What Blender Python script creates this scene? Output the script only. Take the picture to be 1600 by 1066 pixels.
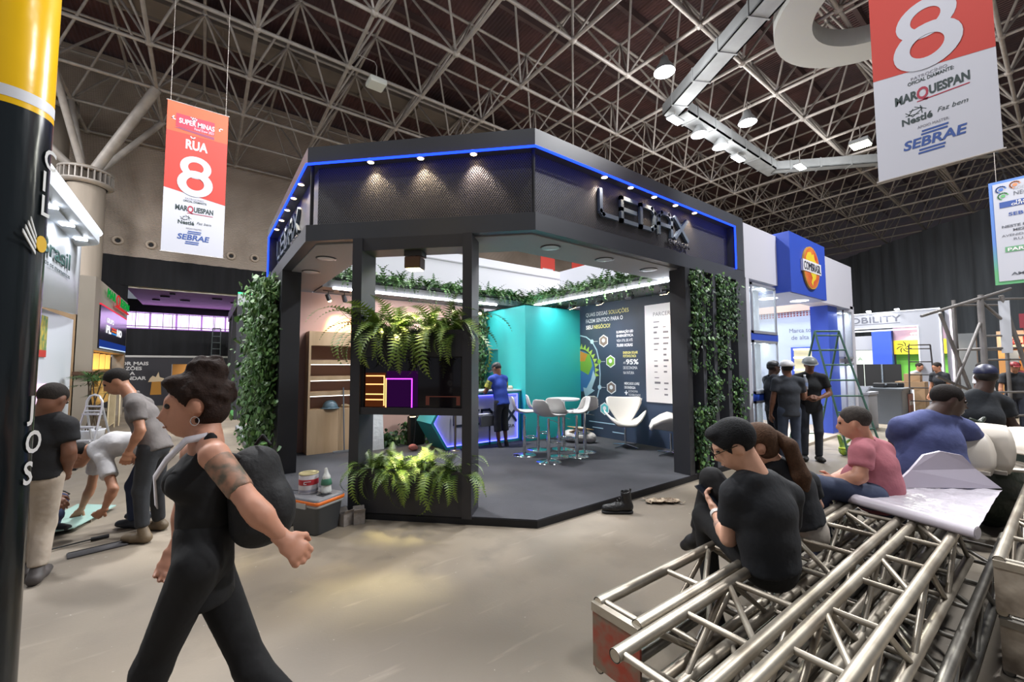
import bpy, bmesh, math, random
import numpy as np
from mathutils import Vector, Matrix, Euler

# ---------------------------------------------------------------- clear
for o in list(bpy.data.objects):
    bpy.data.objects.remove(o, do_unlink=True)
SC = bpy.context.scene
COL = SC.collection
R = math.radians
rng = random.Random(7)

# ---------------------------------------------------------------- camera (x runs along the stand's right face, y along its left face)
cam_d = bpy.data.cameras.new('camera')
cam = bpy.data.objects.new('camera', cam_d)
COL.objects.link(cam)
cam_d.sensor_width = 36.0
cam_d.lens = 14.656
cam_d.clip_start = 0.05
cam_d.clip_end = 300
cam.matrix_world = (Matrix.Translation((-0.88, -3.234, 1.6)) @ Matrix.Rotation(-R(36.566), 4, 'Z')
                    @ Matrix.Rotation(R(90) + 0.0599, 4, 'X') @ Matrix.Rotation(-0.0029, 4, 'Z'))
SC.camera = cam

# ---------------------------------------------------------------- world, exposure
world = bpy.data.worlds.new('hall_air')
SC.world = world
world.use_nodes = True
bg = world.node_tree.nodes['Background']
bg.inputs[0].default_value = (0.80, 0.86, 1.0, 1)
bg.inputs[1].default_value = 0.2
SC.view_settings.view_transform = 'Standard'
SC.view_settings.look = 'None'
SC.view_settings.exposure = 0.18
SC.view_settings.gamma = 1.0
SC.view_settings.use_curve_mapping = False
SC.cycles.max_bounces = 6
SC.cycles.diffuse_bounces = 3
SC.cycles.sample_clamp_indirect = 4.0
SC.cycles.caustics_reflective = False
SC.cycles.caustics_refractive = False

# high bay lamps of the hall: x, y, watts (the first eight are in view, the unseen others placed and tuned to balance the light)
HALL_LAMPS = [
    (9.73, 3.52, 10.2, 900, 'bell'), (14.39, 3.27, 10.2, 900, 'bell'), (19.62, 1.36, 10.2, 900, 'yellow'),
    (12.21, 4.73, 10.2, 330, 'slab'), (13.76, 4.70, 10.2, 330, 'bell'), (15.26, 4.67, 10.2, 330, 'bell'), (16.82, 4.73, 10.2, 330, 'slab'),
    (19.76, 3.48, 10.2, 260, 'slab'),
    (3.7, -3.7, 10.4, 260, 'bell'), (-3.7, -3.7, 10.4, 120, 'bell'), (-4.9, 5.5, 10.6, 560, 'bell'), (9.0, -5.5, 10.4, 1150, 'bell'), (-7.4, 9.8, 10.6, 600, 'bell'), (-9.0, 12.3, 10.6, 900, 'bell'), (1.2, 4.9, 10.5, 1000, 'bell'),
]
def area_light(name, loc, energy, color=(1, 1, 1), size=0.5, rot=(0, 0, 0), parent=None, shape='DISK', size_y=None, spread=math.pi):
    l = bpy.data.lights.new(name, 'AREA')
    l.energy = energy; l.color = color; l.shape = shape; l.size = size; l.spread = spread
    if size_y: l.size_y = size_y
    o = bpy.data.objects.new(name, l); COL.objects.link(o)
    o.location = loc; o.rotation_euler = rot
    if parent: o.parent = parent
    return o
def spot_light(name, loc, target, energy, color, angle=70, blend=0.6, parent=None, radius=0.03):
    l = bpy.data.lights.new(name, 'SPOT')
    l.energy = energy; l.color = color; l.spot_size = R(angle); l.spot_blend = blend; l.shadow_soft_size = radius
    o = bpy.data.objects.new(name, l); COL.objects.link(o)
    o.location = loc
    o.rotation_euler = (Vector(target) - Vector(loc)).to_track_quat('-Z', 'Y').to_euler()
    if parent: o.parent = parent
    return o
def point_light(name, loc, energy, color, radius=0.05, parent=None):
    l = bpy.data.lights.new(name, 'POINT'); l.energy = energy; l.color = color; l.shadow_soft_size = radius
    o = bpy.data.objects.new(name, l); COL.objects.link(o); o.location = loc
    if parent: o.parent = parent
    return o

# ---------------------------------------------------------------- materials
def lin(c):
    def f(x):
        x = x / 255.0
        return x / 12.92 if x <= 0.04045 else ((x + 0.055) / 1.055) ** 2.4
    return tuple(f(x) for x in c)
MATS = {}
def mat(name, rgb, rough=0.6, metal=0.0, var=0.0, vscale=6.0, bump=0.0, bscale=40.0, emit=None, estr=0.0, rgb2=None,
        alpha=1.0, trans=0.0, spec=0.5, stretch=(1, 1, 1), coat=0.0, detail=4.0):
    """rgb in 0-255 sRGB; var mixes towards rgb2 (or a darker tone) with noise in object space"""
    if name in MATS: return MATS[name]
    m = bpy.data.materials.new(name); m.use_nodes = True
    nt = m.node_tree; b = nt.nodes['Principled BSDF']
    c = lin(rgb) + (1,)
    b.inputs['Base Color'].default_value = c
    b.inputs['Roughness'].default_value = rough
    b.inputs['Metallic'].default_value = metal
    b.inputs['Specular IOR Level'].default_value = spec
    if coat: b.inputs['Coat Weight'].default_value = coat
    if trans: b.inputs['Transmission Weight'].default_value = trans
    if alpha < 1: b.inputs['Alpha'].default_value = alpha
    if emit:
        b.inputs['Emission Color'].default_value = lin(emit) + (1,)
        b.inputs['Emission Strength'].default_value = estr
    if var or bump:
        tc = nt.nodes.new('ShaderNodeTexCoord'); mp = nt.nodes.new('ShaderNodeMapping')
        mp.inputs['Scale'].default_value = stretch
        nt.links.new(tc.outputs['Object'], mp.inputs[0])
    if var:
        n = nt.nodes.new('ShaderNodeTexNoise'); n.inputs['Scale'].default_value = vscale; n.inputs['Detail'].default_value = detail
        nt.links.new(mp.outputs[0], n.inputs['Vector'])
        mx = nt.nodes.new('ShaderNodeMix'); mx.data_type = 'RGBA'
        r2 = lin(rgb2) if rgb2 else tuple(x * (1 - var) for x in c[:3])
        mx.inputs[6].default_value = c; mx.inputs[7].default_value = tuple(r2) + (1,)
        rp = nt.nodes.new('ShaderNodeMapRange'); rp.inputs[1].default_value = 0.35; rp.inputs[2].default_value = 0.65
        nt.links.new(n.outputs[0], rp.inputs[0]); nt.links.new(rp.outputs[0], mx.inputs[0])
        nt.links.new(mx.outputs[2], b.inputs['Base Color'])
    if bump:
        n2 = nt.nodes.new('ShaderNodeTexNoise'); n2.inputs['Scale'].default_value = bscale; n2.inputs['Detail'].default_value = 3
        nt.links.new(mp.outputs[0], n2.inputs['Vector'])
        bp = nt.nodes.new('ShaderNodeBump'); bp.inputs['Strength'].default_value = bump; bp.inputs['Distance'].default_value = 0.02
        nt.links.new(n2.outputs[0], bp.inputs['Height']); nt.links.new(bp.outputs[0], b.inputs['Normal'])
    MATS[name] = m
    return m
def emis(name, rgb, strength):
    if name in MATS: return MATS[name]
    m = bpy.data.materials.new(name); m.use_nodes = True; nt = m.node_tree
    nt.nodes.remove(nt.nodes['Principled BSDF'])
    e = nt.nodes.new('ShaderNodeEmission'); e.inputs[0].default_value = lin(rgb) + (1,); e.inputs[1].default_value = strength
    nt.links.new(e.outputs[0], nt.nodes['Material Output'].inputs[0]); MATS[name] = m
    return m

# ---------------------------------------------------------------- mesh builder
class MB:
    def __init__(s): s.v = []; s.f = []; s.sm = []
    def add(s, vs, fs, smooth=False):
        n = len(s.v); s.v.extend([tuple(p) for p in vs]); s.f.extend([tuple(i + n for i in f) for f in fs]); s.sm.extend([smooth] * len(fs)); return s
    def box(s, a, b, M=None):
        (x0, y0, z0), (x1, y1, z1) = a, b
        vs = [(x0, y0, z0), (x1, y0, z0), (x1, y1, z0), (x0, y1, z0), (x0, y0, z1), (x1, y0, z1), (x1, y1, z1), (x0, y1, z1)]
        if M is not None: vs = [M @ Vector(p) for p in vs]
        return s.add(vs, [(0, 3, 2, 1), (4, 5, 6, 7), (0, 1, 5, 4), (1, 2, 6, 5), (2, 3, 7, 6), (3, 0, 4, 7)])
    def bbox(s, a, b, r=0.01, M=None):
        """box with chamfered vertical and horizontal edges"""
        (x0, y0, z0), (x1, y1, z1) = a, b
        r = min(r, (x1 - x0) * .45, (y1 - y0) * .45, (z1 - z0) * .45)
        def ring(x0, y0, x1, y1, z, c):
            return [(x0 + c, y0, z), (x1 - c, y0, z), (x1, y0 + c, z), (x1, y1 - c, z), (x1 - c, y1, z), (x0 + c, y1, z), (x0, y1 - c, z), (x0, y0 + c, z)]
        rs = [ring(x0 + r, y0 + r, x1 - r, y1 - r, z0, r * .4), ring(x0, y0, x1, y1, z0 + r, r), ring(x0, y0, x1, y1, z1 - r, r), ring(x0 + r, y0 + r, x1 - r, y1 - r, z1, r * .4)]
        vs = [p for q in rs for p in q]
        fs = [tuple(range(7, -1, -1)), tuple(range(24, 32))]
        for k in range(3):
            for i in range(8):
                j = (i + 1) % 8; fs.append((k * 8 + i, k * 8 + j, k * 8 + 8 + j, k * 8 + 8 + i))
        if M is not None: vs = [M @ Vector(p) for p in vs]
        return s.add(vs, fs)
    def tube(s, p0, p1, r0, r1=None, n=10, cap=True, smooth=True):
        p0 = Vector(p0); p1 = Vector(p1); r1 = r0 if r1 is None else r1
        d = p1 - p0
        if d.length < 1e-6: return s
        d.normalize(); a = d.orthogonal().normalized(); b = d.cross(a)
        vs = []
        for p, r in ((p0, r0), (p1, r1)):
            for i in range(n):
                t = 2 * math.pi * i / n; vs.append(p + a * (r * math.cos(t)) + b * (r * math.sin(t)))
        s.add(vs, [(i, (i + 1) % n, n + (i + 1) % n, n + i) for i in range(n)], smooth)
        if cap:
            s.add(vs[:n], [tuple(range(n - 1, -1, -1))]); s.add(vs[n:], [tuple(range(n))])
        return s
    def path(s, pts, r, n=8, cap=True, smooth=True, closed=False):
        pts = [Vector(p) for p in pts]; m = len(pts); rs = r if isinstance(r, (list, tuple)) else [r] * m
        vs = []; a = None
        for i, p in enumerate(pts):
            if closed: d = pts[(i + 1) % m] - pts[i - 1]
            else: d = pts[min(i + 1, m - 1)] - pts[max(i - 1, 0)]
            d.normalize()
            if a is None: a = d.orthogonal().normalized()
            else:
                a = a - d * a.dot(d)
                a = a.normalized() if a.length > 1e-6 else d.orthogonal().normalized()
            b = d.cross(a)
            for k in range(n):
                t = 2 * math.pi * k / n; vs.append(p + a * (rs[i] * math.cos(t)) + b * (rs[i] * math.sin(t)))
        fs = []
        for i in range(m if closed else m - 1):
            for k in range(n):
                i2 = (i + 1) % m; fs.append((i * n + k, i * n + (k + 1) % n, i2 * n + (k + 1) % n, i2 * n + k))
        s.add(vs, fs, smooth)
        if cap and not closed:
            s.add(vs[:n], [tuple(range(n - 1, -1, -1))]); s.add(vs[-n:], [tuple(range(n))])
        return s
    def lathe(s, prof, c=(0, 0, 0), n=20, smooth=True, M=None):
        """prof: list of (r, z); closed at radius 0"""
        vs = []; fs = []
        for r, z in prof:
            for k in range(n):
                t = 2 * math.pi * k / n; vs.append(Vector((c[0] + r * math.cos(t), c[1] + r * math.sin(t), c[2] + z)))
        for i in range(len(prof) - 1):
            for k in range(n): fs.append((i * n + k, i * n + (k + 1) % n, (i + 1) * n + (k + 1) % n, (i + 1) * n + k))
        if M is not None: vs = [M @ p for p in vs]
        return s.add(vs, fs, smooth)
    def prism(s, poly, h, O=(0, 0, 0), X=(1, 0, 0), Y=(0, 1, 0), smooth=False):
        """polygon in the plane O + x X + y Y, thickened by h along X x Y"""
        O = Vector(O); X = Vector(X); Y = Vector(Y); N = X.cross(Y).normalized(); n = len(poly)
        v0 = [O + X * p[0] + Y * p[1] for p in poly]; v1 = [p + N * h for p in v0]
        fs = [tuple(range(n - 1, -1, -1)), tuple(range(n, 2 * n))] + [(i, (i + 1) % n, n + (i + 1) % n, n + i) for i in range(n)]
        return s.add(v0 + v1, fs, smooth)
    def quad(s, a, b, c, d): return s.add([a, b, c, d], [(0, 1, 2, 3)])
    def ball(s, c, r, n=10, m=6, sc=(1, 1, 1), M=None):
        vs = []; fs = []
        for i in range(m + 1):
            ph = math.pi * i / m - math.pi / 2
            for k in range(n):
                t = 2 * math.pi * k / n
                p = Vector((r * sc[0] * math.cos(ph) * math.cos(t), r * sc[1] * math.cos(ph) * math.sin(t), r * sc[2] * math.sin(ph)))
                if M is not None: p = M @ p
                vs.append(p + Vector(c))
        for i in range(m):
            for k in range(n): fs.append((i * n + k, i * n + (k + 1) % n, (i + 1) * n + (k + 1) % n, (i + 1) * n + k))
        return s.add(vs, fs, True)
    def mesh(s, name, m):
        me = bpy.data.meshes.new(name); me.from_pydata([tuple(p) for p in s.v], [], s.f)
        me.polygons.foreach_set('use_smooth', s.sm)
        if m is not None: me.materials.append(m)
        me.update(); return me
    def build(s, name, m, parent=None, loc=(0, 0, 0), rot=(0, 0, 0), **props):
        o = bpy.data.objects.new(name, s.mesh(name, m)); COL.objects.link(o)
        o.location = loc; o.rotation_euler = rot
        if parent is not None: o.parent = parent
        for k, v in props.items(): o[k] = v
        return o
def tag(o, label, cat, group=None, kind=None):
    o['label'] = label
    if cat: o['category'] = cat
    if group: o['group'] = group
    if kind: o['kind'] = kind
    return o
def thing(name, label, cat, loc=(0, 0, 0), rz=0.0, group=None):
    o = bpy.data.objects.new(name, None); COL.objects.link(o); o.location = loc; o.rotation_euler = (0, 0, rz)
    o.empty_display_size = 0.1
    return tag(o, label, cat, group)
def struct(name, label, loc=(0, 0, 0), rz=0.0):
    o = bpy.data.objects.new(name, None); COL.objects.link(o); o.location = loc; o.rotation_euler = (0, 0, rz)
    o['kind'] = 'structure'; o['label'] = label
    return o
def inst(me, name, parent, loc=(0, 0, 0), rot=(0, 0, 0), sc=(1, 1, 1)):
    o = bpy.data.objects.new(name, me); COL.objects.link(o); o.parent = parent
    o.location = loc; o.rotation_euler = rot; o.scale = sc
    return o
def copy_tree(o, parent=None):
    c = o.copy(); COL.objects.link(c); c.parent = parent
    for ch in list(o.children): copy_tree(ch, c)
    return c

# ---------------------------------------------------------------- lettering
def text_mesh(body, size=1.0, bold=0.0, depth=0.0, spacing=1.0, shear=0.0):
    cu = bpy.data.curves.new('letters', 'FONT'); cu.body = body; cu.size = size; cu.offset = bold; cu.extrude = depth
    cu.space_character = spacing; cu.shear = shear; cu.resolution_u = 3
    o = bpy.data.objects.new('letters', cu); COL.objects.link(o)
    dg = bpy.context.evaluated_depsgraph_get(); me = bpy.data.meshes.new_from_object(o.evaluated_get(dg))
    bpy.data.objects.remove(o, do_unlink=True); bpy.data.curves.remove(cu)
    return me
def lettering(body, m, parent, O, X, Y, height, width=None, bold=0.0, depth=0.002, name='lettering', spacing=1.0, align='l', shear=0.0, lift=0.0):
    """flat letters: cap height in metres, on the plane O + X, Y (unit vectors); O is the lower left of the text"""
    me = text_mesh(body, 1.0, bold, 0.0, spacing, shear)
    co = np.empty(len(me.vertices) * 3); me.vertices.foreach_get('co', co); co = co.reshape(-1, 3)
    if len(co) == 0: return None
    x0, x1 = co[:, 0].min(), co[:, 0].max()
    s = height / 0.729
    sx = s if width is None else width / (x1 - x0)
    if width is not None and align == 'fit':
        y0, y1 = co[:, 1].min(), co[:, 1].max()
    X = np.array(Vector(X).normalized()); Y = np.array(Vector(Y).normalized()); N = np.cross(X, Y)
    off = 0.0
    w = (x1 - x0) * sx
    if align == 'c': off = -w / 2
    elif align == 'r': off = -w
    P = np.array(O)[None] + ((co[:, 0:1] - x0) * sx + off) * X[None] + co[:, 1:2] * s * Y[None] + N[None] * (lift + depth)
    me.vertices.foreach_set('co', P.ravel()); me.update()
    if depth > 0.0035:
        bm = bmesh.new(); bm.from_mesh(me)
        r = bmesh.ops.extrude_face_region(bm, geom=bm.faces[:])
        bmesh.ops.translate(bm, verts=[g for g in r['geom'] if isinstance(g, bmesh.types.BMVert)], vec=Vector(-N * depth))
        bmesh.ops.recalc_face_normals(bm, faces=bm.faces[:]); bm.to_mesh(me); bm.free()
    me.materials.clear(); me.materials.append(m); me.name = name
    o = bpy.data.objects.new(name, me); COL.objects.link(o); o.parent = parent
    return o

# ---------------------------------------------------------------- implicit surfaces for bodies and clothes
def surface_nets(F, org, h):
    nx, ny, nz = F.shape
    S = F < 0
    cells = np.zeros((nx - 1, ny - 1, nz - 1), bool)
    c8 = [S[i:nx - 1 + i, j:ny - 1 + j, k:nz - 1 + k] for i in (0, 1) for j in (0, 1) for k in (0, 1)]
    anyv = np.logical_or.reduce(c8); allv = np.logical_and.reduce(c8); cells = anyv & ~allv
    idx = np.argwhere(cells)
    if len(idx) == 0: return np.zeros((0, 3)), []
    acc = np.zeros((len(idx), 3)); cnt = np.zeros(len(idx))
    I, J, K = idx.T
    for ax in range(3):
        for p in (0, 1):
            for q in (0, 1):
                o0 = [0, 0, 0]; a1, a2 = [a for a in range(3) if a != ax]
                o0[a1] = p; o0[a2] = q; o1 = list(o0); o1[ax] = 1
                f0 = F[I + o0[0], J + o0[1], K + o0[2]]; f1 = F[I + o1[0], J + o1[1], K + o1[2]]
                m = (f0 < 0) != (f1 < 0)
                t = np.where(m, f0 / np.where(m, f0 - f1, 1), 0)
                P = np.stack([np.full(len(idx), float(o0[0])), np.full(len(idx), float(o0[1])), np.full(len(idx), float(o0[2]))], 1)
                P[:, ax] += t
                acc[m] += P[m]; cnt[m] += 1
    V = (idx + acc / cnt[:, None]) * h + org
    num = -np.ones(cells.shape, np.int64); num[I, J, K] = np.arange(len(idx))
    quads = []
    for ax in range(3):
        a1, a2 = [(1, 2), (2, 0), (0, 1)][ax]
        A = np.take(S, range(0, S.shape[ax] - 1), ax); B = np.take(S, range(1, S.shape[ax]), ax)
        E = np.argwhere(A != B)
        ok = (E[:, a1] > 0) & (E[:, a2] > 0) & (E[:, a1] < S.shape[a1] - 1) & (E[:, a2] < S.shape[a2] - 1)
        E = E[ok]
        fl = A[E[:, 0], E[:, 1], E[:, 2]]
        def cell(d1, d2):
            C = E.copy(); C[:, a1] += d1; C[:, a2] += d2
            return num[C[:, 0], C[:, 1], C[:, 2]]
        Q = np.stack([cell(-1, -1), cell(0, -1), cell(0, 0), cell(-1, 0)], 1)
        Q[~fl] = Q[~fl][:, ::-1]
        quads.append(Q)
    Q = np.concatenate(quads)
    return V, Q[(Q >= 0).all(1)]
def sdf_mesh(prims, h=0.014, k=0.03, clips=(), pad=0.05, smooth=2):
    """prims: ('c',a,b,ra,rb) tapered capsule | ('f',a,b,ra,rb,side,ratio) flattened capsule | ('e',c,radii,R3) ellipsoid | optional negative with leading '-'"""
    lo = np.array([1e9] * 3); hi = -lo
    bbs = []
    for p in prims:
        if p[0].lstrip('-') == 'e': b0 = np.array(p[1]) - max(p[2]); b1 = np.array(p[1]) + max(p[2])
        else:
            rr = max(p[3], p[4]) * (p[6] if p[0] in 'fg' else 1.0)
            b0 = np.minimum(p[1], p[2]) - rr; b1 = np.maximum(p[1], p[2]) + rr
        bbs.append((b0, b1))
        if p[0][0] != '-': lo = np.minimum(lo, b0); hi = np.maximum(hi, b1)
    lo = lo - pad; hi = hi + pad
    n = np.ceil((hi - lo) / h).astype(int) + 1
    F = np.full(n, 0.5)
    for p, (b0, b1) in zip(prims, bbs):
        i0 = np.clip(np.floor((b0 - k - 0.03 - lo) / h).astype(int), 0, n - 1); i1 = np.clip(np.ceil((b1 + k + 0.03 - lo) / h).astype(int) + 1, 1, n)
        gx = [lo[a] + h * np.arange(i0[a], i1[a]) for a in range(3)]
        X, Y, Z = np.meshgrid(*gx, indexing='ij'); Pq = np.stack([X, Y, Z], -1)
        t = p[0].lstrip('-')
        if t == 'e':
            q = (Pq - np.array(p[1])) @ (np.array(p[3]) if len(p) > 3 and p[3] is not None else np.eye(3))
            r = np.array(p[2], float); k0 = np.sqrt(((q / r) ** 2).sum(-1)); k1 = np.sqrt(((q / r ** 2) ** 2).sum(-1)) + 1e-9
            d = k0 * (k0 - 1) / k1
        else:
            a = np.array(p[1], float); b = np.array(p[2], float); ab = b - a; L = ab @ ab + 1e-12
            u = np.clip(((Pq - a) @ ab) / L, 0, 1); w = Pq - (a + u[..., None] * ab)
            if t in 'fg':
                sd = np.array(p[5], float); sd = sd / np.linalg.norm(sd); w = w - sd * ((w @ sd) * (1 - 1 / p[6]))[..., None]
            d = np.sqrt((w ** 2).sum(-1)) - (p[3] + u * (p[4] - p[3]))
            if t in 'kg': d = np.maximum(d, ((Pq - b) @ ab) / math.sqrt(L))
        sl = tuple(slice(i0[a], i1[a]) for a in range(3)); f = F[sl]
        if p[0][0] == '-':
            F[sl] = np.maximum(f, -d)
        else:
            hh = np.clip(0.5 + 0.5 * (d - f) / k, 0, 1); F[sl] = d * (1 - hh) + f * hh - k * hh * (1 - hh)
    if clips:
        X, Y, Z = np.meshgrid(*[lo[a] + h * np.arange(n[a]) for a in range(3)], indexing='ij')
        for cp, cn in clips:
            F = np.maximum(F, (X - cp[0]) * cn[0] + (Y - cp[1]) * cn[1] + (Z - cp[2]) * cn[2])
    F[0] = F[-1] = 0.5; F[:, 0] = F[:, -1] = 0.5; F[:, :, 0] = F[:, :, -1] = 0.5
    V, Q = surface_nets(F, lo, h)
    if len(V) == 0: return V, Q
    for _ in range(smooth):
        S = np.zeros_like(V); c = np.zeros(len(V))
        for a, b in ((0, 1), (1, 2), (2, 3), (3, 0)):
            np.add.at(S, Q[:, a], V[Q[:, b]]); np.add.at(S, Q[:, b], V[Q[:, a]]); np.add.at(c, Q[:, a], 1); np.add.at(c, Q[:, b], 1)
        V = V * 0.5 + 0.5 * S / np.maximum(c, 1)[:, None]
    return V, Q
def mesh_np(name, V, Q, m):
    me = bpy.data.meshes.new(name); me.from_pydata(V.tolist(), [], Q.tolist() if hasattr(Q, 'tolist') else Q)
    me.polygons.foreach_set('use_smooth', [True] * len(me.polygons))
    if m is not None: me.materials.append(m)
    me.update(); return me
def sdf_obj(name, prims, m, parent, h=0.014, k=0.03, clips=(), smooth=2):
    V, Q = sdf_mesh(prims, h, k, clips, smooth=smooth)
    o = bpy.data.objects.new(name, mesh_np(name, V, Q, m)); COL.objects.link(o); o.parent = parent
    if parent is not None: o.location = -Vector(parent.location)
    return o

# ================================================================ SETTING
def concrete():
    m = bpy.data.materials.new('polished_concrete'); m.use_nodes = True; nt = m.node_tree; b = nt.nodes['Principled BSDF']
    tc = nt.nodes.new('ShaderNodeTexCoord')
    def noise(sc, det, lo, hi, src=None):
        n = nt.nodes.new('ShaderNodeTexNoise'); n.inputs['Scale'].default_value = sc; n.inputs['Detail'].default_value = det
        nt.links.new((src or tc).outputs['Object' if src is None else 0], n.inputs['Vector'])
        r = nt.nodes.new('ShaderNodeMapRange'); r.inputs[1].default_value = lo; r.inputs[2].default_value = hi
        nt.links.new(n.outputs[0], r.inputs[0]); return r
    def mix(fac, a, c2, blend='MIX'):
        x = nt.nodes.new('ShaderNodeMix'); x.data_type = 'RGBA'; x.blend_type = blend
        nt.links.new(fac.outputs[0], x.inputs[0])
        for i, c in ((6, a), (7, c2)):
            if isinstance(c, tuple): x.inputs[i].default_value = lin(c) + (1,)
            else: nt.links.new(c.outputs[2], x.inputs[i])
        return x
    a = mix(noise(0.45, 3, 0.38, 0.62), (150, 138, 121), (122, 113, 101))
    c = mix(noise(2.6, 8, 0.52, 0.72), a, (122, 113, 101))
    mp = nt.nodes.new('ShaderNodeMapping'); mp.inputs['Scale'].default_value = (1, 7, 1); mp.inputs['Rotation'].default_value = (0, 0, 0.4)
    nt.links.new(tc.outputs['Object'], mp.inputs[0])
    d = mix(noise(1.6, 6, 0.62, 0.9, mp), c, (164, 153, 137))
    e = mix(noise(26, 4, 0.72, 0.76), d, (192, 186, 174))
    nt.links.new(e.outputs[2], b.inputs['Base Color'])
    rr = noise(1.2, 5, 0.3, 0.7); r2 = nt.nodes.new('ShaderNodeMapRange'); r2.inputs[3].default_value = 0.42; r2.inputs[4].default_value = 0.68
    nt.links.new(rr.outputs[0], r2.inputs[0]); nt.links.new(r2.outputs[0], b.inputs['Roughness'])
    bp = nt.nodes.new('ShaderNodeBump'); bp.inputs['Strength'].default_value = 0.08; bp.inputs['Distance'].default_value = 0.01
    nz = noise(60, 4, 0, 1); nt.links.new(nz.outputs[0], bp.inputs['Height']); nt.links.new(bp.outputs[0], b.inputs['Normal'])
    return m
def wave_sheet(name, rgb, rgb2, scale, direction='X', bump=0.6, rough=0.6, dist=0.05):
    m = mat(name, rgb, rough, 0, 0.35, 0.6, rgb2=rgb2); nt = m.node_tree; b = nt.nodes['Principled BSDF']
    tc = nt.nodes.new('ShaderNodeTexCoord'); w = nt.nodes.new('ShaderNodeTexWave'); w.bands_direction = direction; w.inputs['Scale'].default_value = scale
    nt.links.new(tc.outputs['Object'], w.inputs['Vector'])
    bp = nt.nodes.new('ShaderNodeBump'); bp.inputs['Strength'].default_value = bump; bp.inputs['Distance'].default_value = dist
    nt.links.new(w.outputs[0], bp.inputs['Height']); nt.links.new(bp.outputs[0], b.inputs['Normal'])
    return m
M_steel = mat('dusty_steel', (172, 164, 156), 0.55, 0.2, 0.25, 3.0)
M_gutter = mat('grey_gutter_steel', (150, 152, 152), 0.6, 0.1, 0.2, 2.0)
M_drape = mat('black_drape', (26, 26, 30), 0.9, 0, 0.4, 1.2, stretch=(6, 6, 0.4))
M_block = mat('beige_block', (158, 142, 128), 0.85, 0, 0.15, 1.5)
M_white = mat('white_laminate', (214, 216, 222), 0.45)
M_chrome = mat('chrome', (225, 228, 230), 0.12, 1.0)
M_black = mat('matt_black_paint', (46, 47, 52), 0.5, 0, 0.15, 2.0)
M_dark = mat('dark_rubber', (22, 22, 24), 0.7)
M_alu = mat('worn_aluminium', (176, 168, 154), 0.42, 0.75, 0.35, 5.0, rgb2=(138, 128, 114))
M_ledw = emis('white_led', (240, 246, 255), 9.0)

o = MB().box((-24, -14, -0.2), (48, 26.0, 0)).build('floor', concrete(), kind='structure', label='worn polished concrete floor of the exhibition hall')

# roof: maroon sheets on purlins
roof = MB().box((-14, -12, 14.6), (66, 22, 14.7)).build('ceiling', wave_sheet('maroon_roof_sheet', (98, 66, 64), (70, 52, 54), 2.2, 'X', 0.9), kind='structure',
                                                       label='maroon corrugated roof sheets high above the hall')
pm = MB().box((-14, -0.07, 0), (46, 0.07, 0.28)).mesh('purlin', mat('maroon_purlin', (84, 66, 64), 0.7))
for k in range(12): inst(pm, 'purlin', roof, (0, -9 + 2.46 * k, 14.3))
gb = MB().box((-14, -0.55, 0), (30, -0.45, 0.55)).box((-14, 0.45, 0), (30, 0.55, 0.55)).box((-14, -0.5, 0.1), (30, 0.5, 0.16))
for k in range(18): gb.box((-13 + k * 2.46, -0.5, 0), (-12.95 + k * 2.46, 0.5, 0.1))
gb.build('roof_gutter', mat('brown_gutter', (122, 112, 102), 0.7, 0, 0.2, 1.0), roof, (0, 14.5, 13.45))

# space frame of tubes: 2.46 m grid, lower layer at 11 m, upper layer at 13.4 m
PIT = 2.46
def ln(i, j): return Vector((0.03 + PIT * i, 0.03 + PIT * j, 11.0))
def un_(i, j): return Vector((0.03 + PIT * (i + .5), 0.03 + PIT * (j + .5), 13.4))
NI, NJ = (-4, 17), (-4, 8)
members = []
for i in range(NI[0], NI[1] + 1):
    for j in range(NJ[0], NJ[1] + 1):
        if i < NI[1]: members.append((ln(i, j), ln(i + 1, j), 0.055, 'lower_chord'))
        if j < NJ[1]: members.append((ln(i, j), ln(i, j + 1), 0.055, 'lower_chord'))
        if i < NI[1] and j < NJ[1]:
            if i < NI[1] - 1: members.append((un_(i, j), un_(i + 1, j), 0.05, 'upper_chord'))
            if j < NJ[1] - 1: members.append((un_(i, j), un_(i, j + 1), 0.05, 'upper_chord'))
            for a, b in ((0, 0), (1, 0), (0, 1), (1, 1)): members.append((un_(i, j), ln(i + a, j + b), 0.038, 'diagonal_strut'))
CAMI = cam.matrix_world.inverted()
def seen(p0, p1, r):
    a = CAMI @ p0; b = CAMI @ p1; n = 0; s = 0.0; last = None
    for k in range(9):
        q = a.lerp(b, k / 8)
        if q.z > -1: last = None; continue
        x = q.x / -q.z * 651.4; y = q.y / -q.z * 651.4
        if abs(x) < 800 and 60 < y < 533:
            if last: s += math.hypot(x - last[0], y - last[1]) * r / -q.z
            last = (x, y)
        else: last = None
    return s
members = sorted(members, key=lambda m: -seen(*m[:3]))
frame = struct('ceiling_space_frame', 'grey steel tube space frame carrying the hall roof')
tube_me = {}
for p0, p1, r, nm in members[:290]:
    key = (nm, round((p1 - p0).length, 2))
    if key not in tube_me: tube_me[key] = MB().tube((0, 0, 0), (0, 0, (p1 - p0).length), r, n=8, cap=False).mesh(nm, M_steel)
    inst(tube_me[key], nm, frame, p0, (p1 - p0).to_track_quat('Z', 'Y').to_euler())
rest = MB()
for p0, p1, r, nm in members[290:]: rest.tube(p0, p1, r, n=5, cap=False)
for i in range(NI[0], NI[1] + 1):
    for j in range(NJ[0], NJ[1] + 1):
        rest.ball(ln(i, j), 0.13, 8, 4, (1, 1, .7))
        if i < NI[1] and j < NJ[1]: rest.ball(un_(i, j), 0.11, 6, 4)
rest.build('far_tubes', M_steel, frame, kind='stuff')

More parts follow.
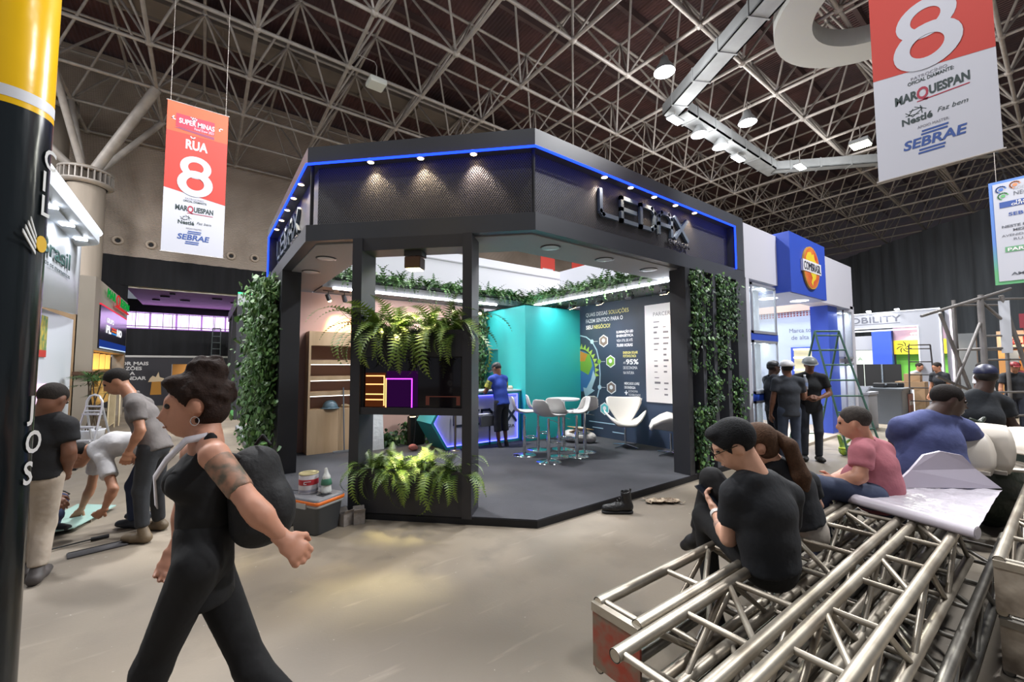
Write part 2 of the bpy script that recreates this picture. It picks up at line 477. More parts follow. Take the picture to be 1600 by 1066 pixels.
# wide gutters under the frame and the round opening ring
gt = struct('ceiling_gutter', 'wide grey sheet steel gutters hung under the space frame')
def gutter(a, b, w):
    a = Vector(a); b = Vector(b); L = (b - a).length; m = MB()
    m.box((0, -w, 0), (L, -w + .05, .4)).box((0, w - .05, 0), (L, w, .4)).box((0, -w, 0), (L, w, .05))
    k = 0.6
    while k < L: m.box((k, -w - .02, -.02), (k + .05, w + .02, .42)); k += 1.23
    m.build('gutter_run', M_gutter, gt, a, (0, 0, math.atan2(b.y - a.y, b.x - a.x)))
gutter((12.6, 4.75, 10.55), (20.4, 4.75, 10.55), .32)
gutter((12.35, 5.0, 10.55), (9.2, -1.0, 10.55), .3)
gutter((20.0, 4.6, 10.5), (26.0, -1.6, 10.5), .22)
rm = MB(); RP = []
for k in range(48):
    t = 2 * math.pi * k / 48; RP.append((math.cos(t), math.sin(t)))
for k in range(48):
    a, b = RP[k], RP[(k + 1) % 48]
    for r0, r1, z0, z1 in ((1.5, 2.35, 0, 0), (2.35, 2.35, 0, .5), (1.5, 1.5, .5, 0)):
        rm.add([(a[0] * r0, a[1] * r0, z0), (b[0] * r0, b[1] * r0, z0), (b[0] * r1, b[1] * r1, z1), (a[0] * r1, a[1] * r1, z1)], [(0, 1, 2, 3)], True)
rm.build('ring_collar', mat('pale_ring', (176, 176, 170), 0.6), gt, (12.1, -1.0, 10.4))

# far wall: block masonry above, black drape below, mezzanine opening
wb = struct('wall_back', 'beige block masonry wall above black drapes at the aisle end')
M_blk = wave_sheet('ribbed_block', (200, 184, 170), (178, 162, 148), 6.0, 'Z', 0.8, 0.85, 0.04)
MB().box((-14, 20, 6.15), (66, 20.4, 14.5)).build('block_wall', M_blk, wb)
cv = MB()
def drape(m, x0, x1, z0, z1, y, step=0.16, amp=0.035):
    n = max(2, int((x1 - x0) / step)); vs = []; fs = []
    for i in range(n + 1):
        x = x0 + (x1 - x0) * i / n; yy = y + amp * math.sin(i * 1.9) + amp * .5 * math.sin(i * .7)
        vs += [(x, yy, z0), (x, yy, z1)]
    for i in range(n): fs.append((2 * i, 2 * i + 2, 2 * i + 3, 2 * i + 1))
    m.add(vs, fs, True)
drape(cv, -14, 66, 4.97, 6.2, 19.95)
drape(cv, -14, -3.45, 0, 5.0, 19.95)
drape(cv, -3.45, 4.0, 2.05, 3.2, 19.95)
drape(cv, 4.0, 66, 0, 5.0, 19.95)
cv.build('drape', M_drape, wb)
for (x, z) in ((-3.85, 6.81), (-2.81, 6.8), (0.03, 6.77), (0.97, 6.8), (2.0, 6.8), (-1.75, 6.8), (-4.9, 6.8)):
    v = MB().lathe([(0.19, 0), (0.19, .05), (0.15, .1), (0.1, .06), (0.085, -.05)], n=20, M=Matrix.Translation((x, 20, z)) @ Matrix.Rotation(R(90), 4, 'X')).build('vent_ring', mat('pale_vent', (186, 170, 154), 0.7), wb)
    MB().lathe([(0.001, 0.0), (0.085, 0.0)], n=16, M=Matrix.Translation((x, 19.985, z)) @ Matrix.Rotation(R(90), 4, 'X')).build('vent_hole', M_dark, v)
# mezzanine room behind the opening
mz = struct('wall_mezzanine', 'lilac lit mezzanine gallery with railing seen over the black drape')
M_mzc = mat('lilac_ceiling', (206, 160, 196), 0.7)
MB().box((-3.6, 20.1, 5.0), (4.0, 28, 5.06)).build('gallery_ceiling', M_mzc, mz)
MB().box((-3.7, 20.05, 4.9), (4.1, 20.15, 5.02)).build('fascia_edge', mat('cream_edge', (206, 196, 180), .6), mz)
MB().box((-5.0, 27.0, 4.62), (5, 27.1, 5.3)).build('dark_beam', M_black, mz)
MB().box((-5.0, 20.0, 3.12), (5, 28, 3.2)).build('gallery_floor', M_black, mz)
MB().box((-5.0, 27.3, 3.0), (5, 27.4, 4.7)).build('back_wall', mat('gallery_wall', (150, 120, 160), .8), mz)
M_win = emis('lilac_window', (226, 190, 255), 2.6)
for k in range(7):
    x = -4.4 + 1.15 * k
    w = MB().box((x, 27.15, 3.75), (x + 1.06, 27.2, 4.6)).build('lit_window', M_win, mz)
    MB().box((x + .5, 27.12, 3.75), (x + .53, 27.15, 4.6)).build('mullion', M_black, w)
for (x, y, z, s_) in ((-2.6, 22.5, 4.93, .35), (-2.2, 21.4, 4.93, .2), (-1.9, 23.5, 4.93, .4), (-.6, 22.0, 4.93, .4), (.2, 23.0, 4.93, .3), (-3.0, 24.0, 4.93, .3)):
    MB().box((x, y, z), (x + s_, y + .12, z + .06)).build('ceiling_fitting', M_black, mz)
rl = MB()
rl.box((-3.6, 20.02, 3.30), (4, 20.06, 3.34)).box((-3.6, 20.02, 3.86), (4, 20.05, 3.89))
rl.build('rail', mat('grey_rail', (120, 112, 124), .5), mz)
bme = MB().box((0, 0, 0), (.012, .012, .56)).mesh('baluster', MATS['grey_rail'])
pme = MB().box((0, 0, 0), (.03, .03, .62)).mesh('post', MATS['grey_rail'])
for k in range(38): inst(bme, 'baluster', mz, (-3.5 + .2 * k, 20.03, 3.32))
for k in range(6): inst(pme, 'post', mz, (-3.5 + 1.5 * k, 20.03, 3.25))
area_light('gallery_light', (-0.4, 23.5, 4.88), 55, lin((235, 200, 255)), 2.5, parent=mz)

# dark wall of drapes on the far side, running at 45 degrees
wr = struct('wall_right', 'dark grey floor to roof drapes closing the far side of the hall')
m = MB(); drape(m, -22, 26, 0, 11.0, 0, 0.35, 0.09)
m.build('drape', mat('charcoal_drape', (104, 110, 118), .9, 0, .25, .8, stretch=(4, 4, .3)), wr, (38.4, 1.5, 0), (0, 0, math.atan2(9.28, 8.02)))
# big round concrete columns with a steel capital and raking struts
def column(x, y, r, ztop, label, struts):
    t = struct('pillar', label, (x, y, 0))
    MB().lathe([(r, 0), (r, ztop), (0.001, ztop)], n=32).build('shaft', mat('grey_concrete', (152, 140, 126), .7, 0, .2, 1.2, stretch=(3, 3, .4)), t)
    cp = MB(); n = 28
    cp.lathe([(r + .04, ztop - .62), (r + .2, ztop - .55), (r + .2, ztop - .5), (r + .04, ztop - .5)], n=n)
    cp.lathe([(r + .04, ztop - .16), (r + .2, ztop - .16), (r + .2, ztop - .1), (r + .04, ztop - .1)], n=n)
    for k in range(n):
        a = 2 * math.pi * k / n
        cp.box((r, -.015, ztop - .5), (r + .19, .015, ztop - .16), Matrix.Rotation(a, 4, 'Z'))
    cp.build('capital_ring', M_steel, t)
    for (q, rr) in struts:
        q = Vector(q) - Vector((x, y, 0)); a = Vector((q.x * .12, q.y * .12, ztop - .05))
        MB().tube(a, q, rr, n=10).build('raking_strut', M_steel, t)
    return t
column(-4.25, 16.4, .5, 8.3, 'round concrete pillar with steel ring capital beside the block wall',
       [(ln(-1, 6), .15), (ln(-1, 7), .1), (ln(-3, 6), .12), (ln(-2, 6), .1), (ln(-2, 7), .08)])
column(-5.6, 17.9, .62, 11.3, 'taller concrete pillar standing behind the ring capital pillar', [])

# high bay lamps, each on a bent hanger clamped to the nearest lower chord
def hang(x, y, z):
    du = 0.03 + PIT * round((x - .03) / PIT) - x; dv = 0.03 + PIT * round((y - .03) / PIT) - y
    e = (du, 0, 11.0 - z) if abs(du) < abs(dv) else (0, dv, 11.0 - z)
    return [(0, 0, .1), (0, 0, 10.9 - z), (e[0] * .1, e[1] * .1, 11.0 - z), e]
M_lamp = emis('lamp_glass', (245, 248, 255), 26.0)
M_lampy = emis('lamp_glass_yellow', (244, 255, 190), 26.0)
wheres = ['large bell lamp nearest the roof ring gutter', 'bell lamp glaring beside the long grey gutter', 'yellowish square floodlight beside the white hanging banner', 'flat slab lamp left of the four in a row over the stand corner',
          'second lamp in the row of four under the gutter', 'third lamp in the row of four under the gutter', 'slab lamp at the far end of the row of four', 'small distant slab lamp under the far gutter']
for i, (x, y, z, e, kind) in enumerate(HALL_LAMPS):
    lab = wheres[i] if i < 8 else ['bell lamp high over the truss pile', 'bell lamp high over the aisle behind the wrapped pole', 'bell lamp high over the aisle beside the ivy', 'strong bell lamp high over the right aisle', 'bell lamp high over the white tower stand', 'bell lamp high above the wood clad stand', 'bell lamp high over the middle of the dark stand'][i - 8]
    t = thing('high_bay_lamp', lab, 'lamp', (x, y, z), 0, 'high bay lamps of the hall')
    if kind == 'bell':
        MB().lathe([(.001, .45), (.1, .45), (.14, .3), (.26, .12), (.3, 0)], n=20).build('reflector', M_gutter, t)
        MB().lathe([(.26, .02), (.2, -.03), (.001, -.05)], n=20).build('lens', M_lamp, t)
    elif kind == 'slab':
        MB().box((-.35, -.14, .03), (.35, .14, .1)).build('housing', M_gutter, t)
        MB().box((-.33, -.12, .0), (.33, .12, .03)).build('lens', M_lamp, t)
    else:
        MB().box((-.3, -.3, .05), (.3, .3, .2)).build('housing', M_gutter, t)
        MB().box((-.27, -.27, 0), (.27, .27, .05)).build('lens', M_lampy, t)
    MB().path(hang(x, y, z), .015, 6).build('hanger', M_steel, t)
    point_light('added_lamp_spill', (0, 0, -.35), e * (.28 if i < 8 else .12), (.97, .98, 1.0), .3, t)  # extra point light added to brighten the roof steel around each lamp
    area_light('lamp_light', (0, 0, -.08), e, (1.0, 1.0, .86) if kind == 'yellow' else (.97, .98, 1.0), .9, parent=t)
t = thing('square_lamp', 'unlit square lamp box hung among the roof tubes over the stand', 'lamp', (3.15, 9.2, 10.25))
MB().bbox((-.26, -.26, 0), (.26, .26, .16), .03).build('housing', mat('milky_box', (196, 198, 190), .5), t)
MB().box((-.22, -.22, -.01), (.22, .22, 0)).build('diffuser', mat('milky_lens', (222, 224, 216), .4), t)
MB().path(hang(3.15, 9.2, 10.25), .015, 6).build('hanger', M_steel, t)

# ================================================================ BLACK STAND
CC, LU, LV = 1.8245, 6.35, 5.4
ZS, ZB, ZL, ZT = 2.998, 3.184, 3.889, 4.08
def ring(d): return [(d, LV), (d, CC + .4142 * d), (CC + .4142 * d, d), (LU, d)]
SEG = ['left', 'front', 'right']
M_band = mat('charcoal_fascia', (68, 70, 76), 0.38, 0, 0.08, 2.0)
def diamond_mesh():
    m = bpy.data.materials.new('diamond_mesh_sheet'); m.use_nodes = True; nt = m.node_tree; b = nt.nodes['Principled BSDF']
    tc = nt.nodes.new('ShaderNodeTexCoord'); hs = []
    for ang in (0.62, -0.62):
        mp = nt.nodes.new('ShaderNodeMapping'); mp.inputs['Rotation'].default_value = (0, ang, 0)
        # the sheet is modelled in its own x-z plane
        nt.links.new(tc.outputs['Object'], mp.inputs[0])
        w = nt.nodes.new('ShaderNodeTexWave'); w.bands_direction = 'X'; w.inputs['Scale'].default_value = 14.0
        nt.links.new(mp.outputs[0], w.inputs['Vector']); hs.append(w)
    mx = nt.nodes.new('ShaderNodeMath'); mx.operation = 'MAXIMUM'
    nt.links.new(hs[0].outputs[1], mx.inputs[0]); nt.links.new(hs[1].outputs[1], mx.inputs[1])
    bp = nt.nodes.new('ShaderNodeBump'); bp.inputs['Strength'].default_value = 0.6; bp.inputs['Distance'].default_value = 0.006
    nt.links.new(mx.outputs[0], bp.inputs['Height']); nt.links.new(bp.outputs[0], b.inputs['Normal'])
    rp = nt.nodes.new('ShaderNodeMapRange'); rp.inputs[1].default_value = .4; rp.inputs[2].default_value = .9
    nt.links.new(mx.outputs[0], rp.inputs[0])
    cm = nt.nodes.new('ShaderNodeMix'); cm.data_type = 'RGBA'; cm.inputs[6].default_value = lin((20, 20, 23)) + (1,); cm.inputs[7].default_value = lin((92, 90, 92)) + (1,)
    nt.links.new(rp.outputs[0], cm.inputs[0]); nt.links.new(cm.outputs[2], b.inputs['Base Color'])
    b.inputs['Roughness'].default_value = .38; b.inputs['Metallic'].default_value = .35
    return m
M_diam = diamond_mesh()
M_carpet = mat('charcoal_carpet', (74, 74, 79), 0.95, 0, 0.25, 1.4, bump=.4, bscale=160, rgb2=(60, 61, 66))
M_neon = emis('blue_neon', (24, 56, 255), 4.0)
M_warm = emis('warm_lamp', (255, 222, 170), 16.0)
M_navyl = mat('slate_blue_letter', (88, 102, 120), 0.6)

# platform
t = thing('stand_platform', 'low black platform with charcoal carpet under the dark stand', 'platform')
pl = [(CC, 0), (LU, 0), (LU, LV), (0, LV), (0, CC)]
MB().prism(pl, .07, (0, 0, 0)).build('skirt', mat('black_skirt', (18, 18, 22), .6), t)
MB().prism([(CC + .003, .005), (LU, .005), (LU, LV), (.005, LV), (.005, CC + .003)], .012, (0, 0, .07)).build('carpet', M_carpet, t)

# canopy ring
can = thing('stand_canopy', 'charcoal canopy ring with blue neon edge over the exhibition stand', 'canopy')
def seg_prism(m, i, d0, d1, z0, z1, cut0=0, cut1=0):
    a, b = ring(d0)[i], ring(d0)[i + 1]; c, d = ring(d1)[i + 1], ring(d1)[i]
    return m.prism([a, b, c, d], z1 - z0, (0, 0, z0))
for i, sname in enumerate(SEG):
    seg_prism(MB(), i, 0, .16, ZL, ZT).build('upper_band', M_band, can)
    seg_prism(MB(), i, 0, .16, ZS, ZB).build('lower_band', M_band, can)
    seg_prism(MB(), i, .12, .72, ZS - .012, ZS).build('soffit_panel', mat('grey_soffit', (150, 148, 150), .5), can)
    seg_prism(MB(), i, .70, .72, ZS, ZT).build('inner_face', M_band, can)
    a = Vector(ring(.13)[i] + (0,)); b = Vector(ring(.13)[i + 1] + (0,)); X = (b - a); L = X.length
    MB().box((0, 0, ZB - .03), (L, .012, ZL + .03)).build('mesh_panel', M_diam, can, a, (0, 0, math.atan2(X.y, X.x)))
# neon: front edge just under the upper band and down the two ends
r0 = ring(-.012)
ne = [(r0[0][0], 5.15, ZB), (r0[0][0], 5.15, ZL - .01), (r0[1][0], r0[1][1], ZL - .01), (r0[2][0], r0[2][1], ZL - .01), (6.08, r0[3][1], ZL - .01), (6.08, r0[3][1], ZB)]
nm = MB()
for p, q in zip(ne[:-1], ne[1:]): nm.tube(p, q, .013, n=8)
for p in ne: nm.ball(p, .0135, 8, 5)
nm.build('neon_strip', M_neon, can)
MB().box((6.1, -.005, ZB), (LU, .16, ZL)).build('end_band', M_band, can)
MB().box((-.005, 5.17, ZB), (.16, LV, ZL)).build('end_band', M_band, can)
for (x, y) in (ring(.06)[1], ring(.06)[2]):
    MB().tube((x, y, ZB), (x, y, ZL), .02, n=8).build('corner_tube', M_dark, can)
# end return walls down to the floor on both ends of the faces
spots = [(2.94 + .5 * k, .035, 'right') for k in range(5)] + [(.55, 1.325, 'front'), (.96, .915, 'front'), (1.38, .495, 'front')] + [(.035, 2.41 + .53 * k, 'left') for k in range(5)]
puck = MB().lathe([(.001, 0), (.042, 0), (.045, .012), (.045, .03)], n=16).mesh('spot_ring', mat('lamp_rim', (190, 180, 170), .4))
lens = MB().lathe([(.034, -.003), (.001, -.004)], n=14).mesh('lamp_lens', M_warm)
NAME = {'right': 'right face', 'front': 'front face', 'left': 'left face'}
ORD = ['first', 'second', 'third', 'fourth', 'fifth']
cnt = {}
for (x, y, f) in spots:
    k = cnt.get(f, 0); cnt[f] = k + 1
    frm = 'the front right corner' if f == 'right' else ('the left corner' if f == 'front' else 'the front left corner')
    t = thing('fascia_spotlight', 'small warm spotlight on the %s, %s from %s' % (NAME[f], ORD[k], frm), 'spotlight', (x, y, ZL - .02), 0, 'fascia spotlights')
    inst(puck, 'rim', t); inst(lens, 'lens', t)
    if f == 'right': tg = (-.04, .10, -.5)
    elif f == 'front': tg = (.09, .07, -.5)
    else: tg = (.10, 0, -.5)
    warm = (1.0, .78, .5) if (k + (f == 'front')) % 3 else (1.0, .8, .66)
    spot_light('spot_beam', (0, 0, -.012), tg, 20.0, warm, 92, 1.0, t, .02)
# round downlights in the soffit (off)
rim = MB().lathe([(.105, -.022), (.125, -.018), (.125, -.012), (.1, -.012)], n=28).mesh('trim_ring', mat('dark_trim', (40, 40, 44), .4))
gls = MB().lathe([(.104, -.021), (.06, -.028), (.001, -.03)], n=28).mesh('frosted_lens', mat('frosted_glass', (196, 200, 204), .25))
for (x, y, lab) in ((2.35, .36, 'round unlit downlight in the soffit nearest the front right corner'), (3.29, .36, 'middle of three round downlights in the right soffit'),
                    (4.25, .37, 'round downlight in the right soffit nearest the ivy panels'), (.35, 2.42, 'round downlight in the tan lit left soffit nearest the front'), (.35, 3.35, 'round downlight in the tan lit left soffit nearest the ivy')):
    t = thing('downlight', lab, 'downlight', (x, y, ZS), 0, 'soffit downlights')
    inst(rim, 'trim_ring', t); inst(gls, 'lens', t)

# channel letters LEDAX ENERGIA built from strokes
def stroke(m, pts, w, h, O, X, Y):
    O = Vector(O); X = Vector(X).normalized(); Y = Vector(Y).normalized()
    for (a, b) in zip(pts[:-1], pts[1:]):
        a = Vector(a); b = Vector(b); d = (b - a).normalized(); n = Vector((-d.y, d.x)) * w / 2; e = d * w * .5
        q = [a - e - n, b + e - n, b + e + n, a - e + n]
        m.prism([tuple(p) for p in q], h, O, X, Y)
GL = {'L': [[(0, 1), (0, .12), (.12, 0), (.86, 0)]],
      'E': [[(.86, 1), (0, 1), (0, 0), (.86, 0)], [(.0, .5), (.8, .5)]],
      'D': [[(0, 0), (0, 1), (.68, 1), (.88, .8), (.88, .2), (.68, 0), (0, 0)]],
      'A': [[(0, 0), (0, .78), (.18, 1), (.7, 1), (.88, .8), (.88, 0)], [(0, .42), (.88, .42)]],
      'X': [[(0, 1), (.9, 0)], [(0, 0), (.34, .38)], [(.56, .62), (.9, 1)]]}
def ledax(parent, O, X, Y, width, height, m, depth, names='channel_letter'):
    """five letters across width; each letter is a part"""
    X = Vector(X).normalized(); Y = Vector(Y).normalized(); cw = width / 5.0
    for k, ch in enumerate('LEDAX'):
        b = MB()
        for pts in GL[ch]:
            stroke(b, [(p[0] * cw * .86 + cw * .09, p[1] * height * .86 + height * .07) for p in pts], height * .15, depth, Vector(O) + X * (cw * k), X, Y)
        b.build(names, m, parent)
M_grey_l = mat('grey_letter', (70, 72, 78), .4)
t = thing('stand_sign', 'slate blue LEDAX ENERGIA letters on the right mesh fascia', 'sign', (0, 0, 0))
ledax(t, (2.9, .125, 3.415), (1, 0, 0), (0, 0, 1), 1.98, .34, M_navyl, .04)
for o in t.children: pass
lettering('ENERGIA', M_grey_l, t, (4.33, .10, 3.315), (1, 0, 0), (0, 0, 1), .07, .54, .01, .02)
t = thing('stand_sign', 'slate blue LEDAX ENERGIA letters on the left mesh fascia', 'sign', (0, 0, 0))
ledax(t, (.128, 4.9, 3.415), (0, -1, 0), (0, 0, 1), 2.0, .34, M_navyl, .04)
lettering('ENERGIA', M_grey_l, t, (.10, 3.45, 3.315), (0, -1, 0), (0, 0, 1), .07, .54, .01, .02)

# columns
t = thing('stand_column', 'black panel column carrying the left end of the canopy', 'column')
MB().box((0, 3.55, .08), (.24, LV, ZS)).build('panel', M_black, t)
MB().box((.0, 3.5, .08), (.25, 3.55, ZS)).build('edge_strip', M_black, t)
t = thing('stand_column', 'black panel column beside the hanging ivy on the right', 'column')
MB().box((4.58, 0.0, .08), (4.70, .25, ZS)).build('panel', M_black, t)
t = thing('ivy_partition', 'black slatted partition with planter ledges at the right end of the stand', 'partition')
MB().box((4.70, .17, .08), (LU, .25, ZS)).build('back_panel', mat('slate_panel', (62, 64, 70), .5), t)
for (x0, x1) in ((5.0, 5.09), (5.32, 5.42), (5.72, 5.84), (6.08, LU)):
    MB().box((x0, .0, .08), (x1, .17, ZS)).build('slat', mat('grey_slat', (70, 72, 78), .5), t)
for (x0, x1, z) in ((4.7, 5.0, .98), (5.09, 5.32, 1.42), (5.84, 6.08, 1.36), (4.7, 5.0, 2.96), (5.42, 5.72, 2.96)):
    MB().box((x0, .02, z - .03), (x1, .17, z)).build('planter_ledge', M_black, t)
MB().box((LU - .0, -.0, .0), (LU + .03, .3, ZT)).box((LU - .0, .3, 0), (LU + .03, 5.4, 3.0)).build('end_panel', M_band, t)

# back walls of the stand
def gradient_navy():
    return mat('navy_print', (58, 74, 100), .55, 0, .35, .35, rgb2=(44, 50, 62))
t = thing('back_wall_panel', 'pinkish beige wall panel behind the counter and shelves', 'wall panel')
MB().box((.24, 5.0, .08), (4.41, 5.08, 2.95)).build('panel', mat('pink_beige_paint', (206, 168, 156), .6, 0, .06, 2.0), t)
t = thing('printed_wall', 'navy printed wall with energy infographic behind the white chairs', 'printed wall')
MB().box((6.0, .25, .08), (6.08, 3.44, 2.95)).build('panel', gradient_navy(), t)
NAVY = t
t = thing('storage_room', 'turquoise storage box with a flush door in the stand corner', 'storage box')
M_teal = mat('turquoise_paint', (52, 186, 186), .45, 0, .05, 1.0)
b = MB(); b.box((4.41, 3.44, .08), (6.0, 3.5, 2.87)).box((4.41, 3.5, 1.98), (4.47, 5.0, 2.87)).box((4.41, 3.5, .08), (4.47, 4.42, 1.98)).box((4.41, 4.98, .08), (4.47, 5.0, 1.98))
b.box((4.41, 3.44, 2.85), (6.0, 5.0, 2.87)); b.build('wall', M_teal, t)
d = MB().box((4.455, 4.42, .08), (4.49, 4.98, 1.97)).build('door', mat('turquoise_door', (30, 140, 142), .45), t)
MB().box((4.43, 4.90, .95), (4.455, 4.93, 1.08)).build('handle', M_chrome, d)

# bulkheads with light bars, over the two back walls
def bulkhead(name, lab, a, b, m=M_band):
    t = thing(name, lab, 'bulkhead'); MB().box(a, b).build('box', m, t); return t
M_bulk = mat('grey_bulkhead', (128, 126, 128), .5)
t = bulkhead('ceiling_bulkhead', 'grey shelf bulkhead carrying ferns above the pink wall', (.72, 4.35, 2.965), (5.05, 5.08, 3.10), M_bulk)
t2 = bulkhead('ceiling_bulkhead', 'grey shelf bulkhead carrying ferns above the navy printed wall', (5.07, .72, 2.965), (6.08, 5.08, 3.06), M_bulk)
M_bar = emis('led_bar', (238, 244, 255), 14.0)
t = thing('light_bar', 'long white LED light bar in front of the pink wall', 'light bar', (.9, 4.33, 2.955))
MB().tube((0, 0, 0), (3.41, 0, 0), .022, n=10).build('tube', M_bar, t)
MB().box((-.02, .018, -.02), (3.43, .03, .03)).build('channel', M_white, t)
area_light('bar_light', (1.7, -.03, -.02), 55, (.93, .96, 1), 3.3, (R(20), 0, 0), t, 'RECTANGLE', .05)
t = thing('light_bar', 'long white LED light bar in front of the navy wall', 'light bar', (5.05, .56, 2.955))
MB().tube((0, 0, 0), (0, 3.35, 0), .022, n=10).build('tube', M_bar, t)
MB().box((.018, -.02, -.02), (.03, 3.37, .03)).build('channel', M_white, t)

area_light('bar_light', (-.03, 1.67, -.02), 55, (.93, .96, 1), 3.3, (R(20), 0, R(-90)), t, 'RECTANGLE', .05)
# track spotlights under the bulkheads
M_head = mat('lamp_body', (34, 34, 38), .45)
def track_spot(x, y, z, tgt, lab, lit, color=(1, .72, .38), e=22):
    t = thing('track_spotlight', lab, 'spotlight', (x, y, z), 0, 'track spotlights')
    d = (Vector(tgt) - Vector((x, y, z - .12))).normalized(); p = Vector((0, 0, -.12))
    MB().tube((0, 0, 0), (0, 0, -.1), .008, n=6).box((-.09, -.02, -.012), (.09, .02, 0)).build('stem', M_head, t)
    MB().tube(p - d * .06, p + d * .06, .036, .042, n=14).build('head', M_head, t)
    if lit: MB().ball(p + d * .06, .034, 12, 8).build('lens', M_warm, t)
    else: MB().tube(p + d * .06, p + d * .064, .036, n=14).build('lens', M_dark, t)
    if lit: spot_light('spot_beam', p + d * .10, p + d * 1.0, e, color, 75, .8, t, .03)
track_spot(.9, 4.72, 2.965, (1.45, 5.0, 1.75), 'lit warm track spotlight nearest the left column', True, (1, .60, .24), e=190)
track_spot(1.17, 4.68, 2.965, (1.5, 5.0, 2.1), 'unlit dark track spotlight above the wooden shelves', False)
track_spot(3.49, 4.8, 2.965, (2.6, 3.6, 1.0), 'lit warm track spotlight over the upper fern planter', True, e=30)
track_spot(4.17, 4.8, 2.965, (3.6, 3.6, 1.0), 'lit warm track spotlight next to the turquoise box', True, e=30)
def flood(x, y, z, tgt, lab, lit=False, color=(1, .8, .6), e=20):
    t = thing('floodlight', lab, 'floodlight', (x, y, z), 0, 'small floodlights')
    d = Vector(tgt) - Vector((x, y, z)); d.normalize(); q = d.to_track_quat('-Z', 'Y').to_matrix().to_4x4()
    Mx = Matrix.Translation((0, 0, -.11)) @ q
    MB().bbox((-.075, -.055, -.03), (.075, .055, .03), .008, Mx).build('housing', M_head, t)
    MB().box((-.066, -.046, -.033), (.066, .046, -.03), Mx).build('glass', M_warm if lit else M_dark, t)
    br = MB()
    br.box((-.085, -.008, -.11), (-.078, .008, 0)).box((.078, -.008, -.11), (.085, .008, 0)).box((-.085, -.01, -.006), (.085, .01, 0))
    br.build('bracket', M_head, t)
    if lit: spot_light('spot_beam', Mx @ Vector((0, 0, -.04)), Mx @ Vector((0, 0, -1)), e, color, 85, .7, t, .05)
flood(5.45, 3.13, 2.965, (5.9, 3.0, 1.9), 'small black floodlight nearest the turquoise box', True, (1, .86, .35), 26)
flood(5.42, 2.34, 2.965, (6.0, 2.3, 1.9), 'small black floodlight over the infographic heading', True, (1, .8, .72), 16)
flood(5.40, 1.59, 2.965, (6.0, 1.6, 2.0), 'tilted grey floodlight over the right part of the infographic', False)
flood(5.40, .88, 2.965, (6.0, .95, 2.0), 'small black floodlight nearest the ivy column', True, (1, .72, .42), 40)
# ---------------------------------------------------------------- front frame with planters and screen (in the chamfer plane)
FO = Vector((.41, 1.4145, 0)); FX = Vector((1, -1, 0)).normalized()   # along the frame; outward is -x -y
fr = thing('display_frame', 'black front frame with two posts holding screen and planters', 'display frame', (.41, 1.4145, 0), -R(45))
W_ = 1.335                                                             # overall width
M_fr = mat('black_frame_paint', (50, 50, 55), .45, 0, .1, 2.0)
MB().box((0, -.02, .06), (.11, .30, ZS)).build('post', M_fr, fr)
MB().box((W_ - .10, -.02, .06), (W_, .30, ZS)).build('post', M_fr, fr)
MB().box((.11, 0, 2.86), (W_ - .1, .28, ZS)).build('top_bar', M_fr, fr)
MB().box((.11, 0, 1.09), (W_ - .1, .28, 1.165)).build('middle_bar', M_fr, fr)
MB().box((.11, 0, .06), (W_ - .1, .28, .16)).build('bottom_bar', M_fr, fr)
MB().box((.11, .0, .16), (W_ - .1, .03, .52)).build('lower_planter_front', M_fr, fr)
MB().box((.11, .26, .16), (W_ - .1, .28, .52)).build('lower_planter_back', M_fr, fr)
MB().box((.11, .0, 1.70), (W_ - .1, .03, 1.98)).build('upper_planter_front', M_fr, fr)
MB().box((.11, .26, 1.165), (W_ - .1, .28, 1.98)).build('upper_planter_back', M_fr, fr)
MB().box((.11, .03, .40), (W_ - .1, .26, .46)).build('soil', mat('dark_soil', (40, 32, 26), .95), fr)
MB().box((.11, .03, 1.88), (W_ - .1, .26, 1.93)).build('soil', MATS['dark_soil'], fr)
fr_floor = .06
t = thing('screen', 'dark glossy screen with orange and purple neon shapes under the upper ferns', 'screen', (.41, 1.4145, 0), -R(45))
MB().box((.125, .04, 1.17), (W_ - .115, .08, 1.70)).build('panel', mat('screen_glass', (24, 18, 22), .06, 0, 0), t)
MB().box((.11, .02, 1.165), (.135, .09, 1.705)).box((W_ - .125, .02, 1.165), (W_ - .1, .09, 1.705)).box((.11, .02, 1.69), (W_ - .1, .09, 1.71)).build('bezel', M_dark, t)
M_or = emis('screen_orange', (255, 180, 110), 2.2); M_pu = emis('screen_purple', (190, 60, 255), 3.0)
def scr(x, z): return .125 + x * (W_ - .24), 1.17 + z * .53
def sline(m, pts, w=.006):
    for a, b in zip(pts[:-1], pts[1:]):
        (x0, z0), (x1, z1) = scr(*a), scr(*b)
        m.box((min(x0, x1) - w, .036, min(z0, z1) - w), (max(x0, x1) + w, .0395, max(z0, z1) + w))
b = MB(); sline(b, [(.03, .62), (.215, .62), (.215, .03)]); sline(b, [(.03, .45), (.21, .45)]); sline(b, [(.03, .25), (.21, .25)]); sline(b, [(.03, .14), (.2, .14)]); sline(b, [(.235, .0), (.235, .56)])
b.build('orange_shelf_image', M_or, t)
b = MB(); sline(b, [(.24, .56), (.50, .56), (.50, .0)]); b.build('purple_arch_image', M_pu, t)
b = MB(); x0, z0 = scr(.02, 0); x1, z1 = scr(.23, .68); b.box((x0, .038, z0), (x1, .0398, z1)); b.build('orange_panel_image', emis('screen_brown', (120, 60, 30), .35), t)
b = MB(); x0, z0 = scr(.24, 0); x1, z1 = scr(.56, .72); b.box((x0, .038, z0), (x1, .0398, z1)); b.build('violet_panel_image', emis('screen_violet', (70, 20, 90), .3), t)
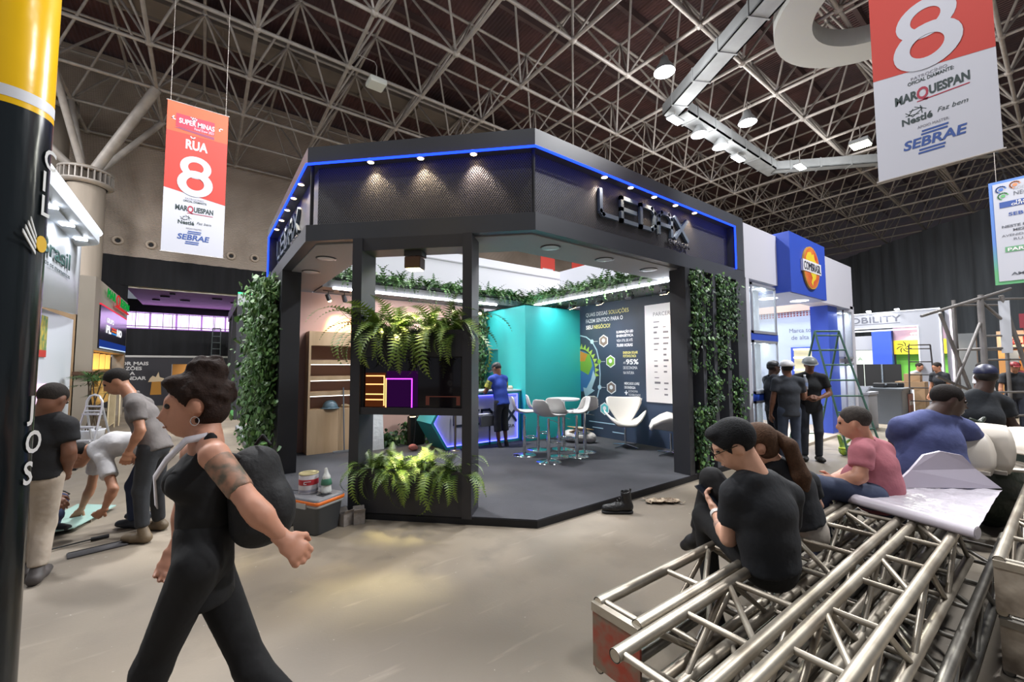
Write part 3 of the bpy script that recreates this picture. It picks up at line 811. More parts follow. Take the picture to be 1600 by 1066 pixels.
b = MB(); x0, z0 = scr(.64, .04); x1, z1 = scr(.98, .22); b.box((x0, .038, z1 - .01), (x1, .0398, z1)).box((x0, .038, z0), (x0 + .04, .0398, z1)).box((x1 - .04, .038, z0), (x1, .0398, z1)); b.build('dim_table_image', emis('screen_dim', (120, 70, 60), .3), t)
t = thing('floodlight', 'warm lit floodlight hanging under the top bar of the front frame', 'floodlight', (.41, 1.4145, 0), -R(45))
MB().box((.56, .05, 2.80), (.76, .20, 2.86)).build('bracket', M_head, t)
MB().bbox((.57, .03, 2.66), (.75, .19, 2.79), .01).build('housing', mat('bronze_housing', (84, 56, 40), .4), t)
MB().box((.585, .045, 2.652), (.735, .175, 2.66)).build('lens', M_warm, t)
spot_light('spot_beam', (.66, .11, 2.64), (.66, .06, 1.9), 430, (1, .86, .36), 70, .7, t, .04)
t = thing('planter_lamp', 'small warm lamp under the middle bar over the lower ferns', 'lamp', (.41, 1.4145, 0), -R(45))
MB().tube((.66, .1, 1.09), (.66, .1, 1.065), .035, n=12).build('body', M_head, t)
MB().tube((.66, .1, 1.065), (.66, .1, 1.06), .03, n=12).build('lens', M_warm, t)
spot_light('spot_beam', (.66, .1, 1.05), (.66, .07, .5), 70, (1, .88, .36), 70, .7, t, .03)

# ================================================================ GREENERY
def leaf_mat(name, a, b, rough=.45):
    m = mat(name, a, rough, 0, .5, 9.0, rgb2=b); return m
M_fern = leaf_mat('fern_green', (124, 148, 60), (74, 108, 42))
M_fern2 = leaf_mat('deep_fern_green', (84, 116, 60), (50, 80, 42))
M_ivy = leaf_mat('ivy_green', (116, 158, 88), (64, 106, 56))
M_ivy2 = leaf_mat('dark_ivy_green', (62, 92, 58), (30, 56, 34))
def frond(m, base, az, length, lift, droop, wid=.055, n=18, rr=rng):
    """a fern frond: bent rib with paired leaflets"""
    d = Vector((math.cos(az), math.sin(az), 0)); sd = Vector((-d.y, d.x, 0)); pts = []
    p = Vector(base); ang = lift; st = length / n
    for i in range(n + 1):
        pts.append(p.copy()); p = p + (d * math.cos(ang) + Vector((0, 0, 1)) * math.sin(ang)) * st; ang -= droop / n
    for i in range(1, n + 1):
        t = i / n; w = wid * math.sin(math.pi * min(1, .12 + .88 * t) ** .8) * (1.0 if t < .95 else .6) + .006
        a = pts[i]; tan = (pts[i] - pts[i - 1]).normalized(); up = sd.cross(tan)
        for s in (-1, 1):
            tip = a + sd * (s * w) + tan * (.35 * w) - up * (.25 * w) + Vector((0, 0, -.12 * w)); h = st * .42
            m.add([a - tan * h, tip, a + tan * h * .9], [(0, 1, 2)] if s > 0 else [(2, 1, 0)])
    m.add([pts[0] + sd * .003, pts[n // 2] + sd * .002, pts[n], pts[n // 2] - sd * .002, pts[0] - sd * .003], [(0, 1, 2, 3, 4)])
    return m
# frond meshes shared by the planter ferns
FR = []
for k in range(6):
    r2 = random.Random(k)
    FR.append(frond(MB(), (0, 0, 0), 0, .34 + .05 * k, R([62, 78, 44, 30, 70, 20][k]), R([105, 80, 120, 150, 130, 175][k]), .05 + .003 * k, 20, r2).mesh('frond', M_fern))
def fern_plant(label, loc, rz, nf, seed, spread=(-.12, .12), out=0.0, smin=.75, smax=1.25):
    t = thing('fern', label, 'fern', loc, rz, 'ferns in the front frame planters'); r2 = random.Random(seed)
    MB().tube((0, 0, -.03), (0, 0, .03), .03, .015, n=8).build('crown_base', M_fern2, t)
    for k in range(nf):
        az = 2 * math.pi * k / nf + r2.uniform(-.3, .3)
        if out and math.sin(az) > 0: az = -az if r2.random() < out else az
        s = r2.uniform(smin, smax)
        inst(r2.choice(FR), 'frond', t, (r2.uniform(*spread), r2.uniform(-.05, .05), r2.uniform(-.02, .03)), (r2.uniform(-.3, .3), r2.uniform(-.2, .25), az), (s, s, s))
    return t
ca, sa = math.cos(-R(45)), math.sin(-R(45))
def F2W(x, y, z): return (.41 + x * ca - y * sa, 1.4145 + x * sa + y * ca, z)
for k, (x, n, lab) in enumerate(((.2, 38, 'leftmost fern in the upper planter above the screen'), (.5, 40, 'second fern from the left in the upper planter, below the floodlight'),
                                 (.83, 40, 'third fern from the left in the upper planter'), (1.12, 38, 'rightmost fern in the upper planter above the screen'))):
    fern_plant(lab, F2W(x, .1, 1.95), -R(45), n, 10 + k, out=.45, smin=.8, smax=1.5)
for k, (x, n, lab) in enumerate(((.2, 38, 'leftmost fern in the lower planter near the floor'), (.48, 40, 'second fern from the left in the lower planter'),
                                 (.8, 40, 'third fern from the left in the lower planter, lit yellow'), (1.1, 38, 'rightmost fern in the lower planter near the floor'))):
    fern_plant(lab, F2W(x, .1, .47), -R(45), n, 30 + k, out=.4, smin=.65, smax=1.1)

# fern hedges on the bulkheads
def fern_hedge(label, a, b, depth, nf, seed, mats_=M_fern2, lo=.16, hi=.4):
    a = Vector(a); b = Vector(b); r2 = random.Random(seed); d = (b - a).normalized(); sd = Vector((-d.y, d.x, 0))
    t = thing('fern_hedge', label, 'fern hedge', a)
    L = (b - a).length; m = MB(); m2 = MB()
    for k in range(nf):
        p = d * r2.uniform(0, L) + sd * r2.uniform(-depth / 2, depth / 2)
        (m if r2.random() < .6 else m2).__class__
        frond(m if r2.random() < .65 else m2, p, r2.uniform(0, 6.283), r2.uniform(lo, hi), R(r2.uniform(20, 85)), R(r2.uniform(60, 170)), r2.uniform(.035, .06), 9, r2)
    tr = MB(); Mx = Matrix.Rotation(math.atan2(d.y, d.x), 4, 'Z')
    tr.box((0, -depth / 2, -.0), (L, depth / 2, .05), Mx).build('trough', M_black, t)
    m.build('foliage', mats_, t, kind='stuff'); m2.build('pale_foliage', M_ivy, t, kind='stuff')
    return t
fern_hedge('long row of green ferns on the bulkhead above the pink wall', (.95, 4.5, 3.12), (4.95, 4.5, 3.12), .36, 1200, 3, lo=.22, hi=.52)
fern_hedge('long row of green ferns on the bulkhead above the navy wall', (5.25, 4.9, 3.07), (5.25, .75, 3.07), .36, 1200, 4, lo=.22, hi=.52)

# ivy: leaf cards with a folded midrib on hanging stems
def ivy_leaf(m, p, n, up, s):
    n = n.normalized(); x = up.cross(n)
    if x.length < 1e-4: x = n.orthogonal()
    x.normalize(); y = n.cross(x)
    P = lambda a, b, c=0: p + x * (a * s) + y * (b * s) + n * (c * s)
    m.add([P(0, .5, .05), P(-.45, .15, -.1), P(-.3, -.4, -.1), P(0, -.6, 0), P(.3, -.4, -.1), P(.45, .15, -.1), P(0, 0, .06)],
          [(0, 1, 6), (1, 2, 6), (2, 3, 6), (3, 4, 6), (4, 5, 6), (5, 0, 6)])
def ivy(name, label, cat, loc, strands, out, size, dens, seed, m1, m2, spread=.07, group=None, bulge=.1):
    """strands: (start, end) in local space; leaves face outwards"""
    t = thing(name, label, cat, loc, 0, group); r2 = random.Random(seed); a = MB(); b = MB(); st = MB(); out = Vector(out)
    for (p0, p1) in strands:
        p0 = Vector(p0); p1 = Vector(p1); L = (p1 - p0).length; n = max(4, int(L * dens)); pts = []
        w1, w2 = r2.uniform(0, 6), r2.uniform(3, 7)
        side = Vector((-out.y, out.x, 0))
        for i in range(9):
            f = i / 8; pts.append(p0.lerp(p1, f) + side * (.03 * math.sin(w1 + f * w2)) + out * (.03 * math.sin(2 * f * w2)))
        st.path(pts, .004, 4, False)
        for i in range(n):
            f = r2.random(); k = min(7, int(f * 8)); q = pts[k].lerp(pts[k + 1], f * 8 - k)
            q = q + side * r2.gauss(0, spread) + out * abs(r2.gauss(0, bulge)) + Vector((0, 0, r2.gauss(0, .03)))
            nn = out + Vector((r2.gauss(0, .5), r2.gauss(0, .5), r2.gauss(.25, .5)))
            ivy_leaf(a if r2.random() < .6 else b, q, nn, Vector((r2.gauss(0, .4), r2.gauss(0, .4), 1)), size * r2.uniform(.6, 1.3))
    st.build('stem', mat('brown_stem', (70, 60, 40), .8), t)
    a.build('foliage', m1, t, kind='stuff'); b.build('pale_foliage', m2, t, kind='stuff')
    return t
r3 = random.Random(5)
st = []
for k in range(34):
    v = 3.75 + r3.random() * 1.6; zt = r3.uniform(2.5, 3.02); st.append(((0, v - 4.5, zt), (-.04, v - 4.5 + r3.uniform(-.1, .1), r3.uniform(.05, 1.3))))
ivy('ivy_wall', 'tall curtain of bright green ivy on the outer left side of the stand', 'ivy', (-.02, 4.5, 0), st, (-1, -.25, 0), .078, 110, 6, M_ivy, M_fern2, .1, 'ivy on the stand', .13)
def ivy_hang(lab, x0, x1, zt, zb, ns, seed, bulge=.07):
    r4 = random.Random(seed); S = []
    for k in range(ns):
        x = r4.uniform(x0, x1); S.append(((x, 0, zt), (x + r4.uniform(-.08, .08), -.02, zb + (zt - zb) * r4.random() ** 2.2 * .8)))
    c = (x0 + x1) / 2
    S = [((a[0] - c, 0, a[2]), (b_[0] - c, b_[1], b_[2])) for a, b_ in S]
    ivy('hanging_ivy', lab, 'ivy', (c, .05, 0), S, (0, -1, 0), .05, 95, seed, M_ivy2, M_ivy, .045, 'ivy on the stand', bulge)
ivy_hang('long ivy trailing from the top of the partition beside the black column', 4.72, 5.28, 2.98, 1.5, 9, 11)
ivy_hang('long ivy trailing from the top of the partition nearest the grey end post', 5.42, 6.15, 2.98, 1.55, 10, 12)
ivy_hang('ivy tuft on the middle ledge of the partition', 5.09, 5.45, 1.44, .85, 6, 13)
ivy_hang('ivy tuft on the ledge nearest the grey end post', 5.84, 6.15, 1.40, .72, 5, 14)
ivy_hang('ivy reaching the floor from the lowest ledge beside the black column', 4.70, 5.06, 1.0, .04, 9, 15)
ivy_hang_floor = None
ivy('ivy_plant', 'low ivy plant on the carpet left of the counter', 'plant', (2.45, 4.72, .08), [((k * .06 - .15, 0, .0), (k * .06 - .15, -.05, .42)) for k in range(7)], (0, -1, 0), .07, 80, 17, M_ivy2, M_ivy, .05)
ivy('ivy_plant', 'dark leafy ivy plant beside the white leaning panel', 'plant', (1.95, 4.72, .08), [((k * .05 - .1, 0, .0), (k * .07 - .14, -.08, .28)) for k in range(6)], (0, -1, 0), .08, 70, 18, M_ivy2, M_fern2, .05)
ivy('ivy_column', 'narrow ivy column growing up beside the turquoise box', 'ivy', (4.28, 4.93, .08), [((k * .03 - .06, 0, 0), (k * .03 - .06, 0, 2.8)) for k in range(5)], (0, -1, 0), .07, 60, 19, M_ivy2, M_ivy, .05)

# ================================================================ INSIDE THE STAND
F0 = .082
# printed infographic on the navy wall (plane x = 6.0, read from -x)
NX, NY = (0, -1, 0), (0, 0, 1)
M_pw = mat('print_white', (232, 234, 238), .6); M_py = mat('print_yellow', (226, 216, 130), .6); M_pt = mat('print_teal', (96, 190, 196), .6)
M_pg = mat('print_green', (126, 176, 66), .6); M_pbr = mat('print_taupe', (128, 112, 106), .6); M_pb = mat('print_blue', (70, 120, 180), .6); M_pl = mat('print_pale_blue', (176, 206, 224), .6)
M_por = mat('print_orange', (208, 140, 60), .6)
def ntext(s, v, z, h, m=M_pw, bold=0, w=None): return lettering(s, m, NAVY, (5.998, v, z), NX, NY, h, w, bold, .002)
ntext('QUAIS DESSAS', 3.25, 2.69, .085, w=.62); ntext('SOLUÇÕES', 2.60, 2.69, .085, M_py, w=.52)
ntext('FAZEM SENTIDO PARA O', 3.25, 2.55, .085, bold=.01, w=1.02)
ntext('SEU', 3.25, 2.41, .085, bold=.03, w=.2); ntext('NEGÓCIO?', 3.02, 2.41, .085, M_py, .02, w=.46)
hexes = [(2.75, 2.13, M_pbr), (2.57, 1.69, M_pg), (2.56, 1.14, M_pbr), (2.75, .69, M_pt)]
nodes = [(3.08, 2.13), (2.88, 1.69), (2.88, 1.14), (3.07, .72)]
def nplate(poly, m, name, lift): return MB().prism(poly, .002, (6.0 - lift, 0, 0), (0, -1, 0), (0, 0, 1)).build(name, m, NAVY)
def hexa(v, z, r): return [(-v + r * math.sin(k * math.pi / 3), z + r * math.cos(k * math.pi / 3)) for k in range(6, 0, -1)]
def disc(v, z, r, n=20): return [(-v + r * math.cos(2 * math.pi * k / n), z + r * math.sin(2 * math.pi * k / n)) for k in range(n)]
for (v, z, m) in hexes:
    nplate(hexa(v, z, .135), M_pw, 'hexagon_rim', 0); nplate(hexa(v, z, .112), m, 'hexagon', .003)
    nplate(disc(v, z + .01, .045, 12), M_pw, 'icon', .006)
b = MB()
arc = [(3.42, 2.28), (3.25, 2.24), (3.08, 2.13), (2.95, 1.94), (2.88, 1.69), (2.86, 1.42), (2.88, 1.14), (2.95, .92), (3.07, .72), (3.25, .55)]
for (p, q) in zip(arc[:-1], arc[1:]): stroke(b, [(-p[0], p[1]), (-q[0], q[1])], .025, .002, (5.999, 0, 0), NX, NY)
b.build('arc_line', M_pl, NAVY)
for (v, z), (_, _, m) in zip(nodes, hexes):
    nplate(disc(v, z, .05), M_pl if m is M_pbr else m, 'node_dot', .003); b = MB(); stroke(b, [(-v + .05, z), (-v + .16, z)], .008, .002, (5.999, 0, 0), NX, NY); b.build('arrow', M_pw, NAVY)
ntext('ILUMINAÇÃO LED', 2.40, 2.27, .05, M_pw, .03, .42); ntext('ENERGÉTICA', 2.40, 2.19, .05, M_pw, .03, .42); ntext('VIDA ÚTIL DE ATÉ', 2.40, 2.09, .055, w=.40); ntext('70.000 HORAS', 2.40, 1.99, .06, M_pw, .03, .40)
ntext('ENERGIA SOLAR', 2.24, 1.84, .05, M_py, .03, .36); ntext('FOTOVOLTAICA', 2.24, 1.77, .05, M_py, .03, .32); ntext('95%', 2.17, 1.63, .1, M_pw, .03, .3); ntext('ATÉ', 2.24, 1.64, .04, w=.06); ntext('DE ECONOMIA', 2.24, 1.53, .06, w=.34); ntext('NA FATURA', 2.24, 1.43, .06, w=.26)
ntext('MERCADO LIVRE', 2.22, 1.22, .05, M_pw, .03, .36); ntext('DE ENERGIA', 2.22, 1.14, .05, M_pw, .03, .27); ntext('+', 2.22, 1.0, .12, M_pw, .02); ntext('ECONOMIA', 2.12, 1.07, .045, w=.22); ntext('FLEXIBILIDADE', 2.12, 1.0, .045, w=.28); ntext('PREVISIBILIDADE', 2.12, .93, .045, w=.32)
b = MB()
for (v0, v1, z) in ((3.2, 2.3, .38), (3.1, 2.8, .26), (2.55, 2.25, .22)): b.prism([(-v0, z), (-v1, z), (-v1, z + .018), (-v0, z + .018)], .002, (5.999, 0, 0), NX, NY)
b.build('small_print', M_pl, NAVY)
# globe with leaves at the wall corner
gl = [(-3.44 + max(0, .42 * math.cos(a)), 1.48 + .46 * math.sin(a)) for a in [-math.pi / 2 + math.pi * k / 16 for k in range(17)]]
nplate(gl, M_pb, 'globe', 0)
nplate([(-3.44, 1.5), (-3.2, 1.4), (-3.08, 1.6), (-3.15, 1.85), (-3.44, 1.93)], M_pg, 'continent', .003)
nplate([(-3.44, 1.7), (-3.3, 1.7), (-3.22, 1.85), (-3.44, 1.94)], M_por, 'continent', .005)
b = MB()
for k in range(9):
    a = R(85 - 12 * k); c = (-3.44 + .44 * math.cos(a), 1.5 + .48 * math.sin(a)); d = Vector((math.cos(a), math.sin(a))); n = Vector((-d.y, d.x))
    q = [Vector(c) - n * .05, Vector(c) + d * .12, Vector(c) + n * .05]
    b.prism([tuple(p) for p in q], .002, (5.997, 0, 0), NX, NY)
b.build('leaf_print', mat('print_leaf', (170, 200, 90), .6), NAVY)
nplate([(-3.05, 1.5), (-2.98, 1.35), (-3.1, 1.1), (-3.02, 1.06), (-3.3, .9), (-3.36, 1.12), (-3.26, 1.1), (-3.12, 1.3)], M_pl, 'arrow', .006)
t = thing('partner_panel', 'white panel of partner logos on the navy wall beside the black column', 'panel', (5.985, .98, 1.835))
MB().box((-.008, -.70, -.925), (.01, .71, .925)).build('board', mat('panel_white', (226, 222, 222), .6), t)
lettering('PARCERIAS E CLIENTES', mat('print_grey', (110, 106, 112), .6), t, (-.008, .52, .70), NX, NY, .075, 1.05)
b = MB(); r5 = random.Random(2)
for row in range(14):
    z = .58 - row * .105
    for c in range(6):
        if r5.random() < .12: continue
        v = .52 - c * .2; w = r5.uniform(.06, .13); h = r5.uniform(.015, .04); b.box((-.0095, v - w, z), (-.008, v, z + h))
b.build('logo_marks', MATS['print_grey'], t)

# wooden shelf unit
M_wood = mat('pale_oak', (218, 188, 152), .5, 0, .18, 5.0, stretch=(1, 1, .12), rgb2=(196, 164, 128))
M_wback = mat('brown_back', (136, 102, 90), .6)
t = thing('shelf_unit', 'pale oak shelf unit with open shelves over a closed base', 'shelf unit', (.6, 4.68, F0))
zz = lambda z: z - F0
MB().box((0, 0, 0), (.035, .31, zz(2.22))).build('side_panel', M_wood, t); MB().box((1.0, 0, 0), (1.035, .31, zz(2.22))).build('side_panel', M_wood, t)
MB().box((.035, 0, zz(1.97)), (1.0, .31, zz(2.22))).build('header', M_wood, t)
MB().box((.035, 0, 0), (.515, .31, zz(.85))).build('cabinet_door', M_wood, t); MB().box((.52, 0, 0), (1.0, .31, zz(.85))).build('cabinet_door', M_wood, t)
MB().box((.035, .28, zz(.85)), (1.0, .31, zz(1.97))).build('back_panel', M_wback, t)
for z0 in (1.64, 1.355, 1.085):
    s_ = MB().box((.035, .0, zz(z0)), (1.0, .28, zz(z0 + .075))).build('shelf', M_wood, t)
    MB().box((.04, .005, zz(z0 - .012)), (.995, .02, zz(z0))).build('led_strip', emis('shelf_led', (255, 250, 240), 3.0), s_)
t = thing('safety_helmet', 'blue grey safety helmet lying on the lowest shelf', 'helmet', (.99, 4.78, .85))
MB().lathe([(.135, .0), (.13, .03), (.115, .08), (.08, .125), (.03, .145), (.001, .147)], n=20).build('shell', mat('helmet_blue', (84, 108, 122), .35), t)
MB().lathe([(.13, .01), (.165, .0), (.165, .008), (.13, .02)], n=20).build('brim', MATS['helmet_blue'], t)
t = thing('work_glove', 'crumpled beige work glove beside the helmet on the shelf', 'glove', (1.24, 4.78, .85))
sdf_obj('cloth', [('e', (1.24, 4.78, .885), (.07, .05, .03)), ('c', (1.28, 4.78, .88), (1.36, 4.76, .87), .022, .014), ('c', (1.27, 4.8, .88), (1.34, 4.82, .87), .02, .012)], mat('glove_beige', (188, 166, 136), .9), t, .01, .02)
# floor squeegee
t = thing('floor_squeegee', 'floor squeegee with thin metal pole leaning on the shelf unit', 'squeegee', (1.2, 4.6, F0))
MB().tube((0, 0, .03), (-.02, .06, 1.14), .012, n=8).build('pole', mat('pale_pole', (150, 160, 176), .3, .6), t)
MB().box((-.19, -.02, 0), (.19, .02, .03)).build('blade', mat('grey_blade', (150, 152, 156), .5), t)
# white foam panel leaning
t = thing('foam_panel', 'white foam panel leaning behind the front frame', 'panel', (1.72, 4.42, F0))
MB().box((-.13, -.02, 0), (.13, .02, .86), Matrix.Rotation(R(-8), 4, 'X')).build('sheet', mat('foam_white', (226, 228, 230), .8, bump=.5, bscale=14), t)
MB().box((-.13, -.023, .84), (.13, .023, .865), Matrix.Rotation(R(-8), 4, 'X')).build('edge', M_white, t)
# mop with pink head and hanging black box
t = thing('floor_mop', 'thin mop with pink head lying upright left of the counter', 'mop', (2.22, 3.92, F0))
MB().tube((0, 0, .06), (.05, .02, .60), .01, n=8).build('handle', M_head, t)
sdf_obj('mop_head', [('e', (2.2, 3.92, F0 + .07), (.08, .05, .06)), ('e', (2.26, 3.94, F0 + .05), (.05, .05, .045))], mat('mop_pink', (214, 132, 120), .9, bump=.8, bscale=60), t, .012, .02)
t = thing('equipment_bag', 'black equipment case standing in front of the low ivy', 'case', (2.5, 4.45, F0))
MB().bbox((-.16, -.06, .0), (.16, .08, .56), .02).build('case_body', M_dark, t); MB().box((-.05, -.01, .56), (.05, .03, .6)).build('handle', M_head, t)
t = thing('pole_stand', 'slim brass pole stand in front of the counter', 'pole', (2.83, 3.5, F0))
MB().tube((0, 0, .02), (0, 0, .72), .022, n=10).build('pole', mat('dull_brass', (150, 138, 110), .3, .8), t); MB().lathe([(.001, .02), (.09, .02), (.1, 0)], n=18).build('base', MATS['dull_brass'], t)

# reception counter: bevelled hexagon end, white lit front
t = thing('reception_counter', 'turquoise reception counter with lit white front and blue LED rim', 'counter', (0, 3.6, 0))
prof = [(2.70, F0), (4.40, F0), (4.40, 1.09), (2.70, 1.09), (2.40, .58)]
def inset(p, d):
    return [(2.70 + d * .55, F0 + d), (4.40 - d, F0 + d), (4.40 - d, 1.09 - d), (2.70 + d * .55, 1.09 - d), (2.40 + d * 1.15, .58)]
M_ct = mat('counter_turquoise', (60, 168, 176), .4)
b = MB(); po, pi = prof, inset(prof, .05); n = 5
vo = [(p[0], 0, p[1]) for p in po]; vi = [(p[0], 0, p[1]) for p in pi]; vb = [(p[0], .62, p[1]) for p in po]; vr = [(p[0], .05, p[1]) for p in pi]
b.add(vo + vi + vb + vr, [(i, (i + 1) % 5, 5 + (i + 1) % 5, 5 + i) for i in range(5)] + [(10 + i, 10 + (i + 1) % 5, (i + 1) % 5, i) for i in range(5)] + [(5 + i, 5 + (i + 1) % 5, 15 + (i + 1) % 5, 15 + i) for i in range(5)] + [(14, 13, 12, 11, 10)])
b.build('carcass', M_ct, t)
b = MB().prism([(p[0], p[1]) for p in inset(prof, .048)], .004, (0, .05, 0), (1, 0, 0), (0, 0, 1)); b.build('front_panel', mat('counter_white', (222, 222, 232), .5), t)
b = MB(); ip = [(p[0], .03, p[1]) for p in inset(prof, .058)]
for p, q in zip(ip, ip[1:] + ip[:1]): b.tube(p, q, .008, n=6)
b.build('led_rim', emis('counter_blue_led', (70, 70, 255), 9.0), t)
MB().box((2.68, -.02, 1.09), (4.41, .66, 1.12)).build('worktop', mat('counter_top', (206, 222, 232), .25), t)
ledax(t, (2.86, .044, .47), (1, 0, 0), (0, 0, 1), 1.5, .30, mat('navy_letter', (44, 56, 76), .4), .012)
lettering('ENERGIA', M_grey_l, t, (3.78, .04, .36), (1, 0, 0), (0, 0, 1), .07, .5, 0, .004)
t = thing('brochure_pile', 'white papers and grey folder resting on the front ledge of the counter', 'papers', (3.42, 3.5, .62))
t.location = (3.42, 3.555, F0)
MB().box((-.25, -.13, .60), (.16, .03, .615)).build('sheet', mat('paper_white', (228, 228, 226), .8), t)
MB().box((-.1, -.14, .40), (.2, -.10, .60), Matrix.Rotation(R(4), 4, 'X')).build('folder', mat('folder_grey', (92, 94, 98), .5), t)
MB().box((-.24, -.12, 0), (-.21, -.09, .6)).build('ledge_leg', M_chrome, t); MB().box((.1, -.12, 0), (.13, -.09, .6)).build('ledge_leg', M_chrome, t)
t = thing('spray_bottle', 'small white bottle standing on the counter', 'bottle', (3.5, 3.85, 1.12))
MB().lathe([(.001, 0), (.03, 0), (.03, .1), (.012, .12), (.012, .14)], n=14).build('body', M_white, t); MB().lathe([(.016, .135), (.016, .165), (.001, .168)], n=12).build('cap', M_white, t)
t = thing('cloth_wad', 'crumpled beige cloth lying on the counter', 'cloth', (4.28, 3.8, 1.12))
sdf_obj('cloth', [('e', (4.24, 3.8, 1.15), (.07, .06, .04)), ('e', (4.31, 3.82, 1.14), (.06, .05, .03)), ('e', (4.28, 3.77, 1.16), (.05, .05, .035))], mat('wad_beige', (210, 198, 176), .9, bump=.8, bscale=30), t, .012, .02)

# ---------------------------------------------------------------- bar stools, table, swan chairs
M_shell = mat('white_shell', (228, 226, 224), .35)
def sheet(rows, th=.014, n=13):
    """rows: (y, z, halfwidth, curl); a curved two sided sheet"""
    m = MB(); V = []; k = len(rows)
    for side in (0, 1):
        for i, (y, z, hw, cu) in enumerate(rows):
            a = rows[max(0, i - 1)]; c = rows[min(k - 1, i + 1)]; ty, tz = c[0] - a[0], c[1] - a[1]; L = math.hypot(ty, tz) or 1
            ny, nz = -tz / L, ty / L
            for j in range(n):
                s = -1 + 2 * j / (n - 1); off = -cu * s * s * hw - side * th
                V.append((s * hw, y + ny * off, z + nz * off))
    F = []
    for i in range(k - 1):
        for j in range(n - 1):
            a = i * n + j; F.append((a, a + 1, a + n + 1, a + n)); a += k * n; F.append((a, a + n, a + n + 1, a + 1))
    o = k * n
    for i in range(k - 1):
        a = i * n; F.append((a, a + n, a + n + o, a + o)); a = i * n + n - 1; F.append((a, a + o, a + n + o, a + n))
    for j in range(n - 1):
        F.append((j, j + o, j + 1 + o, j + 1)); a = (k - 1) * n + j; F.append((a, a + 1, a + 1 + o, a + o))
    m.add(V, F, True); return m
def bar_stool():
    t = thing('bar_stool', '', 'stool', (0, 0, F0), 0, 'bar stools around the high table')
    MB().lathe([(.001, .035), (.03, .033), (.06, .022), (.19, .008), (.2, .0)], n=28).build('base', M_chrome, t)
    MB().tube((0, 0, .02), (0, 0, .42), .03, n=14).tube((0, 0, .42), (0, 0, .68), .02, n=14).build('column', M_chrome, t)
    fp = [(0, .03, .3), (.1, .06, .3), (.13, .14, .3), (.08, .2, .3), (-.08, .2, .3), (-.13, .14, .3), (-.1, .06, .3)]
    MB().path(fp, .011, 8, closed=True).build('footrest', M_chrome, t)
    MB().path([(.02, 0, .66), (.1, .02, .65), (.2, .0, .63)], .006, 6).build('lever', M_chrome, t)
    rows = [(.21, .70, .15, .02), (.20, .725, .185, .05), (.1, .715, .2, .12), (0, .705, .205, .16), (-.1, .715, .2, .2), (-.17, .76, .195, .2), (-.2, .83, .185, .16), (-.215, .92, .165, .12), (-.22, .97, .13, .08), (-.222, .99, .08, .04)]
    sheet([(y, z, w, c) for (y, z, w, c) in rows]).build('seat_shell', M_shell, t)
    return t
proto = bar_stool()
def face(dx, dy): return math.atan2(dy, dx) - math.pi / 2
st_ = [(3.6, 2.46, face(.85, -.5), 'white bar stool nearest the counter, turned sideways'), (4.08, 2.66, face(.85, -.5), 'white bar stool half hidden between counter stool and table'),
       (3.58, 1.81, face(.95, .1), 'white bar stool nearest the platform edge, back to the aisle'), (3.98, 2.0, face(.9, .4), 'white bar stool just behind the front stool'),
       (4.24, 1.84, face(-.85, .5), 'white bar stool on the chair side of the table, facing the counter'), (4.62, 2.02, face(.3, 1.0), 'white bar stool tucked under the table by the turquoise wall')]
for k, (x, y, a, lab) in enumerate(st_):
    o = proto if k == 0 else copy_tree(proto)
    o.location = (x, y, F0); o.rotation_euler = (0, 0, a); o['label'] = lab
t = thing('high_table', 'round white high table among the bar stools', 'table', (4.5, 2.43, F0))
MB().lathe([(.001, .035), (.03, .033), (.06, .022), (.21, .008), (.22, 0)], n=28).build('base', M_chrome, t)
MB().tube((0, 0, .02), (0, 0, .9), .03, n=14).build('column', M_chrome, t)
MB().lathe([(.001, .885), (.28, .885), (.3, .895), (.3, .915), (.29, .92), (.001, .92)], n=36).build('top', M_white, t)
def swan():
    t = thing('swan_chair', '', 'chair', (0, 0, F0), 0, 'white swan chairs')
    b = MB()
    for k in range(4):
        a = R(45 + 90 * k); b.tube((0, 0, .05), (.3 * math.cos(a), .3 * math.sin(a), .012), .014, .01, n=8)
    b.build('star_base', M_chrome, t); MB().tube((0, 0, .03), (0, 0, .36), .02, n=12).build('column', M_chrome, t)
    M_sw = mat('swan_white', (232, 228, 220), .45)
    sheet([(-.12, .36, .10, .1), (-.19, .44, .13, .25), (-.22, .55, .2, .28), (-.25, .66, .27, .26), (-.27, .77, .325, .24), (-.29, .85, .335, .22), (-.30, .88, .31, .2), (-.305, .9, .26, .18)], .045, 17).build('back_shell', M_sw, t)
    sheet([(.3, .40, .16, .1), (.28, .425, .26, .3), (.18, .415, .34, .52), (.06, .40, .385, .62), (-.05, .39, .37, .62), (-.14, .39, .27, .42), (-.19, .41, .14, .2)], .05, 17).build('seat_shell', M_sw, t)
    return t
s1 = swan(); s1.location = (5.55, 1.87, F0); s1.rotation_euler = (0, 0, face(-.72, -.7)); s1['label'] = 'white swan chair in front of the infographic wall'
s2 = copy_tree(s1); s2.location = (5.6, .95, F0); s2.rotation_euler = (0, 0, face(-.6, .8)); s2['label'] = 'white swan chair half hidden behind the black column'
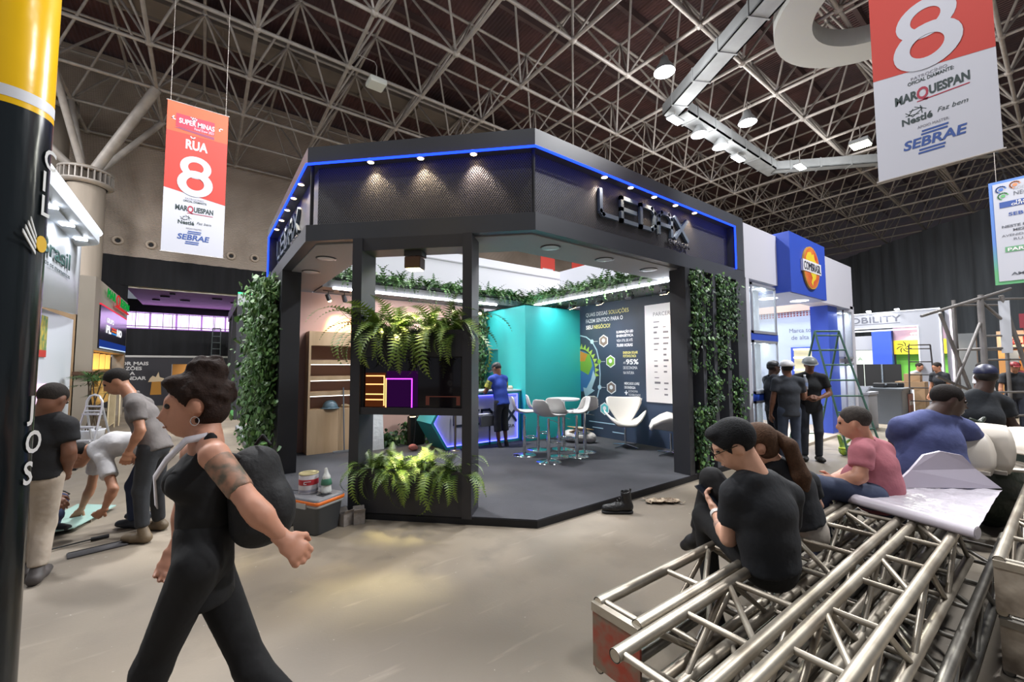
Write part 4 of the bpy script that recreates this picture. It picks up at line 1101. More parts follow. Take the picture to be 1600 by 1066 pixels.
# plastic bag with cardboard
t = thing('packing_bag', 'clear plastic bag with crumpled cardboard on the carpet behind the stools', 'bag', (5.2, 2.72, F0))
c0 = np.array((5.2, 2.72, F0))
sdf_obj('plastic', [('e', c0 + (0, 0, .12), (.2, .22, .13)), ('e', c0 + (.12, -.16, .1), (.14, .14, .11)), ('e', c0 + (-.1, .14, .12), (.16, .16, .13)), ('e', c0 + (.05, .0, .2), (.14, .2, .1))], mat('milky_plastic', (196, 192, 186), .25, bump=1.0, bscale=18), t, .02, .03)
MB().box((-.16, -.2, .27), (.16, .22, .285), Matrix.Rotation(R(9), 4, 'Y')).box((-.2, -.1, .22), (.04, .2, .23), Matrix.Rotation(R(-20), 4, 'X')).build('cardboard', mat('cardboard', (190, 154, 106), .85, 0, .2, 6), t)
# ---------------------------------------------------------------- things on the floor in front of the stand
t = thing('tool_box', 'grey plastic tool box with orange rim standing on the concrete', 'tool box', (.075, 1.31, 0), R(-60))
b = MB(); V = []
for (hx, hy, z) in ((.155, .13, 0), (.165, .14, .012), (.188, .16, .262), (.195, .167, .27)): V.append((hx, hy, z))
def rr_ring(hx, hy, z, r=.04, n=4):
    P = []
    for cx, cy, a0 in ((hx - r, hy - r, 0), (-hx + r, hy - r, 90), (-hx + r, -hy + r, 180), (hx - r, -hy + r, 270)):
        for k in range(n + 1):
            a = R(a0 + 90 * k / n); P.append((cx + r * math.cos(a), cy + r * math.sin(a), z))
    return P
def rr_loft(secs, cap=True):
    m = MB(); rings = [rr_ring(*s_) for s_ in secs]; n = len(rings[0]); vs = [p for q in rings for p in q]; fs = []
    for i in range(len(rings) - 1):
        for k in range(n): fs.append((i * n + k, i * n + (k + 1) % n, (i + 1) * n + (k + 1) % n, (i + 1) * n + k))
    m.add(vs, fs, True); m.add(rings[0], [tuple(range(n - 1, -1, -1))]); m.add(rings[-1], [tuple(range(n))]); return m
rr_loft(V).build('tub', mat('bucket_grey', (76, 80, 84), .5), t)
rr_loft([(.197, .168, .262), (.202, .173, .266), (.202, .173, .285), (.197, .168, .29)]).build('clear_band', mat('clear_band', (170, 172, 172), .3), t)
rr_loft([(.198, .17, .288), (.206, .178, .292), (.206, .178, .318), (.198, .17, .322)]).build('orange_rim', mat('orange_plastic', (236, 120, 44), .45), t)
lid = rr_loft([(.2, .172, .320), (.2, .172, .335), (.185, .158, .345)]).build('lid', mat('lid_grey', (128, 128, 132), .45), t)
MB().box((.06, -.06, .343), (.15, .05, .348)).build('lid_slot', M_dark, lid)
for s_ in (-1, 1): MB().box((-.06, s_ * .178 - .008, .25), (.06, s_ * .178 + .008, .30)).build('latch', MATS['clear_band'], t)
t = thing('paint_can', 'white and red paint can standing on the tool box lid', 'can', (.015, 1.40, .346))
MB().lathe([(.001, 0), (.088, 0), (.09, .004), (.09, .186), (.086, .19)], n=28).build('body', mat('can_white', (206, 200, 204), .35, .1), t)
MB().lathe([(.0905, .085), (.0912, .087), (.0912, .137), (.0905, .139)], n=28).build('red_band', mat('can_red', (176, 40, 50), .4), t)
MB().lathe([(.092, .184), (.094, .19), (.09, .196), (.08, .192), (.078, .188), (.001, .188)], n=28).build('lid', mat('can_lid', (212, 200, 150), .35, .3), t)
MB().lathe([(.0905, .02), (.091, .022), (.091, .04), (.0905, .042)], n=28).build('grey_print', mat('can_grey', (150, 148, 160), .5), t)
cd = Vector((-.88 - .015, -3.23 - 1.4, 0)).normalized(); cxv = Vector((-cd.y, cd.x, 0))
b = MB(); q0 = Vector((0, 0, 0)) + cd * .0925
for (x0, x1, z0, z1) in ((-.045, -.038, .097, .125), (-.045, .02, .119, .125), (-.045, -.02, .097, .103)): b.prism([(x0, z0), (x1, z0), (x1, z1), (x0, z1)], .002, q0, cxv, (0, 0, 1))
b.build('print_frame', M_white, t)
t = thing('mortar_bag', 'white pointed sachet with green band standing on the tool box lid', 'sachet', (.15, 1.26, .346), R(30))
sdf_obj('pouch', [('f', (.15, 1.26, .37), (.15, 1.26, .50), .042, .028, (.87, .5, 0), 1.35), ('f', (.15, 1.26, .5), (.145, 1.265, .585), .026, .012, (.87, .5, 0), 1.3)], mat('pouch_white', (212, 214, 210), .5, bump=.4, bscale=30), t, .008, .02).rotation_euler = (0, 0, 0)
t.rotation_euler = (0, 0, 0)
MB().lathe([(.05, .085), (.053, .09), (.043, .14), (.04, .145)], n=18).build('green_band', mat('pouch_green', (64, 116, 92), .5), t)
t = thing('waste_bin', 'dark green bin tucked behind the grey tool box', 'bin', (-.1, 1.62, 0))
MB().lathe([(.001, 0), (.095, 0), (.115, .25), (.12, .26), (.112, .26), (.095, .02), (.001, .02)], n=22).build('tub', mat('bin_green', (42, 54, 44), .5), t)
MB().path([(-.115, 0, .25), (-.08, .02, .31), (0, .03, .33), (.08, .02, .31), (.115, 0, .25)], .004, 6).build('handle', M_dark, t)
for k, (x, y, a, lab) in enumerate(((.34, 1.25, 20, 'open paper carton against the tool box'), (.46, 1.21, -12, 'open paper carton beside the front frame post'))):
    t = thing('small_carton', lab, 'carton', (x, y, 0), R(a), 'small open cartons'); m = MB(); w, d_, h = .055, .045, .12
    m.box((-w, -d_, 0), (w, d_, .004)).box((-w, -d_, 0), (-w + .003, d_, h)).box((w - .003, -d_, 0), (w, d_, h)).box((-w, -d_, 0), (w, -d_ + .003, h)).box((-w, d_ - .003, 0), (w, d_, h))
    m.build('walls', mat('carton_grey', (158, 150, 144), .8, 0, .2, 30), t)
    for s_ in (-1, 1): MB().box((-w, 0, 0), (w, .003, .045), Matrix.Translation((0, s_ * d_, h)) @ Matrix.Rotation(R(-s_ * 35), 4, 'X')).build('flap', MATS['carton_grey'], t)
# black boot
t = thing('work_boot', 'single black lace up boot on the concrete by the platform edge', 'boot', (2.82, -.2, 0)); bp = np.array((2.82, -.2, 0))
fd = np.array((-.80, .60, 0)); up = np.array((0, 0, 1.))
def bt(f, z, s_=0): return bp + fd * f + np.array((-fd[1], fd[0], 0)) * s_ + up * z
sdf_obj('upper', [('c', bt(-.1, .07), bt(.04, .06), .052, .05), ('c', bt(.04, .055), bt(.15, .05), .05, .042), ('c', bt(-.085, .08), bt(-.07, .21), .052, .056), ('-e', bt(-.065, .235), (.045, .045, .075))], mat('boot_leather', (26, 26, 27), .45, bump=.4, bscale=60), t, .008, .025, [(bt(0, .03), (0, 0, -1))])
sdf_obj('sole', [('f', bt(-.1, .018), bt(.15, .018), .05, .046, np.cross(fd, up), 1.12)], M_dark, t, .008, .02, [(bt(0, .03), (0, 0, 1)), (bt(0, .002), (0, 0, -1))])
b = MB()
for k in range(5):
    a, c_ = bt(.04 - .022 * k, .108 + .022 * k, -.03), bt(.045 - .022 * k, .115 + .022 * k, .03); b.tube(Vector(a) - Vector(bp), Vector(c_) - Vector(bp), .004, n=6)
b.build('lace', mat('lace_grey', (70, 70, 72), .8), t)
b = MB().tube(Vector(bt(-.11, .2)) - Vector(bp), Vector(bt(-.125, .26)) - Vector(bp), .012, .01, n=8); b.build('pull_tab', M_dark, t)
# rag
t = thing('floor_rag', 'crumpled pale patterned rag lying on the concrete', 'rag', (3.5, -.27, 0)); V = []; Fq = []; r6 = random.Random(4)
for i in range(15):
    for j in range(9):
        x = -.2 + .4 * i / 14; y = -.11 + .22 * j / 8
        V.append((x * .8 + .03 * math.sin(5 * y * 9) + y * .4, -x * .55 + y * .8 + .02 * math.sin(i * 1.3), .012 + .018 * abs(math.sin(i * 1.7 + j) * math.cos(j * 1.3)) + r6.uniform(0, .012)))
for i in range(14):
    for j in range(8): Fq.append((i * 9 + j, i * 9 + j + 1, (i + 1) * 9 + j + 1, (i + 1) * 9 + j))
MB().add(V, Fq, True).build('cloth', mat('rag_cream', (206, 190, 166), .9, 0, .7, 22, rgb2=(84, 66, 52)), t)
MB().path([V[9 * i] for i in range(15)], .004, 5).build('hem', MATS['rag_cream'], t)

# ================================================================ ALUMINIUM TRUSSES
M_alu2 = mat('dull_aluminium', (150, 146, 138), .4, .85, .4, 6.0)
def truss(label, u0, u1, v0, v1, z0, z1, plate=None, pitch=.4, m=M_alu, rc=.024, rb=.013, detail=True):
    t = thing('truss', label, 'truss', (u0, (v0 + v1) / 2, z0), 0, 'aluminium truss segments in the pile'); w = (v1 - v0) / 2; h = z1 - z0; L = u1 - u0
    w -= rc; zb, zt_ = rc, h - rc
    for (y, z) in ((-w, zt_), (w, zt_), (-w, zb), (w, zb)):
        MB().tube((0, y, z), (L, y, z), rc, n=14, cap=False).tube((.001, y, z), (.0012, y, z), rc * .86, n=14).tube((L - .0012, y, z), (L - .001, y, z), rc * .86, n=14).build('chord', m, t)
    n = max(2, int(L / pitch)); p = L / n
    for k in range(n):
        x0, x1 = k * p, (k + 1) * p
        fl = k % 2
        for z in ((zt_, zb) if detail else (zt_,)):
            MB().tube((x0 + .03, -w, z), (x0 + .03, w, z), rb, n=8, cap=False).build('rung', m, t)
            if k % 2: MB().tube((x0 + .05, -w, z), (x1 - .0, w, z), rb, n=8, cap=False).build('diagonal_brace', m, t)
        for y in (-w, w):
            a, c_ = (zb, zt_) if fl else (zt_, zb)
            MB().tube((x0 + .02, y, a), (x1 - .02, y, c_), rb, n=8, cap=False).build('side_brace', m, t)
    if plate:
        MB().box((-.012, -w - .02, .03), (0, w + .02, h - .05)).build('end_plate', plate, t)
        MB().box((-.02, -w - .02, h - .055), (.01, w + .02, h - .02)).build('end_bar', m, t)
M_red = mat('worn_red_plate', (150, 58, 40), .5, .2, .6, 14, rgb2=(120, 104, 88))
M_wp = mat('worn_plywood', (168, 156, 140), .7, 0, .4, 8, rgb2=(110, 98, 84))
truss('truss with worn red end plate nearest the stand, under the young man', .50, 3.20, -2.20, -1.955, .31, .62, M_red)
truss('truss nearest the stand continuing behind the red plated one', 3.26, 6.2, -2.20, -1.955, .31, .62)
truss('wide truss beside the red plated truss, under the seated woman', .30, 3.10, -2.525, -2.21, .31, .62)
truss('wide truss under the man in the pink polo shirt', 3.14, 6.2, -2.525, -2.21, .31, .62)
truss('narrow truss in the middle of the pile under the white plastic sheet', .4, 3.2, -2.78, -2.55, .31, .62)
truss('lower truss lying beneath the red plated one', .6, 4.0, -2.20, -1.955, 0.0, .29, None, .4, M_alu2, detail=False)
truss('lower truss lying beneath the wide one', .4, 4.2, -2.525, -2.21, 0.0, .29, None, .4, M_alu2, detail=False)
truss('lower dark truss half hidden at the foot of the pile', .4, 4.2, -2.86, -2.56, 0.0, .29, None, .4, M_alu2, detail=False)
truss('truss with pale plywood end plate nearest the camera on the right', 2.40, 5.6, -3.22, -2.93, .33, .63, M_wp)
truss('lower truss beneath the one with the plywood end plate', 2.5, 5.8, -3.22, -2.93, 0.0, .31, M_wp, .4, M_alu2)
# white wrapping sheet with a rolled edge lying on the trusses
t = thing('wrapping_sheet', 'white plastic wrapping sheet with a rolled edge draped over the trusses', 'sheet', (2.9, -2.4, .62)); o3 = Vector((2.9, -2.4, .62))
M_sheet = mat('sheet_white', (192, 186, 194), .28, 0, .12, 3.0, bump=1.0, bscale=13)
E0, E1 = Vector((2.95, -1.97, .655)), Vector((2.65, -2.86, .655))
MB().tube(E0 - o3, E1 - o3, .036, n=18).tube(E1 - o3, E1 - o3 + (E1 - E0).normalized() * .002, .03, n=18).build('rolled_edge', mat('roll_white', (200, 192, 200), .4), t)
b = MB(); NU_, NV_ = 22, 16; V = []; Fq = []; rs = random.Random(9)
B0, B1 = Vector((3.30, -2.25, .66)), Vector((4.0, -2.86, .66))
for i in range(NU_ + 1):
    s_ = i / NU_; a_ = E0.lerp(E1, s_) + Vector((0, 0, .02)); c_ = B0.lerp(B1, s_)
    for j in range(NV_ + 1):
        p = a_.lerp(c_, j / NV_); p.z += .010 * math.sin(i * 1.1 + j * .8) * math.cos(j * 1.2 - i * .3) + rs.uniform(0, .006); V.append(p - o3)
for i in range(NU_):
    for j in range(NV_): k = i * (NV_ + 1) + j; Fq.append((k, k + 1, k + NV_ + 2, k + NV_ + 1))
b.add(V, Fq, True).build('crinkled_film', M_sheet, t)
b = MB(); fp = [(3.36, -2.36, .67), (3.98, -2.86, .67), (3.92, -2.74, .80), (3.86, -2.68, .90), (3.74, -2.58, .93), (3.64, -2.5, .90), (3.52, -2.44, .79)]
fv = [Vector(p) - o3 for p in fp]; fb = [p + Vector((.02, .015, 0)) for p in fv]; n = len(fv)
b.add(fv + fb, [tuple(range(n)), tuple(range(2 * n - 1, n - 1, -1))] + [(i, n + i, n + (i + 1) % n, (i + 1) % n) for i in range(n)]); b.build('raised_flap', mat('flap_white', (186, 178, 190), .5), t)
# white plastic chair shells heaped behind the sheet
M_ch = mat('aged_white_plastic', (206, 196, 182), .5, 0, .1, 3)
for k, (x, y, z, rx, rz, lab) in enumerate(((4.42, -2.62, .66, 4, -80, 'aged white chair shell standing beside the raised flap'), (4.60, -2.70, .66, -8, -95, 'aged white chair shell leaning on the first shell'),
                                            (4.85, -2.90, .66, 60, -60, 'aged white chair shell lying flat at the right edge'), (5.0, -2.82, .80, 30, -120, 'topmost aged white chair shell pointing up to the right'))):
    t = thing('chair_shell', lab, 'chair shell', (x, y, z), R(rz), 'white chair shells on the trusses')
    m = sheet([(.0, .0, .16, .1), (.02, .08, .19, .12), (.05, .18, .2, .14), (.10, .27, .19, .14), (.17, .33, .17, .1), (.26, .36, .13, .06)], .012, 11)
    o = m.build('shell', M_ch, t, (0, 0, .02), (R(-rx), 0, 0))
    MB().box((-.15, -.012, -.01), (.15, .012, .02)).build('mounting_rib', M_ch, t, (0, 0, .02), (R(-rx), 0, 0))
t = thing('rubbish_bag', 'dark green rubbish bag behind the white chair shells', 'bag', (5.45, -2.66, 0)); c0 = np.array((5.45, -2.66, .0))
sdf_obj('bag', [('e', c0 + (0, 0, .42), (.30, .26, .42), None), ('e', c0 + (.1, -.1, .62), (.2, .18, .28), None), ('e', c0 + (-.08, .1, .75), (.16, .14, .2), None), ('c', c0 + (0, 0, .9), c0 + (-.04, .04, 1.02), .06, .03)], mat('bag_green', (52, 60, 50), .35, bump=1.0, bscale=7), t, .02, .05, [((0, 0, .004), (0, 0, -1))])
sdf_obj('knot', [('c', c0 + (-.05, .02, 1.0), c0 + (-.1, .08, 1.05), .03, .02), ('c', c0 + (-.03, .04, 1.0), c0 + (.03, .0, 1.06), .03, .02)], MATS['bag_green'], t, .012, .02)

# ---------------------------------------------------------------- joints of the people near the camera, metres
PJ = {
 'walker': {'head': (-0.894, -1.206, 1.456), 'neck': (-0.857, -1.233, 1.314), 'chest': (-0.856, -1.209, 1.169), 'pelvis': (-0.851, -1.213, 0.885), 'shl': (-0.836, -1.423, 1.29), 'shr': (-0.897, -0.992, 1.236), 'ell': (-0.729, -1.577, 1.134), 'wrl': (-0.642, -1.592, 1.018), 'hdl': (-0.587, -1.607, 0.958), 'elr': (-0.921, -0.912, 0.997), 'wrr': (-0.939, -0.972, 0.866), 'hdr': (-0.954, -0.987, 0.818), 'hil': (-0.869, -1.323, 0.889), 'hir': (-0.836, -1.124, 0.806), 'knl': (-0.988, -1.235, 0.534), 'anl': (-1.047, -1.192, 0.194), 'tol': (-1.145, -1.119, 0.159), 'knr': (-0.685, -1.236, 0.418), 'anr': (-0.477, -1.39, 0.177), 'tor': (-0.503, -1.371, 0.068)},
 'grey': {'head': (-1.533, 2.232, 1.465), 'neck': (-1.414, 2.143, 1.318), 'chest': (-1.323, 2.076, 1.149), 'pelvis': (-1.225, 2.003, 0.884), 'shl': (-1.353, 1.875, 1.25), 'shr': (-1.327, 2.303, 1.229), 'ell': (-1.307, 1.79, 1.031), 'wrl': (-1.382, 1.846, 0.85), 'hdl': (-1.402, 1.861, 0.766), 'elr': (-1.259, 2.303, 0.971), 'wrr': (-1.357, 2.4, 0.778), 'hdr': (-1.384, 2.42, 0.689), 'hil': (-1.253, 1.912, 0.83), 'hir': (-1.2, 2.097, 0.794), 'knl': (-1.294, 1.93, 0.473), 'anl': (-1.271, 1.913, 0.14), 'tol': (-1.428, 2.029, 0.073), 'knr': (-1.2, 2.159, 0.409), 'anr': (-1.173, 2.214, 0.102), 'tor': (-1.272, 2.287, 0.04)},
 'bend': {'head': (-1.845, 2.712, 0.725), 'neck': (-1.741, 2.697, 0.777), 'chest': (-1.567, 2.568, 0.827), 'pelvis': (-1.264, 2.443, 0.825), 'shl': (-1.62, 2.446, 0.716), 'shr': (-1.712, 2.826, 0.767), 'ell': (-1.515, 2.231, 0.448), 'wrl': (-1.579, 2.278, 0.259), 'hdl': (-1.653, 2.333, 0.183), 'elr': (-1.774, 2.971, 0.342), 'wrr': (-1.849, 3.027, 0.119), 'hdr': (-1.889, 3.056, 0.054), 'hil': (-1.254, 2.336, 0.763), 'hir': (-1.238, 2.549, 0.741), 'knl': (-1.393, 2.414, 0.428), 'anl': (-1.371, 2.423, 0.084), 'tol': (-1.531, 2.542, 0.01), 'knr': (-1.377, 2.702, 0.335), 'anr': (-1.327, 2.665, 0.032), 'tor': (-1.449, 2.755, -0.014)},
 'blackt': {'head': (-1.788, 1.425, 1.357), 'neck': (-1.829, 1.455, 1.231), 'chest': (-1.832, 1.458, 1.068), 'pelvis': (-1.847, 1.469, 0.829), 'shl': (-1.977, 1.64, 1.137), 'shr': (-1.7, 1.359, 1.154), 'ell': (-2.011, 1.715, 0.914), 'wrl': (-2.003, 1.833, 0.721), 'hdl': (-1.99, 1.886, 0.626), 'elr': (-1.667, 1.335, 0.962), 'wrr': (-1.695, 1.455, 0.79), 'hdr': (-1.729, 1.531, 0.701), 'hil': (-1.907, 1.575, 0.769), 'hir': (-1.79, 1.426, 0.781), 'knl': (-1.912, 1.641, 0.406), 'anl': (-1.895, 1.567, 0.121), 'tol': (-1.903, 1.809, -0.015), 'knr': (-1.812, 1.518, 0.411), 'anr': (-1.817, 1.447, 0.116), 'tor': (-1.794, 1.654, -0.026)},
 'kneel': {'head': (-2.258, 2.77, 0.899), 'neck': (-2.212, 2.736, 0.768), 'chest': (-2.165, 2.701, 0.613), 'pelvis': (-2.139, 2.744, 0.361), 'shl': (-2.124, 2.459, 0.735), 'shr': (-2.205, 2.942, 0.67), 'ell': (-2.022, 2.346, 0.566), 'wrl': (-1.919, 2.332, 0.438), 'hdl': (-1.87, 2.295, 0.382), 'elr': (-2.112, 2.91, 0.457), 'wrr': (-1.995, 2.823, 0.351), 'hdr': (-1.951, 2.791, 0.289), 'hil': (-2.103, 2.58, 0.354), 'hir': (-2.134, 2.827, 0.297), 'knl': (-1.929, 2.426, 0.239), 'anl': (-2.113, 2.562, 0.136), 'tol': (-2.178, 2.611, 0.125), 'knr': (-1.956, 2.72, 0.308), 'anr': (-2.002, 2.754, 0.041), 'tor': (-1.882, 2.665, 0.029)},
 'phone': {'head': (1.307, -2.178, 1.2), 'neck': (1.37, -2.25, 1.051), 'chest': (1.398, -2.271, 0.885), 'pelvis': (1.416, -2.284, 0.645), 'shl': (1.264, -2.196, 0.963), 'shr': (1.612, -2.305, 0.92), 'ell': (1.313, -2.133, 0.714), 'wrl': (1.46, -1.992, 0.78), 'hdl': (1.494, -1.931, 0.836), 'elr': (1.76, -2.228, 0.626), 'wrr': (1.684, -1.959, 0.725), 'hdr': (1.618, -1.911, 0.808), 'hil': (1.393, -2.242, 0.599), 'hir': (1.596, -2.268, 0.565), 'knl': (1.56, -1.868, 0.696), 'anl': (1.682, -1.834, 0.211), 'tol': (1.725, -1.716, 0.12), 'knr': (1.583, -1.91, 0.927), 'anr': (1.704, -1.75, 0.56), 'tor': (1.725, -1.666, 0.489)},
 'ponytail': {'head': (1.831, -2.069, 1.125), 'neck': (1.902, -2.121, 1.019), 'chest': (2.007, -2.174, 0.876), 'pelvis': (2.043, -2.226, 0.642), 'shl': (1.947, -2.13, 0.953), 'shr': (2.227, -2.188, 0.866), 'ell': (2.156, -1.998, 0.68), 'wrl': (2.263, -1.891, 0.588), 'hdl': (2.312, -1.828, 0.551), 'elr': (2.314, -2.202, 0.702), 'wrr': (2.384, -2.043, 0.579), 'hdr': (2.376, -1.975, 0.544), 'hil': (2.005, -2.198, 0.605), 'hir': (2.225, -2.211, 0.573), 'knl': (2.318, -1.907, 0.515), 'anl': (2.356, -1.836, 0.11), 'tol': (2.405, -1.747, 0.038), 'knr': (2.494, -1.963, 0.537), 'anr': (2.522, -1.896, 0.13), 'tor': (2.573, -1.81, 0.059)},
 'polo': {'head': (3.113, -2.21, 1.166), 'neck': (3.169, -2.252, 1.012), 'chest': (3.224, -2.293, 0.849), 'pelvis': (3.245, -2.308, 0.617), 'shl': (2.986, -2.278, 0.962), 'shr': (3.366, -2.311, 0.94), 'ell': (2.909, -2.283, 0.802), 'wrl': (2.914, -2.137, 0.752), 'hdl': (2.917, -2.065, 0.736), 'elr': (3.428, -2.095, 0.722), 'wrr': (3.195, -2.022, 0.692), 'hdr': (3.07, -1.992, 0.696), 'hil': (3.045, -2.309, 0.649), 'hir': (3.406, -2.279, 0.565), 'knl': (2.728, -2.074, 0.732), 'anl': (2.909, -2.034, 0.118), 'tol': (2.792, -1.947, 0.072), 'knr': (3.173, -1.956, 0.59), 'anr': (3.22, -1.966, 0.098), 'tor': (3.11, -1.884, 0.048)},
 'bluebig': {'head': (4.458, -2.548, 1.283), 'neck': (4.388, -2.471, 1.145), 'chest': (4.349, -2.442, 0.931), 'pelvis': (4.29, -2.399, 0.485), 'shl': (4.171, -2.286, 1.042), 'shr': (4.582, -2.615, 1.02), 'ell': (4.385, -2.195, 0.881), 'wrl': (4.539, -2.21, 0.637), 'hdl': (4.65, -2.242, 0.579), 'elr': (4.74, -2.67, 0.881), 'wrr': (4.47, -2.595, 0.807), 'hdr': (4.401, -2.543, 0.774), 'hil': (4.233, -2.331, 0.424), 'hir': (4.415, -2.467, 0.424), 'knl': (4.603, -2.132, 0.404), 'anl': (4.649, -2.105, -0.03), 'tol': (4.793, -2.024, -0.119), 'knr': (5.025, -2.383, 0.401), 'anr': (5.074, -2.358, -0.019), 'tor': (5.256, -2.306, -0.108)},
 'capman': {'head': (5.894, -2.654, 1.476), 'neck': (5.856, -2.626, 1.298), 'chest': (5.814, -2.596, 1.053), 'pelvis': (5.832, -2.609, 0.782), 'shl': (5.764, -2.496, 1.199), 'shr': (6.02, -2.748, 1.188), 'ell': (5.934, -2.435, 0.923), 'wrl': (6.128, -2.454, 0.729), 'hdl': (6.226, -2.465, 0.647), 'elr': (6.053, -2.797, 0.96), 'wrr': (6.174, -2.862, 0.822), 'hdr': (6.248, -2.917, 0.781), 'hil': (5.822, -2.551, 0.708), 'hir': (5.905, -2.663, 0.715), 'knl': (5.804, -2.538, 0.383), 'anl': (5.739, -2.54, 0.102), 'tol': (6.009, -2.491, 0.008), 'knr': (5.897, -2.657, 0.394), 'anr': (5.867, -2.659, 0.108), 'tor': (6.213, -2.642, 0.007)},
}
# ================================================================ PEOPLE
def nv(a): a = np.array(a, float); return a / (np.linalg.norm(a) + 1e-9)
def hand_prims(w, d, n, side, curl=.35, s=1.0, grip=0.0):
    """w wrist, d direction of the fingers, n palm normal, side +1: thumb on the cross(d,n) side"""
    d = nv(d); n = nv(np.array(n) - d * np.dot(n, d)); sd = np.cross(d, n) * side; P = []
    P.append(('f', w - d * .015, w + d * .03 * s, .021 * s, .021 * s, sd, 1.35)); P.append(('f', w + d * .03 * s, w + d * .08 * s, .0165 * s, .0155 * s, sd, 2.3))
    for off, L, a0 in ((.030, .072, .0), (.010, .082, .06), (-.011, .077, .05), (-.031, .060, .0)):
        p = w + d * (.085 - abs(off) * .25) * s + sd * off * s; ang = curl * .5 + a0; r0 = .0092 * s
        for f, r1 in ((.45, .0088), (.3, .008), (.25, .0068)):
            q = p + (d * math.cos(ang) + n * math.sin(ang)) * L * f * s; P.append(('c', p, q, r0, r1 * s)); p = q; r0 = r1 * s; ang += curl * 1.15 + grip
    p = w + d * .028 * s + sd * .03 * s; q = p + nv(d * .75 + sd * .55 + n * .35) * .042 * s; P.append(('c', p, q, .0125 * s, .0105 * s))
    q2 = q + nv(d * .95 + sd * .1 + n * (.35 + grip)) * .032 * s; P.append(('c', q, q2, .0105 * s, .008 * s))
    return P
def head_basis(fdir, updir):
    f = nv(fdir); u = np.array(updir, float); u = nv(u - f * np.dot(u, f)); r = np.cross(f, u); return np.stack([r, f, u], 1)   # columns right, forward, up
PEOPLE_SKIN = {}
def skin(name, rgb): return mat('skin_' + name, rgb, .5, 0, .12, 14.0)
def person(label, J, face, up=(0, 0, 1), tone='tan', hair=('short', (30, 26, 24)), top=((30, 30, 32), 'tee'), pants=(40, 44, 52), shoes=(40, 36, 34),
           g=1.0, hs=1.0, belly=0.0, h=.016, palms=None, curl=(.35, .35), hem=.10, grip=(0, 0), face_detail=True, hands=True, shorts=False, hair_obj=True, waist=1.0, group=None):
    TONE = {'tan': (176, 124, 96), 'fair': (214, 164, 138), 'brown': (120, 80, 60), 'dark': (72, 50, 42), 'rosy': (198, 142, 116)}
    J = {k: np.array(v, float) for k, v in J.items()}
    base = np.array(((J['anl'] + J['anr']) / 2)); base[2] = 0
    t = thing('person', label, 'person', tuple(base), 0, group)
    ms = skin(tone, TONE[tone])
    sh = nv(J['shr'] - J['shl']); hp = nv(J['hir'] - J['hil']); spine = nv(J['neck'] - J['pelvis']); fw = nv(np.cross(spine, sh)) * 1.0   # forward = up x right
    fw = nv(np.cross(spine, sh))
    # --- body (one surface)
    B = head_basis(face, up); H = J['head']
    L = lambda x, y, z: H + B @ (np.array((x, y, z)) * hs)
    hp_ = [('e', L(0, -.012, .03), tuple(hs * np.array((.074, .094, .086))), B), ('e', L(0, .028, -.035), tuple(hs * np.array((.058, .066, .082))), B), ('e', L(0, .045, -.088), tuple(hs * np.array((.038, .038, .03))), B),
           ('c', L(0, .09, .005), L(0, .112, -.034), .010 * hs, .015 * hs), ('e', L(0, .078, .028), tuple(hs * np.array((.048, .02, .014))), B),
           ('e', L(0, .088, -.07), tuple(hs * np.array((.026, .014, .014))), B),
           ('e', L(.077, -.008, -.012), tuple(hs * np.array((.011, .022, .033))), B), ('e', L(-.077, -.008, -.012), tuple(hs * np.array((.011, .022, .033))), B)]
    body = list(hp_)
    body.append(('c', L(0, -.02, -.05), J['neck'], .054 * g, .062 * g))
    body.append(('c', J['neck'] * .7 + J['shl'] * .3, J['shl'], .045 * g, .048 * g)); body.append(('c', J['neck'] * .7 + J['shr'] * .3, J['shr'], .045 * g, .048 * g))
    body.append(('f', J['chest'], J['pelvis'], .09 * g * min(1, waist), .085 * g * min(1, waist) ** 2, sh, 1.3)); body.append(('f', J['neck'] * .75 + J['chest'] * .25, J['chest'], .06 * g, .088 * g, sh, 1.4))
    for s in 'lr':
        body.append(('c', J['sh' + s], J['el' + s], .047 * g, .039 * g)); body.append(('c', J['el' + s] * .72 + J['wr' + s] * .28, J['el' + s], .041 * g, .037 * g)); body.append(('c', J['el' + s] * .72 + J['wr' + s] * .28, J['wr' + s], .041 * g, .026 * g))
        body.append(('c', J['hi' + s], J['kn' + s], .07 * g, .05 * g)); body.append(('c', J['kn' + s], J['an' + s], .05 * g, .034 * g))
    V, Q = sdf_mesh(body, h, .022)
    if hands:
        for i, s in enumerate('lr'):
            d = J['hd' + s] - J['wr' + s]; pn = (palms or {}).get(s)
            if pn is None: pn = sh * (1 if s == 'l' else -1) + fw * .2
            V2, Q2 = sdf_mesh(hand_prims(J['wr' + s], d, pn, 1 if s == 'l' else -1, curl[i], 1.0, grip[i]), .0055, .008, smooth=1)
            if len(V2): Q = np.concatenate([Q, Q2 + len(V)]); V = np.concatenate([V, V2])
    bo = bpy.data.objects.new('body', mesh_np('body', V - base, Q, ms)); COL.objects.link(bo); bo.parent = t
    O = lambda name, prims, m, hh=h, k=.02, clips=(), sm=2: sdf_obj(name, prims, m, t, hh, k, clips, sm)
    if face_detail:
        for s in (-1, 1): MB().ball(Vector(L(.03 * s, .083, .008) - base), .0115 * hs, 8, 6).build('eye', mat('eye_dark', (40, 32, 28), .2), t)
        e = MB(); a, c_ = L(-.022, .097, -.070) - base, L(.022, .097, -.070) - base; e.path([a, L(0, .103, -.069) - base, c_], [.003, .006, .003], 6); e.build('lips', mat('lip_' + tone, tuple(int(x * .8) for x in TONE[tone]), .5), t)
    # --- hair / headgear
    hk, hc = hair; mh = mat('hair_%d_%d_%d' % hc, hc, .8, 0, .3, 60, bump=.25, bscale=120, spec=.25)
